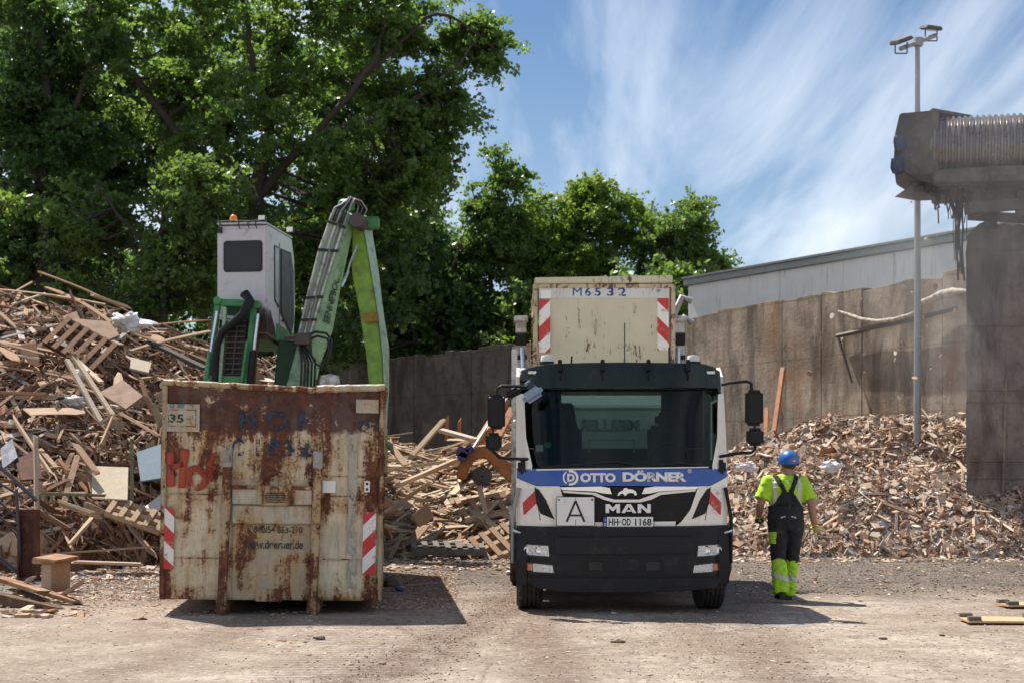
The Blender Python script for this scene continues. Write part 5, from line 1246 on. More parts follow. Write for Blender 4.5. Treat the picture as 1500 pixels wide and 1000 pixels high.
# white front panel cut round the grille
gl = TP((820,713),(1024,712),(1012,744),(1004,757),(990,762),(868,764),(850,757),(830,738))
wtop = 711.6
patch('front_panel', TP((757,700),(786,wtop),(820,wtop),(826,732),(845,762),(858,769),(858,771),(757,770)), 0, .06, m_white)
patch('front_panel', TP((1070,698),(1042,wtop),(1024,wtop),(1012,746),(998,764),(990,770),(1070,769)), 0, .06, m_white)
patch('front_panel', TP((858.3,764.5),(990,763),(989.6,770),(858.3,770.8)), 0, .05, m_white)
patch('grille', TP((819,713),(1025,712),(1012,745),(998,764),(858,766),(828,735)), .022, .03, m_black)
gr = bpy.data.objects['grille']
for k in range(4):
    m1 = hull_poly('grille_slat', TP((828+k*5,729+k*8),(1014-k*4,727+k*8),(1013-k*4,729+k*8),(829+k*5,731+k*8)), face, .012, .012, m_bumper, gr)
patch('chrome_strip', TP((820,713),(880,711.8),(893,714),(896,723),(884,722),(870,719),(824,717)), -.012, .02, m_chrome); patch('chrome_strip', TP((1025,712),(960,711.8),(944,714),(940,723),(952,722),(966,719),(1020,716)), -.012, .02, m_chrome)
patch('chrome_lip', TP((824,718),(872,721),(886,727),(900,731),(936,731),(950,726),(966,720),(1020,716.5),(1019,719),(968,724),(954,731),(938,735),(898,735),(884,731),(868,724),(826,721)), -.016, .026, m_white)
patch('emblem_plate', TP((896,713),(942,713),(936,727),(902,727)), -.004, .02, m_black)
lion = TP((904,725),(907,720),(912,718),(914,714.5),(918,713.8),(920,716),(926,716),(931,719),(933,724),(930,725),(928,721.5),(924,721),(919,722),(917,725),(914,725),(913,722),(909,722.5),(907,725))
patch('lion_emblem', lion, -.012, .006, m_chrome)
def letter(px0, px1, polys):
    for k, poly in enumerate(polys): patch('maker_letter', [T(px0+(px1-px0)*a, 750.5-13*b) for a, b in poly], -.014-.001*k, .016, m_letter)
letter(887, 908, [[(0,0),(0,1),(.27,1),(.5,.58),(.73,1),(1,1),(1,0),(.76,0),(.76,.58),(.56,.22),(.44,.22),(.24,.58),(.24,0)]])
letter(910, 932, [[(0,0),(.36,1),(.64,1),(1,0),(.76,0),(.5,.74),(.24,0)], [(.33,.16),(.67,.16),(.62,.34),(.38,.34)]])
letter(934, 953, [[(0,0),(0,1),(.28,1),(.74,.40),(.74,1),(1,1),(1,0),(.72,0),(.26,.60),(.26,0)]])
# side vents and warning foils
vent = TP((783,714),(789,716),(800,732),(812,760),(792,752),(786,738))
patch('side_vent', vent, -.006, .01, m_black); patch('side_vent', [(-x, z) for x, z in vent], -.006, .01, m_black)
wl = TP((764.5,716),(783,715),(786,738),(786,752),(767,754)); patch('warning_foil', wl, -.004, .006, stripes('cab_stripes', -1, .13)); patch('warning_foil', [(-x, z) for x, z in wl], -.004, .006, stripes('cab_stripes_mirrored', 1, .13))
# lettering on the band
def ttext(name, body, x0, x1, y0, y1, mat, bold=.03, ext=.002, off=-.004, spacing=1.0, par=root, mirror=False):
    a, b = T(x0, y1), T(x1, y0); return text(name, body, ((a[0]+b[0])/2, off, (a[1]+b[1])/2), mat, par, w=b[0]-a[0], h=b[1]-a[1], bold=bold, ext=ext, surf=face, spacing=spacing, mirror=mirror)
ttext('name_letters', 'OTTO', 850, 902, 692, 706, m_sign, .055, spacing=.95); ttext('name_letters', 'DÖRNER', 912, 1006, 688, 705, m_sign, .055, spacing=.95); ttext('registered_mark', '®', 1008, 1014, 686, 692, m_white, .01)
cx, cz = T(836, 699)
disc = lambda r, a0, a1, dx=0, n=22: [(cx+dx+r*math.cos(a0+(a1-a0)*k/n), cz+r*math.sin(a0+(a1-a0)*k/n)) for k in range(n+1)]
patch('logo_disc', disc(.086, R(90), R(-90))+[(cx-.004, cz-.086+.03), (cx-.004, cz+.086-.03)] if False else disc(.086, R(105), R(-105))+disc(.060, R(-105), R(105)), -.006, .007, m_white)
patch('logo_arc', disc(.086, R(125), R(235))+disc(.070, R(235), R(125)), -.006, .007, m_white)
ttext('logo_letter', 'D', 831, 842, 693, 705, m_sign, .05)
# plate and A sign
a, b = T(883, 772), T(957, 755.5)
m1 = MB(); m1.b2(a[0], b[0], -.030, -.018, a[1], b[1]); pl = m1.build('number_plate', m_ink, root); m1 = MB(); m1.b2(a[0]+.006, b[0]-.006, -.0335, -.0305, a[1]+.006, b[1]-.006); m1.build('plate_face', m_plate, pl)
m1 = MB(); m1.b2(a[0]+.006, a[0]+.044, -.036, -.034, a[1]+.006, b[1]-.006); m1.build('country_field', m_eublue, pl)
m1 = MB(); m1.lathe((a[0]+.025, -.0362, b[1]-.04), (0,-1,0), [(0,0),(0,.010),(.001,.010),(.001,0)], 10); m1.build('star_ring', m_amber, pl)
text('country_letter', 'D', (a[0]+.025, -.0365, a[1]+.035), m_plate, pl, h=.03, w=.02, ext=.001, bold=.02)
pw = b[0]-a[0]; zc = (a[1]+b[1])/2
text('plate_letters', 'HH', (a[0]+.115, -.0345, zc), m_ink, pl, w=.105, h=.078, bold=.02, ext=.001); text('plate_letters', 'OD', (a[0]+.258, -.0345, zc), m_ink, pl, w=.098, h=.078, bold=.02, ext=.001); text('plate_letters', '1168', (a[0]+.445, -.0345, zc), m_ink, pl, w=.18, h=.078, bold=.02, ext=.001)
m1 = MB(); m1.lathe((a[0]+.184, -.0345, zc), (0,-1,0), [(0,0),(0,.014),(.001,.014),(.001,0)], 12); m1.build('plate_seal', m_galv, pl)
a, b = T(814.5, 769.5), T(871, 726.5)
m1 = MB(); m1.b2(a[0], b[0], -.045, -.03, a[1], b[1]); sg = m1.build('waste_sign', m_ink, root, bevel=.004); m1 = MB(); m1.b2(a[0]+.007, b[0]-.007, -.0485, -.0455, a[1]+.007, b[1]-.007); m1.build('sign_face', m_plate, sg)
xm = (a[0]+b[0])/2; zm = (a[1]+b[1])/2
m1 = MB(); h_ = .115; w_ = .098
m1.beam((xm-w_, -.050, zm-h_), (xm, -.050, zm+h_), .022, .003, up=(0,1,0)); m1.beam((xm+w_, -.0505, zm-h_), (xm, -.0505, zm+h_), .022, .003, up=(0,1,0)); m1.beam((xm-.07, -.0512, zm-.045), (xm+.07, -.0512, zm-.045), .02, .003, up=(0,1,0)); m1.build('sign_letter', m_ink, sg)
m1 = MB(); m1.b2(xm-.0025, xm+.0025, -.0495, -.0485, a[1]+.01, zm-.09); m1.b2(xm-.0025, xm+.0025, -.0495, -.0485, zm+.12, b[1]-.01); m1.build('sign_fold', m_ink, sg)
for sx in (a[0]+.03, b[0]-.03):
    m1 = MB(); m1.lathe((sx, -.0487, b[1]-.035), (0,-1,0), [(0,0),(0,.012),(.004,.010),(.004,0)], 10); m1.build('sign_bolt', m_steel, sg)
# windscreen
ws = TP((784,566),(1056,566),(1058,600),(1054,650),(1047,680),(1040,685.5),(796,687),(788,680),(781,640),(779,600))
patch('windscreen', ws, .012, .006, m_glass, cuts=.08)
seal = TP((796,688),(1040,686),(1049,680),(1055,655),(1053,655),(1046,676),(1039,682),(797,683.5),(790,676),(783,655),(781,655),(787,680))
patch('windscreen_seal', seal, .004, .012, m_black); 
patch('lower_blackout', TP((789,674),(1047,673),(1040,685),(797,686)), .02, .004, m_black)
for pts in (((800,683),(900,676),(932,680)), ((905,684),(1000,678),(1028,681))):
    q = [T(*p) for p in pts]; m1 = MB(); m1.tube([(x, face(x, z)-.012, z) for x, z in q], .009, 6); m1.build('wiper', m_ink, root)
# visor and roof hood
patch('sun_visor', TP((776,546),(783,535),(800,531),(860,529),(913,528.5),(970,529),(1035,530),(1054,535),(1061,546),(1062,566),(1059,575),(1056,566),(780,567),(776,575),(774,566)), -.06, .10, m_visor)
st = []
for i in range(25):
    x = -1.13+2.26*i/24; e = abs(x)/1.13; d = .05*e**6
    zt_ = 2.80-.07*e**8; st.append([(x, face(x, 2.77)-.055, 2.60), (x, face(x, 2.77)-.03, zt_-.02), (x, face(x, 2.8)+.06, zt_), (x, .75, zt_-.01), (x, 1.0, zt_-.06), (x, 1.0, 2.62)])
m1 = MB(); m1.stations(st); m1.build('roof_hood', m_visor, root, smooth=50)
for px in (821, 884, 952, 1011):
    x = T(px, 0)[0]; m1 = MB(); m1.box((x, face(x,2.72)-.085, 2.76), (.045,.05,.13), (R(-14),0,0)); m1.tube([(x, face(x,2.7)-.09, 2.70), (x, face(x,2.6)-.075, 2.60)], .012, 6); m1.build('visor_bracket', m_black, root, bevel=.01)
for sx in (-1, 1):
    x = sx*T(1046, 0)[0]; m1 = MB(); m1.box((x, face(x,2.7)-.065, T(0,543)[1]), (.125,.03,.055)); o_ = m1.build('marker_light', m_ink, root, bevel=.012)
    m1 = MB(); m1.box((x, face(x,2.7)-.083, T(0,543)[1]), (.095,.012,.032)); m1.build('marker_lens', m_lamp, o_, bevel=.005)
for px in (803, 1025):
    x = T(px, 0)[0]; m1 = MB(); m1.lathe((x, .55, 2.795), (0,0,1), [(0,0),(0,.085),(.035,.085),(.035,0)], 20); o_ = m1.build('beacon', m_black, root, smooth=40)
    m1 = MB(); m1.lathe((x, .55, 2.831), (0,0,1), [(0,0),(0,.07),(.05,.072),(.07,.062),(.078,0)], 20); m1.build('beacon_lens', m_clear, o_, smooth=40)
m1 = MB(); m1.tube([(T(840,0)[0], .6, 2.79), (T(841,0)[0], .6, 2.90)], .012, 6); m1.tube([(T(989,0)[0], .6, 2.79), (T(989,0)[0], .62, 3.0)], .01, 6); m1.build('antenna', m_black, root)
# bumper
bl = TP((757,771),(1071,770),(1077,790),(1077,835),(1072,850),(1050,861),(1000,865),(913,867),(826,866),(790,862),(766,850),(759,835),(755,790))
patch('bumper', bl, -.045, .12, m_bumper)
patch('bumper_recess', TP((858,812),(968,811),(975,840),(950,844),(876,844),(852,840)), -.050, .006, m_black); patch('bumper_groove', TP((800,779),(1028,778),(1024,783),(804,784)), -.050, .006, m_black)
patch('tow_cover', TP((905,818),(935,818),(934,834),(906,834)), -.056, .006, m_bumper); patch('bumper_lip', TP((775,842),(1060,841),(1054,845),(780,846)), -.052, .010, m_black)
for sx in (-1, 1):
    def mir(p): return [(x if sx > 0 else -x, z) for x, z in p]
    o_ = patch('headlight', mir(TP((1021,797),(1068,795),(1069,814),(1019,816))), -.052, .02, m_ink)
    hull_poly('headlight_lens', mir(TP((1023,799),(1066.5,797),(1067.5,812),(1021.5,814))), face, -.058, .008, m_lamp, o_)
    for px in (1035, 1053):
        x, z = T(px, 805); x *= sx; m1 = MB(); m1.lathe((x, face(x, z)-.060, z), (0,-1,0), [(0,0),(.0,.018),(.002,.040),(.005,.044),(.0,.048)], 18); m1.build('reflector', m_chrome, o_, smooth=40)
    o_ = patch('fog_light', mir(TP((1015,825),(1071,821),(1072,835),(1066,838),(1012,840))), -.052, .02, m_ink)
    hull_poly('fog_lens', mir(TP((1017,827.5),(1045,825),(1045,837),(1015,838))), face, -.058, .008, m_lamp, o_); hull_poly('turn_lens', mir(TP((1045.6,826),(1054,825),(1054,835),(1045.6,835.5))), face, -.058, .008, m_amber, o_); hull_poly('side_lens', mir(TP((1054.6,825),(1069.5,823.8),(1070.5,833),(1054.6,835))), face, -.058, .008, m_lamp, o_)
    # corner steps, wheel arches
    m1 = MB(); m1.prism([(sx*1.19, y, z) for y, z in ((.12,.96),(1.9,.96),(1.9,.62),(1.25,.62),(1.15,.86),(.72,.94),(.38,.84),(.2,.36),(.10,.30),(.06,.6))], (-sx*.14, 0, 0)); m1.build('wheel_arch', m_bumper, root, bevel=.02)
    m1 = MB(); m1.tube([(sx*1.16, .18, 1.40), (sx*1.225, .20, 1.05), (sx*1.225, .22, .55)], .022, 8); m1.build('grab_rail', m_galv if sx < 0 else m_black, root, smooth=60)
patch('bumper_step', TP((812,786),(1014,785),(1012,809),(814,810)), -.075, .03, m_bumper)
patch('bumper_spoiler', TP((770,846),(1062,845),(1050,860),(1000,864),(913,866),(826,865),(790,861)), -.075, .03, m_bumper)
for x0 in (862, 946): patch('intake_slot', TP((x0,822),(x0+20,822),(x0+20,834),(x0,834)), -.0585, .004, m_ink)
for x0, x1 in ((758,1070),): patch('panel_gap', TP((x0,770.4),(x1,769.6),(x1,771.2),(x0,772)), -.012, .01, m_ink)
for sx in (-1, 1):
    q = TP((1041.5,713),(1042.5,713),(1035,762),(1034,762)); patch('panel_gap', q if sx > 0 else [(-x, z) for x, z in q], -.003, .006, m_ink)
for sx in (-1, 1):
    x, z = T(1062, 781); m1 = MB(); m1.tube([(sx*x, face(x,z)-.06, z), (sx*(x+.10), face(x,z)-.10, z+.03)], [.012,.02], 8); m1.build('washer_arm', m_rod, root, smooth=60)
# mirrors
for sx in (-1, 1):
    if sx < 0: big, small, arm, low = (714,740,577,628), (711,735,633,660), [(772,566),(757,564),(735,564),(728,568),(727,580)], [(778,672),(745,671),(731,669),(722,660),(722,655)]
    else: big, small, arm, low = (1094,1120,570,623), (1096,1121,626,652), [(1060,562),(1072,559),(1096,557),(1103,560),(1104,572)], [(1058,668),(1085,663),(1104,662),(1109,657),(1108,650)]
    x0, z1 = T(big[0], big[2]); x1, z0 = T(big[1], big[3])
    m1 = MB(); m1.box(((x0+x1)/2, .12, (z0+z1)/2), (x1-x0, .13, z1-z0)); ms = m1.build('mirror', m_black, root, bevel=.035, seg=3)
    m1 = MB(); m1.box(((x0+x1)/2, .19, (z0+z1)/2), (x1-x0-.03, .008, z1-z0-.04)); m1.build('mirror_glass', m_chrome, ms)
    x0, z1 = T(small[0], small[2]); x1, z0 = T(small[1], small[3])
    m1 = MB(); m1.box(((x0+x1)/2, .12, (z0+z1)/2), (x1-x0, .12, z1-z0)); ms = m1.build('wide_angle_mirror', m_black, root, bevel=.035, seg=3)
    m1 = MB(); m1.tube([(T(*p)[0], .16 if i < 2 else .12, T(*p)[1]) for i, p in enumerate(arm)], .018, 8); m1.build('mirror_arm', m_black, root, smooth=60)
    m1 = MB(); m1.tube([(T(*p)[0], .20 if i < 1 else .12, T(*p)[1]) for i, p in enumerate(low)], .018, 8); m1.tube([(T(*low[-1])[0], .12, z0+.02), (T(*low[-1])[0], .12, T(0, big[3]-3)[1])], .012, 6); m1.build('mirror_arm', m_black, root, smooth=60)
    x, z = T(766 if sx < 0 else 1060, 674); m1 = MB(); m1.box((x-.0*sx, .22, z-.07), (.11,.12,.16)); m1.build('mirror_bracket', m_black, root, bevel=.03)
# front close range mirror, reflected sky put into its blue grey colour
c = T(783, 575); m1 = MB(); m1.box((c[0]-.02, .02, c[1]-.02), (.25,.09,.13), (0, R(-33), R(-6))); m1.build('front_mirror', m_mirror, root, bevel=.04, seg=3)
m1 = MB(); m1.tube([(T(770,562)[0], .08, T(770,562)[1]), (T(776,557)[0], .2, T(776,557)[1])], .02, 8); m1.build('mirror_arm', m_mirror, root)
c = T(752, 574); m1 = MB(); m1.box((c[0], .22, c[1]), (.20,.12,.09), (0, R(-28), 0)); m1.build('kerb_mirror', m_black, root, bevel=.035, seg=3)
# wheels
def wheel(x, y, r, w_, par, dual=False):
    m1 = MB(); prof = [(-w_/2, r*.60), (-w_/2, r*.90), (-w_/2+.03, r*.985)]
    for k in range(5): a_ = -w_/2+.03+(w_-.06)*k/5; b_ = (w_-.06)/5; prof += [(a_+.008, r), (a_+b_-.012, r), (a_+b_-.008, r*.972), (a_+b_, r*.972)]
    prof += [(w_/2-.03, r*.985), (w_/2, r*.90), (w_/2, r*.60)]
    m1.lathe((x, y, r), (1,0,0), prof, 48); wh = m1.build('wheel', m_rubber, par, smooth=30); sgn = 1 if x > 0 else -1
    m1 = MB(); m1.lathe((x, y, r), (sgn,0,0), [(-w_/2,r*.6),(w_/2-.02,r*.6),(w_/2-.03,r*.52),(w_/2-.10 if not dual else w_/2-.14,r*.45),(w_/2-.10,r*.2),(w_/2-.02,r*.18),(w_/2-.01,0)], 28); m1.build('rim', m_whitemetal, wh, smooth=40)
    return wh
WR = .50
for x in (-1.03, 1.03): wheel(x, .64, WR, .30, root)
for y in (4.15,):
    for x in (-.98, .98): wheel(x, y, WR, .56, root, True)
# chassis
m1 = MB()
for x in (-.42, .42): m1.b2(x-.04, x+.04, .5, 5.6, .70, .96)
m1.b2(-.9, .9, .70, .86, .45, .58); m1.b2(-.9, .9, 4.07, 4.23, .45, .58); m1.b2(-.45, .45, .35, .5, .55, .9); m1.build('chassis', m_steel, root, bevel=.01)
m1 = MB(); m1.b2(-.38, .38, .55, 1.7, .50, .94); m1.build('engine', m_ink, root, bevel=.04)
for sx in (-1, 1):
    m1 = MB(); m1.b2(*sorted((sx*1.2, sx*.62)), 2.1, 3.4, .52, .98); m1.build('tank' if sx > 0 else 'tool_box', m_galv if sx > 0 else m_bumper, root, bevel=.04)
    m1 = MB(); n = 10; pr = [(4.15+.60*math.cos(a), .5+.60*math.sin(a)) for a in [R(15)+R(150)*k/n for k in range(n+1)]]; pr2 = [(4.15+.57*math.cos(a), .5+.57*math.sin(a)) for a in [R(15)+R(150)*k/n for k in range(n, -1, -1)]]
    m1.prism([(sx*1.27, y, z) for y, z in pr+pr2], (-sx*.6,0,0)); m1.build('mudguard', m_black, root)
m1 = MB(); m1.b2(-1.2, 1.2, 2.05, 6.0, 1.12, 1.24); m1.b2(-.5, .5, 2.1, 5.9, .965, 1.12); m1.build('platform', m_steel, root, bevel=.01)
# headboard behind the cab with the mirrored maker name, seen through the rear window
m1 = MB(); m1.b2(-.70, .70, 2.30, 2.34, 1.25, 2.62); m1.b2(-.74, .74, 2.24, 2.30, 2.38, 2.42); m1.build('headboard', plain('pale_green_white', (.76,.84,.80), .5, var=.1), root)
text('headboard_letters', 'MEILLER', (.0, 2.296, 2.16), plain('grey_green_letters', (.22,.30,.26), .6), root, w=.78, h=.15, bold=.05, ext=.003, mirror=True)
# loader masts and arms
for sx in (-1, 1):
    yy = 4.35; s_ = F/(TY+yy)
    def Q(px, py, y=yy): p = P(px, py, TY+y); return Vector((p.x-TX, y, p.z))
    a0 = Q(763 if sx < 0 else 994, 470).x; zt_ = Q(0, 470).z
    m1 = MB(); m1.b2(a0-.075, a0+.075, yy-.08, yy+.08, 1.25, zt_); m1.box((a0, yy-.02, zt_+.02), (.20,.2,.08)); m1.box((a0, yy-.085, zt_-.25), (.165,.02,.16)); m1.build('loader_arm', m_whitemetal, root, bevel=.015)
    m1 = MB(); m1.box((a0, yy-.10, zt_-.27), (.155,.02,.17)); m1.build('arm_band', m_black, root, bevel=.006); m1 = MB(); m1.box((a0, yy-.09, zt_-.52), (.17,.03,.06)); m1.build('arm_clamp', m_black, root, bevel=.006)
    # chain next to each mast
    m1 = MB(); xc = a0+(.165 if sx < 0 else -.13)
    for k in range(24): m1.box((xc+.006*math.sin(k*2), yy-.12, zt_-.0-k*.075), (.06 if k % 2 else .03, .03 if k % 2 else .06, .07), (0, .2*math.sin(k), k*.4))
    m1.build('chain', m_rustred, root, bevel=.01)
    m1 = MB(); m1.tube([(a0-sx*.01, yy-.2, 1.3), (a0-sx*.05, yy-.35, 2.6), (a0-sx*.02, yy-.1, 3.3)], .035, 8); m1.build('lift_cylinder', m_rod, root, smooth=60)
    m1 = MB(); m1.beam((sx*1.14, 3.9, 1.24), (sx*1.14, 6.0, 1.5), .16, .2); m1.tube([(sx*1.17, 5.9, 1.2), (sx*1.17, 5.9, .08)], .06, 10); m1.box((sx*1.17, 5.9, .03), (.3,.3,.05)); m1.build('stabiliser', m_whitemetal, root, bevel=.01)
# stair and side frame behind the cab on the left
m1 = MB()
m1.b2(-1.21, -1.15, 2.25, 2.45, 1.0, 2.45); m1.tube([(-1.2, 2.1, 1.95), (-1.2, 2.1, 2.2), (-1.2, 2.25, 2.22)], .018, 6); m1.b2(-1.2, -1.05, 2.2, 2.3, 1.88, 1.93); m1.build('side_frame', m_whitemetal, root, bevel=.008)
m1 = MB(); m1.b2(-1.24, -1.16, 3.2, 3.32, 1.0, 3.2); m1.b2(1.10, 1.18, 3.2, 3.32, 1.0, 2.9); m1.build('side_post', m_whitemetal, root, bevel=.01)
m1 = MB(); m1.tube([(1.08, 4.6, 3.8), (1.2, 4.6, 4.06), (1.34, 4.6, 4.0)], .05, 8); m1.tube([(1.08, 4.7, 3.6), (1.25, 4.7, 3.78), (1.36, 4.7, 3.7)], .05, 8); m1.build('hook_arm', m_galv, root, smooth=60)

# ---------------------------------------------------------------- skip on the truck
SY = 18.65; ss = F/SY
o0 = Vector(((884-750)/ss, SY, 1.245)); skip = empty('skip', o0, 'cream scratched skip with a white number band carried on the truck behind the cab', 'skip')
def Z(px, py): return ((px-884)/ss, (HZ-py)/ss+EYE-1.245)
m_skipp = None
def skip_mat(name, base, amt):
    N = NT(name); v = N.coord('Object'); n = N.noise(v, 6.5, 9, .74, .6)
    vs = N.coord('Object', (9, 9, 1.3)); st_ = N.noise(vs, 1.5, 8, .7, .4)
    c = N.mix(N.ramp(N.noise(v, 1.6, 6, .6), [(.35,0),(.7,1)]), base, tuple(k*.85 for k in base))
    c = N.mix(N.ramp(st_, [(.585, 0), (.68, .55)]), c, (.36,.22,.09))
    z = N.sep(v)[2]
    c = N.mix(N.math('MULTIPLY', N.ramp(st_, [(.60-.1*amt, 0), (.66-.1*amt, 1)]), N.ramp(n, [(.5, 0), (.54, 1)])), c, (.11,.045,.02))
    c = N.mix(N.ramp(n, [(.665-.05*amt, 0), (.68-.05*amt, 1)]), c, (.07,.035,.02))
    return N.done(N.bsdf(c, .55, 0, N.bump(n, .15, .01)))
m_sk = skip_mat('skip_paint', (.56,.52,.38), .5); m_skr = skip_mat('skip_trim', (.52,.42,.27), 1.3); m_skw = skip_mat('skip_band', (.60,.61,.60), .2)
xl, zt_ = Z(789, 416); xr = Z(981, 416)[0]
m1 = MB(); m1.prism([(xl, .0, zt_), (xl+.02, -.0, .95), (xl+.15, .35, .0), (xr-.15, .35, .0), (xr-.02, 0, .95), (xr, 0, zt_)], (0,.05,0))
m1.mi = [0]*len(m1.f); m1.build('end_wall', m_sk, skip)
for sx in (-1, 1):
    m1 = MB(); X = xl-.045 if sx < 0 else xr+.045
    m1.prism([(X, .03, zt_), (X, 3.4, zt_), (X, 2.6, .1), (X, .4, .1)], (-sx*.04, 0, 0)); m1.build('side_wall', m_skr, skip)
    m1 = MB(); m1.b2(X-.03, X+.03, -.02, .06, 1.0, zt_); m1.build('edge_post', m_skr, skip, bevel=.01)
    m1 = MB(); m1.lathe((X, 1.2, 1.4), (sx,0,0), [(0,0),(0,.06),(.16,.06),(.17,.09),(.2,.09),(.2,0)], 14); m1.build('trunnion', m_steel, skip)
m1 = MB(); m1.b2(xl, xr, .45, 2.6, .0, .06); m1.build('floor', m_skr, skip)
m1 = MB(); a = Z(783, 416); b = Z(985, 405); m1.prism([(a[0]-.0, -.05, a[1]), (b[0], -.05, a[1]+.01), (b[0], -.05, b[1]+.01), (a[0], -.05, b[1]-.02)], (0,.14,0)); m1.build('top_rail', m_skr if False else m_sk, skip, bevel=.012)
m1 = MB(); m1.b2(xl-.05, xr+.05, -.03, .04, zt_-.055, zt_-.002); m1.build('rim_underside_strip', m_skr, skip, bevel=.004)  # strip in the trim material just under the top rail
m1 = MB(); m1.prism([(a[0], .09, a[1]+.02), (b[0], .09, a[1]+.02), (b[0], 3.4, a[1]+.02), (a[0], 3.4, a[1]+.02)], (0, 0, .05)); m1.build('cover', m_skr, skip)
m1 = MB(); a, b = Z(789.5, 437), Z(980, 420); m1.b2(a[0], b[0], -.012, -.0, a[1], b[1]); m1.build('number_band', m_skw, skip)
def stext(name, body, px0, px1, py0, py1, mat, bold, spacing=1):
    a, b = Z(px0, py1), Z(px1, py0); return text(name, body, ((a[0]+b[0])/2, -.0135, (a[1]+b[1])/2), mat, skip, w=b[0]-a[0], h=b[1]-a[1], bold=bold, ext=.0015, spacing=spacing)
m_sblue = worn('stencil_blue', (.02,.09,.30), 1.0, 20)
for ch, x0, x1 in (('M',839,852),('6',857,865.5),('5',871,880),('3',889,899),('2',905.5,917)): stext('stencil_number', ch, x0, x1, 421.5, 434, m_sblue, 0 if ch == 'M' else .02)
stext('stencil_unit', '7', 953.5, 959, 420, 428, m_sblue, .01); stext('stencil_unit', 'm³', 960.5, 967, 424, 429, worn('faint_blue', (.2,.28,.36), .5), .0)
m1 = MB(); a, b = Z(792, 437.5), Z(807, 425); m1.b2(a[0], b[0], -.016, -.013, a[1], b[1]); m1.build('white_sticker', m_plate, skip)
for px0, px1, py0, py1, m in ((790,806,440,516,stripes('skip_stripes', -1, .17)),(963,979.5,437,513,stripes('skip_stripes_mirrored', 1, .17))):
    a, b = Z(px0, py1), Z(px1, py0); m1 = MB(); m1.b2(a[0], b[0], -.008, -.0, a[1], b[1]); m1.build('warning_tape', m, skip)
m1 = MB(); c = Z(915, 500); m1.b2(c[0]-.006, c[0]+.006, -.004, .0, Z(0,535)[1], Z(0,473)[1]); m1.build('weld_line', m_ink, skip)
# ---------------------------------------------------------------- material handler (digger with raised cab)
Y8 = 26.0; o8 = Vector((-4.0, Y8, 0)); ex = empty('material_handler', o8, 'green material handler with a raised grey cab and a bent boom behind the rusty container', 'digger')
def seg(stn, name, mat, par, bevel=.015):
    st = []
    for l, m, r, y0, dp in stn:
        Lp = P(l[0], l[1], y0+.04); Mp = P(m[0], m[1], y0); Rp = P(r[0], r[1], y0+dp); st.append([Lp, Mp, Rp, Lp+(Rp-Mp)])
    mb = MB(o8); mb.stations(st); return mb.build(name, mat, par, bevel=bevel)
bs = [((491,304),(513,316),(524,318),26.2,.5),((469,366),(497,368),(514,352),26.1,.5),((450,440),(474,438),(499,424),26.0,.5),((439,488),(459,488),(488,484),25.95,.5),((430,525),(452,528),(470,533),25.9,.5),((416,575),(446,577),(462,572),25.85,.5),((405,620),(440,620),(458,618),25.85,.5)]
boom = seg(bs, 'boom', m_boomgreen, ex)
ss_ = [((517,312),(530,318),(540,318),26.5,.35),((516,345),(534,345),(543,344),26.5,.35),((515,400),(544,402),(552,400),26.4,.35),((527,460),(553,458),(559,459),26.3,.35),((536,520),(560,520),(567,510),26.2,.35),((541,570),(562,570),(567,566),26.1,.35),((546,640),(558,640),(563,636),26.0,.3)]
stick_ = seg(ss_, 'stick', m_stick, ex)
# plate over the stick's right edge, lit side put into its paler green
mb = MB(o8); st = []
for l, m, r, y0, dp in ss_:
    a = P(m[0]+.5, m[1], y0-.03); b = P(r[0]+.5, r[1], y0+dp-.0); st.append([a, b, b+Vector((.03,.03,0)), a+Vector((.02,.0,0))])
mb.stations(st); mb.build('stick_lit_edge', m_boomgreen, ex)
mb = MB(o8); c = P(541, 500, 26.2); st = [P(531,462,26.22), P(551,460,26.22), P(557,470,26.2), P(552,478,26.2), P(534,476,26.2)]; 
mb.prism([P(532,459,26.235),P(552,457,26.235),P(555,471,26.20),P(535,472,26.20)], (0,.04,0)); mb.build('rust_patch', m_blockw if False else plain('orange_rust', (.30,.17,.03), .8, var=.5, scale=16), stick_)
mb = MB(o8); mb.lathe(P(522, 322, 26.0), (.1,1,0), [(0,0),(0,.13),(.95,.13),(.95,0)], 18); mb.build('joint_pin', m_steel, ex, smooth=40)
mb = MB(o8); mb.box(P(545, 327, 26.6), (.26,.3,.19)); mb.box(P(545, 320.5, 26.6), (.30,.34,.03)); mb.build('hose_box', m_green, ex, bevel=.015)
mb = MB(o8); mb.lathe(P(507, 300, 26.3), (0,0,1), [(-.08,0),(-.08,.16),(.05,.15),(.09,.10),(.09,0)], 18); mb.build('boom_cap', m_green, ex, smooth=40)
# pipes along the boom and hose loops at its head
def lerp(a, b, t): return a+(b-a)*t
def on_boom(u, t, out=.05):    # u across the front face 0..1, t station
    i = min(int(t), len(bs)-2); f = t-i; l = lerp(Vector(bs[i][0]), Vector(bs[i+1][0]), f); m = lerp(Vector(bs[i][1]), Vector(bs[i+1][1]), f); y = lerp(bs[i][3], bs[i+1][3], f); p = lerp(l, m, u); return P(p.x, p.y, y-out)
for k, u in enumerate((-.05,.15,.35,.55,.78)):
    mb = MB(o8); mb.tube([on_boom(u, .15), on_boom(u, 1), on_boom(u, 2), on_boom(u, 3)], .020, 6); mb.build('pipe', m_galv if k % 2 else m_whitemetal, ex, smooth=60)
for t in (.35, 1.0, 1.95, 2.6):
    mb = MB(o8); mb.beam(on_boom(-.12, t, .07), on_boom(.42, t, .07), .05, .05); mb.beam(on_boom(.52, t, .07), on_boom(.95, t, .07), .05, .05); mb.build('pipe_clamp', m_ink, ex, bevel=.008)
rr = random.Random(2)
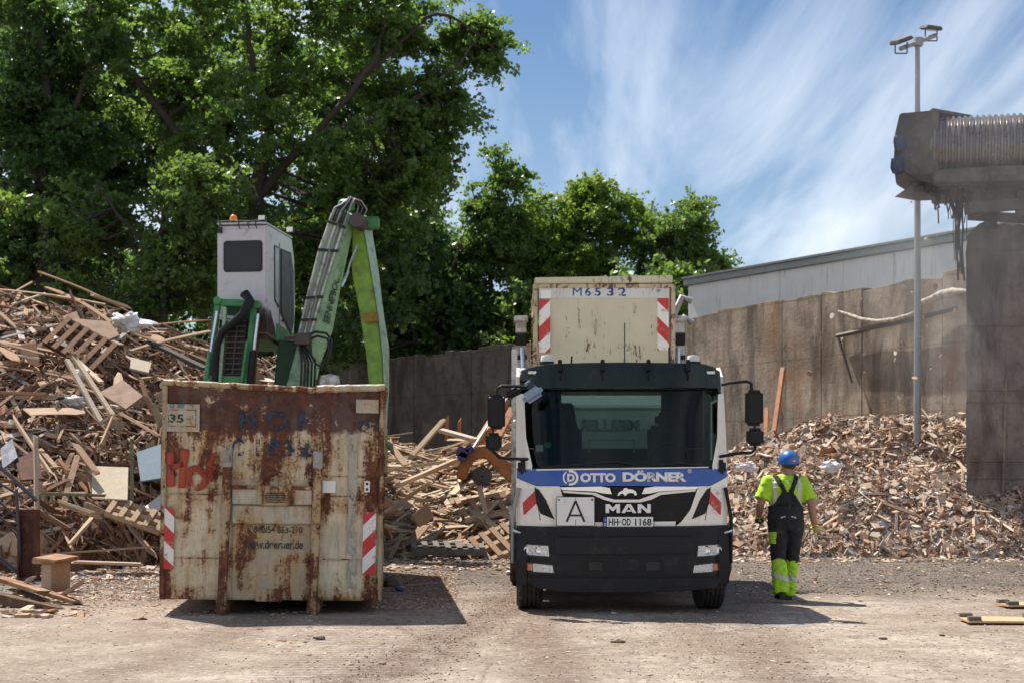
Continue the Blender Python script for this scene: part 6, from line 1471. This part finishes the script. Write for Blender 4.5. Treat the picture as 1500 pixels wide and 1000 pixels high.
for k in range(7):
    a = on_boom(-.05+.14*k, .3, .08); px = 508+k*4.5
    pts = [a, a+Vector((.10,-.05,.22)), P(500+k*2.5, 300-k*.3, 26.05), P(508+k*2, 291+rr.uniform(-2,2), 26.1), P(518+k*1.8, 291+k*.6, 26.2), P(526+k*1.9, 300+k*1.2, 26.3), P(524+k*1.2, 312+k, 26.4), P(518+k, 322+k*2, 26.45)]
    mb = MB(o8); mb.tube(pts, .018, 6); mb.build('hose', m_ink if k % 3 else m_galv, ex, smooth=60)
for k in range(5):
    mb = MB(o8); mb.tube([on_boom(.1+.17*k, 3.0, .06), on_boom(.2+.1*k, 3.5, .12), P(442+k*5, 530+rr.uniform(-4,4), 25.75), P(440+k*5, 575, 25.8)], .02, 6); mb.build('hose', m_ink, ex, smooth=60)
for k, pts in enumerate([[(446,492),(462,486),(478,488),(486,498),(485,512),(478,533)], [(450,498),(465,492),(480,496),(482,512),(476,528),(468,540)], [(454,500),(456,520),(462,532),(470,536),(477,528)]]):
    mb = MB(o8); mb.tube([P(a, b, 25.75) for a, b in pts], .024, 7); mb.build('hose', m_ink, ex, smooth=60)
mb = MB(o8); mb.box(P(444, 497, 25.8), (.3,.2,.2)); mb.box(P(436, 495, 25.8), (.5,.06,.06)); mb.build('valve_block', m_steel, ex, bevel=.02)
mb = MB(o8); mb.tube([P(510,398,26.3), P(504,412,26.25), P(500,420,26.2)], .03, 6); mb.tube([P(523,360,26.3), P(513,385,26.25), P(506,410,26.25)], .02, 6); mb.build('stick_cylinder', m_rod, ex, smooth=60)
# lettering along the boom side
a = P(481, 470, 25.98); b = P(502, 385, 26.12)
me = text_mesh('SENNEBOGEN', w=(b-a).length, h=.22, bold=.02, ext=.003)
o = link('boom_letters', me, ex, worn('dark_letters', (.05,.09,.08), .75, 12)); 
u = (b-a).normalized(); n_ = (P(474,438,26.0)-P(499,424,26.5)); n_ = u.cross(Vector((n_.x, n_.y, n_.z))).normalized()
if n_.y > 0: n_ = -n_
# the side face plane: spanned by the boom direction and the depth direction
dpv = (P(499,424,26.5)-P(474,438,26.0)).normalized(); nrm = dpv.cross(u).normalized()
if nrm.x < 0: nrm = -nrm
zv = u.cross(nrm).normalized()
if zv.dot(dpv) > 0: pass
mm = Matrix((u, -nrm, (u.cross(-nrm)))).transposed()
cc = (P(474,438,26.0)+P(499,424,26.5))/2+nrm*.02
o.matrix_local = Matrix.Translation(cc-o8) @ mm.to_4x4()
# dark green inner mast below the boom and white cap tank
mb = MB(o8); mb.beam(P(428, 500, 26.3), P(418, 600, 26.3), .45, .4); mb.build('boom_foot', plain('dark_green_paint', (.02,.07,.035), .6, var=.4), ex, bevel=.03)
# boom cylinder
mb = MB(o8); mb.tube([P(462,505,26.25), P(452,600,26.3)], .07, 10); mb.build('boom_cylinder', m_green, ex, smooth=60)
# upper carriage: mostly behind the container
mb = MB(o8); mb.box(o8+Vector((-.2,.9,1.95)), (3.4,3.6,1.1)); mb.build('engine_house', m_green, ex, bevel=.08, seg=3)
mb = MB(o8); mb.box(o8+Vector((-.2,2.6,1.9)), (3.2,.8,1.3)); mb.build('counterweight', m_boomgreen, ex, bevel=.12, seg=3)
mb = MB(o8); mb.lathe(o8+Vector((-.1,.6,1.0)), (0,0,1), [(0,0),(0,.9),(.4,.9),(.4,0)], 28); mb.build('slewing_ring', m_steel, ex)
mb = MB(o8); mb.box(o8+Vector((-.1,.6,.85)), (2.6,4.6,.4)); mb.build('undercarriage', m_green, ex, bevel=.05)
for sx in (-1.25, 1.05):
    for sy in (-1.2, 2.4):
        mb = MB(o8); c = o8+Vector((sx,sy,.55)); mb.lathe(c+Vector((-.18,0,0)), (1,0,0), [(0,.3),(0,.5),(.04,.55),(.32,.55),(.36,.5),(.36,.3)], 30); w8 = mb.build('wheel', m_rubber, ex, smooth=40)
        mb = MB(o8); mb.lathe(c+Vector((-.14,0,0)), (1,0,0), [(0,.3),(.1,.28),(.18,.1),(.28,.3)], 20); mb.build('rim', m_green, w8, smooth=40)
mb = MB(o8); c = P(483, 562, 25.7); mb.lathe(c-Vector((0,0,.35)), (0,0,1), [(0,0),(0,.19),(.42,.19),(.50,.16),(.53,0)], 18); mb.build('exhaust_cap', m_whitemetal, ex, smooth=50)
for sx in (-.24, .24):
    mb = MB(o8); mb.tube([c+Vector((sx,0,-.4)), c+Vector((sx,0,.05)), c+Vector((sx*.8,0,.09))], .03, 8); mb.build('guard_bar', m_steel, ex, smooth=60)
# cab: side profile extruded over its width, seen from behind
cp = P(354.5, 487, 25.45); yaw = R(-7)
cabo = bpy.data.objects.new('cab', None); bpy.data.objects.remove(cabo)
Mc = Matrix.Translation(cp-o8) @ Matrix.Rotation(yaw, 4, 'Z')
W8 = .93
prof = [(0, 0), (0, 1.88), (.06, 1.93), (1.60, 1.93), (1.78, 1.55), (1.84, .60), (1.70, -.12), (1.0, -.12), (.5, -.06)]
win_side = [[(.42,.62),(.42,1.62),(.68,1.62),(.68,.50)], [(.80,.42),(.80,1.62),(1.50,1.64),(1.68,1.30),(1.70,.36),(1.50,.06)]]
def cabpart(mb, name, mat, par=ex, **k):
    o = mb.build(name, mat, par, **k); 
    if par is ex: o.matrix_local = Mc
    return o
mb = MB(); mb.prism([(-W8/2, y, z) for y, z in prof], (W8, 0, 0)); cab = cabpart(mb, 'cab', m_cab, bevel=.03, seg=2)
# rear window
mb = MB(); mb.prism([(-.30,-.004,1.08),(-.34,-.004,1.12),(-.34,-.004,1.60),(-.30,-.004,1.64),(.34,-.004,1.64),(.38,-.004,1.60),(.38,-.004,1.12),(.34,-.004,1.08)], (0,-.010,0)); rw_ = mb.build('rear_window', m_ink, cab, bevel=.004)
mb = MB(); mb.prism([(-.28,-.016,1.11),(-.315,-.016,1.15),(-.315,-.016,1.57),(-.28,-.016,1.61),(.32,-.016,1.61),(.355,-.016,1.57),(.355,-.016,1.15),(.32,-.016,1.11)], (0,-.006,0)); mb.build('pane', m_darkglass, rw_)
for k, wp in enumerate(win_side):
    c_ = Vector((sum(p[0] for p in wp)/len(wp), sum(p[1] for p in wp)/len(wp)))
    mb = MB(); mb.prism([(W8/2+.004, y, z) for y, z in wp], (.010, 0, 0)); o_ = mb.build('side_window', m_ink, cab, bevel=.004)
    mb = MB(); mb.prism([(W8/2+.016, c_.x+(y-c_.x)*.90, c_.y+(z-c_.y)*.94) for y, z in wp], (.005, 0, 0)); mb.build('pane', m_darkglass if k else plain('pale_pane', (.25,.28,.30), .08, bump=.01), o_)
mb = MB(); mb.prism([(W8/2+.003, y, z) for y, z in ((.50,-.075),(1.0,-.125),(1.69,-.125),(1.80,.12),(.55,.22))], (.008,0,0)); mb.build('lower_trim', m_green, cab)
mb = MB(); mb.b2(W8/2+.002, W8/2+.010, .735, .745, .1, 1.7); mb.build('door_gap', m_ink, cab)
mb = MB(); mb.box((W8/2+.03, .95, .30), (.04,.14,.04)); mb.build('door_handle', m_ink, cab, bevel=.01)
mb = MB(); mb.b2(-W8/2-.0, W8/2+.0, -.02, 1.66, 1.935, 1.965); mb.build('cab_roof', m_cab, cab, bevel=.01)
# soot at the lower corner
mb = MB(); mb.prism([(.04,-.006,.0),(.10,-.006,.34),(.22,-.006,.50),(.34,-.006,.42),(.464,-.006,.52),(.464,-.006,.0)], (0,-.003,0))
N = NT('soot'); v = N.coord('Object'); x, y, z = N.sep(v); d = N.math('ADD', N.math('MULTIPLY', z, 1.6), N.math('MULTIPLY', N.math('SUBTRACT', N.noise(v, 4, 6, .7), .5), .9))
m_sootf = N.done(N.bsdf((.05,.035,.025), .9, alpha=N.ramp(d, [(.25, .95), (.72, 0)]))); mb.build('soot_stain', m_sootf, cab)
mb = MB(); mb.prism([(W8/2+.0045, y, z) for y, z in ((0,.0),(0,.62),(.16,.52),(.28,.30),(.46,.12),(.50,-.05))], (.002,0,0)); mb.build('soot_stain', m_sootf, cab)
# lamps and beacon on the roof
mb = MB(); mb.lathe((-.19,.10,1.97), (0,0,1), [(0,0),(0,.075),(.03,.075),(.03,0)], 16); bc = mb.build('beacon', m_ink, cab); mb = MB(); mb.lathe((-.19,.10,2.0), (0,0,1), [(0,0),(0,.066),(.07,.066),(.115,.045),(.13,0)], 16); mb.build('beacon_lens', m_orange, bc, smooth=60)
for x, y in ((.36,.06),(.52,1.3)):
    mb = MB(); mb.box((x,y,2.04), (.15,.10,.12)); l8 = mb.build('work_lamp', m_ink, cab, bevel=.02); mb = MB(); mb.box((x,y-.055,2.04), (.12,.012,.09)); mb.build('lens', m_lamp, l8, bevel=.004)
mb = MB()
for x, h in ((-.40,.07),(-.05,.06),(.12,.05),(.26,.06)): mb.tube([(x,-.02,1.97), (x,-.04,1.97-h), (x+.03,-.05,1.90-h)], .010, 5)
mb.tube([(-.45,.0,1.99), (-.2,-.02,2.0), (.1,-.02,1.985), (.44,.0,2.0)], .008, 5); mb.box((-.40,-.03,1.83), (.08,.05,.10)); mb.tube([(-.42,.02,1.97), (-.45,.02,2.10), (-.5,.02,2.16)], .008, 5); mb.build('roof_cables', m_ink, cab)
mb = MB(); mb.prism([(-W8/2+.06, y, z) for y, z in ((.1,-.01),(1.66,-.13),(1.66,-.20),(.1,-.12))], (W8-.12,0,0)); mb.build('cab_floor', m_soot, cab)
# elevating frame below the cab
yf = 25.2
def bar(a, b, w_, h_, name, mat, y0=yf, y1=yf):
    mb = MB(o8); mb.beam(P(a[0], a[1], y0), P(b[0], b[1], y1), w_, h_); return mb.build(name, mat, ex, bevel=.012)
bar((320,440),(303,570),.10,.12,'lift_frame',m_green); bar((372,450),(360,570),.10,.12,'lift_frame',m_green); bar((316,443),(374,445),.12,.12,'cross_tube',m_green); bar((300,556),(362,558),.14,.16,'cross_tube',m_green)
bar((378,450),(368,575),.09,.2,'rear_link',m_rustred, 25.5, 25.5); bar((330,450),(322,560),.06,.08,'link',m_boomgreen, 25.1, 25.1); bar((362,500),(354,560),.05,.08,'link',m_green, 25.05, 25.05)
mb = MB(o8); mb.prism([P(328,446,yf+.2), P(368,446,yf+.2), P(364,470,yf+.2), P(324,470,yf+.2)], (0,.08,0)); mb.build('back_plate', plain('dark_green_paint', (.02,.07,.035)), ex)
mb = MB(o8); mb.prism([P(322,466,yf+.12), P(362,466,yf+.12), P(353,553,yf+.12), P(314,553,yf+.12)], (0,.04,0)); gr8 = mb.build('grille', m_ink, ex)
mb = MB(o8)
for k in range(11):
    y = 470+k*7.8; t = k/10; mb.beam(P(326-8*t, y, yf+.05), P(361-8*t, y, yf+.05), .05, .02)
for x in (.33, .66): mb.beam(P(322+40*x, 468, yf+.045), P(314+40*x, 550, yf+.045), .02, .02)
mb.build('grille_bars', m_steel, gr8)
mb = MB(o8); mb.beam(P(321,462,yf), P(345,466,yf), .05, .05); mb.beam(P(318,466,yf), P(344,471,yf), .03, .03); mb.build('step', m_whitemetal, ex)
mb = MB(o8); mb.tube([P(358,430,yf-.15), P(366,440,yf-.2), P(355,462,yf-.22), P(338,476,yf-.22), P(325,486,yf-.2), P(318,505,yf-.18), P(315,530,yf-.15), P(316,560,yf-.1)], [.09,.09,.085,.075,.07,.065,.065,.065], 12); mb.build('cable_hose', m_black, ex, smooth=60)
mb = MB(o8); mb.tube([P(318,456,yf-.05), P(309,515,yf-.05)], .032, 10); mb.build('cylinder_rod', m_rod, ex, smooth=60); mb = MB(o8); mb.tube([P(308,518,yf-.05), P(300,575,yf-.05)], .055, 10); mb.build('cylinder', m_green, ex, smooth=60)
mb = MB(o8); mb.tube([P(378,460,yf-.1), P(372,512,yf-.1)], .032, 10); mb.build('cylinder_rod', m_rod, ex, smooth=60); mb = MB(o8); mb.tube([P(371,514,yf-.1), P(364,580,yf-.1)], .06, 10); mb.build('cylinder', m_black, ex, smooth=60)
for p in ((318,440),(376,446),(303,558),(360,558)):
    mb = MB(o8); mb.lathe(P(p[0], p[1], yf-.10), (0,1,0), [(0,0),(0,.07),(.2,.07),(.2,0)], 14); mb.build('pin', m_green, ex)
# the mast of the lift frame stands on the upper carriage
mb = MB(o8); mb.beam(P(332, 556, yf+.1), P(340, 612, yf+.6), .7, .3); mb.build('mast_foot', m_green, ex, bevel=.03)
# ---------------------------------------------------------------- the worker
pb = G(1151, 879); pr_ = empty('person', pb, 'worker seen from behind in blue helmet, lime shirt and black bib overalls', 'person')
skin = plain('skin', (.36,.20,.13), .55, var=.12); hair = plain('hair', (.08,.06,.05), .8)
lime = plain('lime_cloth', (.42,.70,.03), .8, var=.12, scale=9, bump=.3); blk = plain('black_cloth', (.018,.019,.024), .9, var=.35, scale=14, bump=.3, dirt=(.09,.08,.07), dirtamt=.15)
silver = plain('silver_stripe', (.55,.55,.50), .5, var=.1); helm = plain('blue_helmet', (.012,.13,.48), .4, var=.12, dirt=(.10,.12,.16), dirtamt=.2, coat=.1, bump=.05)
shoe = plain('dark_shoe', (.03,.025,.022), .8, var=.4, dirt=(.16,.12,.09), dirtamt=.4); yellowg = plain('glove_yellow', (.45,.42,.06), .7, var=.2); grayg = plain('glove_dark', (.05,.05,.05), .8)
V3 = Vector
J = dict(pel=V3((0,0,.97)), che=V3((.0,.02,1.30)), nec=V3((.01,.03,1.52)), hea=V3((.045,.06,1.68)),
         shL=V3((-.19,.02,1.455)), elL=V3((-.285,-.03,1.19)), wrL=V3((-.275,.13,1.02)), shR=V3((.19,.02,1.45)), elR=V3((.275,-.05,1.18)), wrR=V3((.325,.06,.945)),
         hiL=V3((-.095,0,.93)), knL=V3((-.085,-.03,.50)), anL=V3((-.100,-.26,.15)), hiR=V3((.095,0,.93)), knR=V3((.085,.10,.52)), anR=V3((.060,.20,.10)))
def limb(mb, a, b, r0, r1, mid=None, n=14, k=6):
    pts = [a+(b-a)*i/k for i in range(k+1)]; rs = []
    for i in range(k+1):
        t = i/k; r = r0+(r1-r0)*t
        if mid: r += (mid-(r0+r1)/2)*math.sin(math.pi*t)
        rs.append(r)
    mb.tube(pts, rs, n); mb.ball(a, r0*.98, 12, 8); mb.ball(b, r1*.98, 12, 8)
def torso(mb, g=0):
    rings = [(.90,.165,.115,0),(.97,.175,.12,0),(1.06,.158,.11,0),(1.16,.158,.105,.01),(1.28,.178,.115,.02),(1.38,.198,.12,.02),(1.45,.190,.10,.025),(1.50,.12,.075,.03),(1.53,.065,.06,.03)]
    st = []
    for z, rx, ry, y in rings:
        st.append([(J['pel'].x+ (rx+g)*math.copysign(abs(math.cos(a))**.85, math.cos(a)), y+(ry+g)*math.copysign(abs(math.sin(a))**.85, math.sin(a)), z) for a in [k*6.2832/20 for k in range(20)]])
    mb.stations(st)
# body: head with face, neck, trunk, arms with hands, legs - one skin
mb = MB(); torso(mb); limb(mb, J['nec']-V3((0,0,.03)), J['nec']+V3((.015,.012,.09)), .060, .056)
h = J['hea']; mb.ball(h, (.077,.095,.105), 20, 14); mb.ball(h+V3((0,.035,-.055)), (.058,.062,.06), 14, 10)      # skull and jaw, face looks away
mb.ball(h+V3((0,.112,-.015)), (.013,.022,.025), 8, 6); mb.ball(h+V3((0,.098,-.062)), (.024,.012,.008), 8, 6); mb.ball(h+V3((0,.09,-.098)), (.022,.018,.016), 8, 6)
for sx in (-1, 1):
    mb.ball(h+V3((sx*.080,.0,-.012)), (.012,.022,.033), 10, 8); mb.ball(h+V3((sx*.03,.088,.008)), (.016,.012,.010), 8, 6)
for s_ in 'LR':
    limb(mb, J['sh'+s_], J['el'+s_], .058, .043, .052); limb(mb, J['el'+s_], J['wr'+s_], .045, .028, .042)
    limb(mb, J['hi'+s_], J['kn'+s_], .088, .056, .078); limb(mb, J['kn'+s_], J['an'+s_], .056, .038, .055)
    mb.tube([J['an'+s_]+V3((0,-.05,-.06)), J['an'+s_]+V3((0,.05,-.065)), J['an'+s_]+V3((0,.15,-.075))], [.032,.036,.026], 10)
def hand(mb, wr, d, palm, th, r=1.0):    # d: direction of the fingers, palm: palm normal, th: +-1 thumb side
    d = d.normalized(); palm = (palm-d*palm.dot(d)).normalized(); side = d.cross(palm)*th
    c = wr+d*.045; st = []
    for t, w_, h_ in ((-.01,.026,.020),(.02,.036,.017),(.055,.042,.016),(.088,.040,.013)):
        st.append([wr+d*t+side*w_*math.cos(a)*r+palm*h_*math.sin(a)*r for a in [k*6.2832/12 for k in range(12)]])
    mb.stations(st)
    for k, (o_, L_) in enumerate(((.030,.070),(.011,.078),(-.009,.073),(-.028,.058))):
        b0 = wr+d*.085+side*o_; b1 = b0+d*L_*.42+palm*.012; b2 = b1+d*L_*.28+palm*.022; b3 = b2+d*L_*.16+palm*.022
        mb.tube([b0-d*.01, b1, b2, b3], [.0105*r,.0100*r,.0092*r,.0075*r], 8)
    t0 = wr+d*.028+side*.030; mb.tube([t0, t0+side*.022+d*.028+palm*.008, t0+side*.026+d*.055+palm*.018, t0+side*.022+d*.075+palm*.024], [.014*r,.0125*r,.011*r,.009*r], 8)
dL = V3((.02,.10,-.16)); dR = V3((.05,.05,-.2)); pL = V3((1,.1,.1)); pR = V3((-1,.1,0))
hand(mb, J['wrL'], dL, pL, -1); hand(mb, J['wrR'], dR, pR, 1)
remeshed(mb, 'body', skin, pr_, .0065, 2)
# gloves: palms dark, backs yellow
for s_, d, p, th in (('L', dL, pL, -1), ('R', dR, pR, 1)):
    mb = MB(); hand(mb, J['wr'+s_], d, p, th, 1.16); mb.tube([J['wr'+s_]-d.normalized()*.02, J['wr'+s_]+d.normalized()*.02], [.036,.034], 12)
    g_ = remeshed(mb, 'glove', yellowg if s_ == 'L' else skin, pr_, .0055, 1)
    if s_ == 'R':
        g_.data.materials.clear(); g_.data.materials.append(plain('worn_glove', (.40,.20,.13), .8, var=.3))
    mb = MB(); c = J['wr'+s_]+d.normalized()*.06; mb.tube([c-d.normalized()*.012, c+d.normalized()*.014], [.052,.052], 14); mb.tube([c-d.normalized()*.045, c-d.normalized()*.03], [.041,.041], 14)
    cuff = remeshed(mb, 'glove_band', grayg if s_ == 'L' else yellowg, g_, .006, 1)
# t shirt
mb = MB(); torso(mb, .022)
for s_, sx in (('L', -1), ('R', 1)):
    a, b = J['sh'+s_], J['el'+s_]; e = a+(b-a)*.82; mb.tube([a-V3((sx*.05,0,0)), a+(b-a)*.15, a+(b-a)*.5, e], [.075,.082,.080,.088], 16); mb.ball(a, .078, 12, 8)
mb.tube([J['nec']-V3((0,0,.06)), J['nec']+V3((.003,0,.015))], [.09,.068], 16)
shirt = remeshed(mb, 't_shirt', lime, pr_, .009, 3)
for v in shirt.data.vertices:
    w_ = mnoise.noise(v.co*V3((9,9,5)).x*.0+V3((v.co.x*13, v.co.y*9, v.co.z*7+v.co.x*8)))
    v.co += v.normal*((.018 if v.co.z > 1.2 else .004)*w_+.009*mnoise.noise(v.co*24)-(.014 if v.co.z < 1.17 and abs(v.co.x) < .25 else 0))
# overalls
mb = MB()
for s_ in 'LR':
    hp, kn, an = J['hi'+s_], J['kn'+s_], J['an'+s_]; sh_ = V3((0,.0,0))
    mb.tube([hp+V3((0,0,.04)), hp+(kn-hp)*.35, hp+(kn-hp)*.7, kn, kn+(an-kn)*.12], [.112,.100,.088,.080,.080], 18)
st = []
for z, rx, ry, y in [(.88,.172,.125,0),(.95,.202,.152,-.005),(1.02,.200,.152,0),(1.09,.194,.146,0),(1.16,.192,.142,.01)]:
    st.append([(rx*math.copysign(abs(math.cos(a))**.85, math.cos(a)), y+ry*math.copysign(abs(math.sin(a))**.85, math.sin(a))*1.0, z) for a in [k*6.2832/20 for k in range(20)]])
mb.stations(st); mb.ball((-.075,-.055,.93), (.095,.08,.11), 14, 10); mb.ball((.075,-.055,.93), (.095,.08,.11), 14, 10)
ov = remeshed(mb, 'overalls', blk, pr_, .009, 3)
for v in ov.data.vertices:
    k = 1 if v.co.z < .9 else .5
    v.co += v.normal*(k*.011*mnoise.noise(V3((v.co.x*14, v.co.y*10, v.co.z*13)))+.005*mnoise.noise(v.co*30))
mb = MB()
for s_ in 'LR':
    kn, an = J['kn'+s_], J['an'+s_]; k2 = kn+(an-kn)*.08
    mb = MB(); mb.tube([k2+V3((0,0,.01)), kn+(an-kn)*.35, kn+(an-kn)*.65, kn+(an-kn)*.9, an+V3((0,-.005,-.045))], [.082,.086,.090,.092,.082], 18)
    lg = remeshed(mb, 'lower_leg_cloth', lime, pr_, .009, 2)
    for v in lg.data.vertices: v.co += v.normal*(.016*mnoise.noise(V3((v.co.x*13, v.co.y*12, v.co.z*22)))+.006*mnoise.noise(v.co*34))
    mb = MB(); m_ = kn+(an-kn)*.55
    stp = []
    bm = bmesh.new(); bm.from_mesh(lg.data)
    c0_, c1_ = kn+(an-kn)*.50, kn+(an-kn)*.66
    dl = [f for f in bm.faces if not (c1_.z < f.calc_center_median().z+ (f.calc_center_median().x-kn.x)*.5 < c0_.z)]
    bmesh.ops.delete(bm, geom=dl, context='FACES')
    for v in bm.verts: v.co += v.normal*.004
    me = bpy.data.meshes.new('b'); bm.to_mesh(me); bm.free(); me.materials.clear(); link('reflective_band', me, lg, silver, 180)
def cutout(src, name, mat, test, off, par, th=.004):
    """the part of a garment's surface inside a shape, as a separate cloth piece lying on it"""
    bm = bmesh.new(); bm.from_mesh(src.data)
    bmesh.ops.delete(bm, geom=[f for f in bm.faces if not test(f.calc_center_median(), 0)], context='FACES')
    bm.normal_update()
    for v in bm.verts: v.co += v.normal*off
    be = [e for e in bm.edges if e.is_boundary]; nr = {v: v.normal.copy() for v in bm.verts}
    r = bmesh.ops.extrude_edge_only(bm, edges=be); nv = [g for g in r['geom'] if isinstance(g, bmesh.types.BMVert)]
    old = {tuple(round(c, 6) for c in v.co): n for v, n in nr.items() if v.is_valid}
    for v in nv: v.co -= old.get(tuple(round(c, 6) for c in v.co), Vector((0,0,0)))*(off+th)
    me = bpy.data.meshes.new(name); bm.to_mesh(me); bm.free(); me.materials.clear(); return link(name, me, par, mat, 180)
def bib(p, m):      # back panel narrowing to two straps that cross low between the shoulders
    x, z = p.x, p.z
    if p.y > .04: return False
    if z < 1.08-m: return False
    if z < 1.33: w_ = .19-(z-1.10)*.58; w_ = max(w_, .068); return abs(x) < w_+m
    if z < 1.56:
        c = .035+(z-1.33)*.42; return abs(abs(x)-c) < .026+m
    return False
cutout(shirt, 'bib', blk, bib, .010, pr_)
for sg in (-1, 1): cutout(shirt, 'reflective_strip', silver, lambda p, m: p.y < .06 and 1.12-m < p.z < 1.50 and abs(sg*p.x-.135) < .020+m, .004, shirt)
for sg in (-1, 1): cutout(ov, 'pocket_mark', silver, lambda p, m: p.y < -.02 and sg*p.x > 0 and abs(p.z-(1.045-abs(p.x)*.35)) < .008+m and .035-m < abs(p.x) < .085+m, .004, ov)
cutout(ov, 'side_patch', lime, lambda p, m: p.x < -.125+m and .70-m < p.z < .84+m, .004, ov)
cutout(ov, 'seam', plain('seam_cloth', (.03,.03,.035), .9), lambda p, m: abs(p.x) < .006+m and p.z > .86 and p.y < 0, .003, ov)
# helmet
mb = MB(); hc = J['hea']+V3((0,-.005,.035)); st = []
for k in range(9):
    a = R(90)*k/8; st.append((.135*math.sin(a), max(.003, math.cos(a))))
mb.lathe(hc-V3((0,0,.0)), (0,0,1), [(-.055,.118),(-.02,.124),(.03,.120),(.07,.104),(.10,.078),(.122,.04),(.128,.002)], 28)
o = mb.build('helmet', helm, pr_, smooth=60); o.data.transform(Matrix.Translation(hc) @ Matrix.Diagonal((.93,1.12,1,1)) @ Matrix.Translation(-hc)); hm = o
mb = MB(); mb.prism([hc+V3((math.cos(a)*.12, .06+math.sin(a)*.13, -.05)) for a in [R(15)+R(150)*k/12 for k in range(13)]], (0,0,.012)); mb.build('peak', helm, hm, bevel=.003)
mb = MB(); mb.tube([hc+V3((-.09,-.09,-.052)), hc+V3((0,-.135,-.075)), hc+V3((.09,-.09,-.052))], .012, 8); mb.build('headband', grayg, hm, smooth=60)
mb = MB(); q = hc+V3((.032,-.127,-.006)); mb.lathe(q, (.25,-1,.15), [(0,0),(0,.030),(.004,.030),(.004,0)], 18); o_ = mb.build('round_logo', plain('red_logo', (.60,.05,.03), .4), hm)
mb = MB(); mb.prism([q+V3((dx, -.0065, dz)) for dx, dz in ((-.012,.010),(-.006,-.014),(.010,-.014),(.014,.010),(.006,-.002),(.0,.014),(-.005,-.002))], (.0007,-.002,0)); mb.build('logo_mark', m_plate, o_)
# hair below the helmet
mb = MB(); mb.ball(h+V3((0,-.015,-.01)), (.080,.088,.085), 18, 12); hr = mb.build('hair', hair, pr_, smooth=180)
# collar print
a = text_mesh('OTTO DÖRNER', w=.10, h=.014, bold=.03, ext=.001); o = link('back_print', a, shirt, m_blue); 
zz = 1.455; o.location = (0, min(v.co.y for v in shirt.data.vertices if abs(v.co.x) < .05 and abs(v.co.z-zz) < .02)-.003, zz)
# shoes
pr_.scale = (1.10, 1.06, 1.0)
for s_ in 'LR':
    an = J['an'+s_]; up = .0 if s_ == 'L' else .0
    mb = MB(); b_ = V3((an.x, an.y, an.z-.105)); st = []
    for y, w_, h_ in ((-.085,.030,.07),(-.06,.040,.10),(.0,.043,.115),(.06,.046,.085),(.12,.048,.06),(.17,.042,.05),(.195,.022,.035)):
        st.append([b_+V3((w_*math.cos(t)*(1 if math.sin(t) > 0 else 1.08), y, max(.012, .012+h_*(.5+.5*math.sin(t))))) for t in [k*6.2832/14 for k in range(14)]])
    mb.stations(st); so_ = mb.build('shoe', shoe, pr_, smooth=60)
    mb = MB(); st = [[b_+V3((w_, y, z)) for w_, z in ((-w0,.0),(w0,.0),(w0,.022),(-w0,.022))] for y, w0 in ((-.09,.030),(-.06,.045),(.06,.050),(.12,.052),(.17,.044),(.20,.022))]; mb.stations(st); mb.build('sole', m_ink, so_)
# ---------------------------------------------------------------- dust hanging in the air below the drum
def dust(name, label, c, r, dens, seed):
    mb = MB(); mb.ball((0,0,0), r, 24, 14); N = NT(name)
    v = N.coord('Object'); L = N.n('ShaderNodeVectorMath', operation='LENGTH'); m_ = N.n('ShaderNodeMapping'); N.put(m_.inputs[0], v); m_.inputs['Scale'].default_value = tuple(1/x for x in r); N.put(L.inputs[0], m_.outputs[0])
    f = N.ramp(L.outputs['Value'], [(0, 1), (.95, 0)]); n = N.ramp(N.noise(v, .55, 3, .6, .6), [(.36, 0), (.7, 1)])
    p = N.n('ShaderNodeVolumePrincipled'); p.inputs['Color'].default_value = (.86,.86,.88,1); p.inputs['Anisotropy'].default_value = .35
    N.put(p.inputs['Density'], N.math('MULTIPLY', N.math('MULTIPLY', f, n), dens))
    N.t.links.new(p.outputs[0], N.out.inputs['Volume']); o = mb.build(name, N.mat); o.location = c
    return tag(o, label, None, None, 'stuff')
dust('dust_cloud', 'thin pale dust drifting around the screening drum and the near wall', P(1440, 330, 24.8), (3.2, 1.6, 4.3), .32, 1)
sc.cycles.volume_step_rate = 3.0; sc.cycles.volume_max_steps = 128
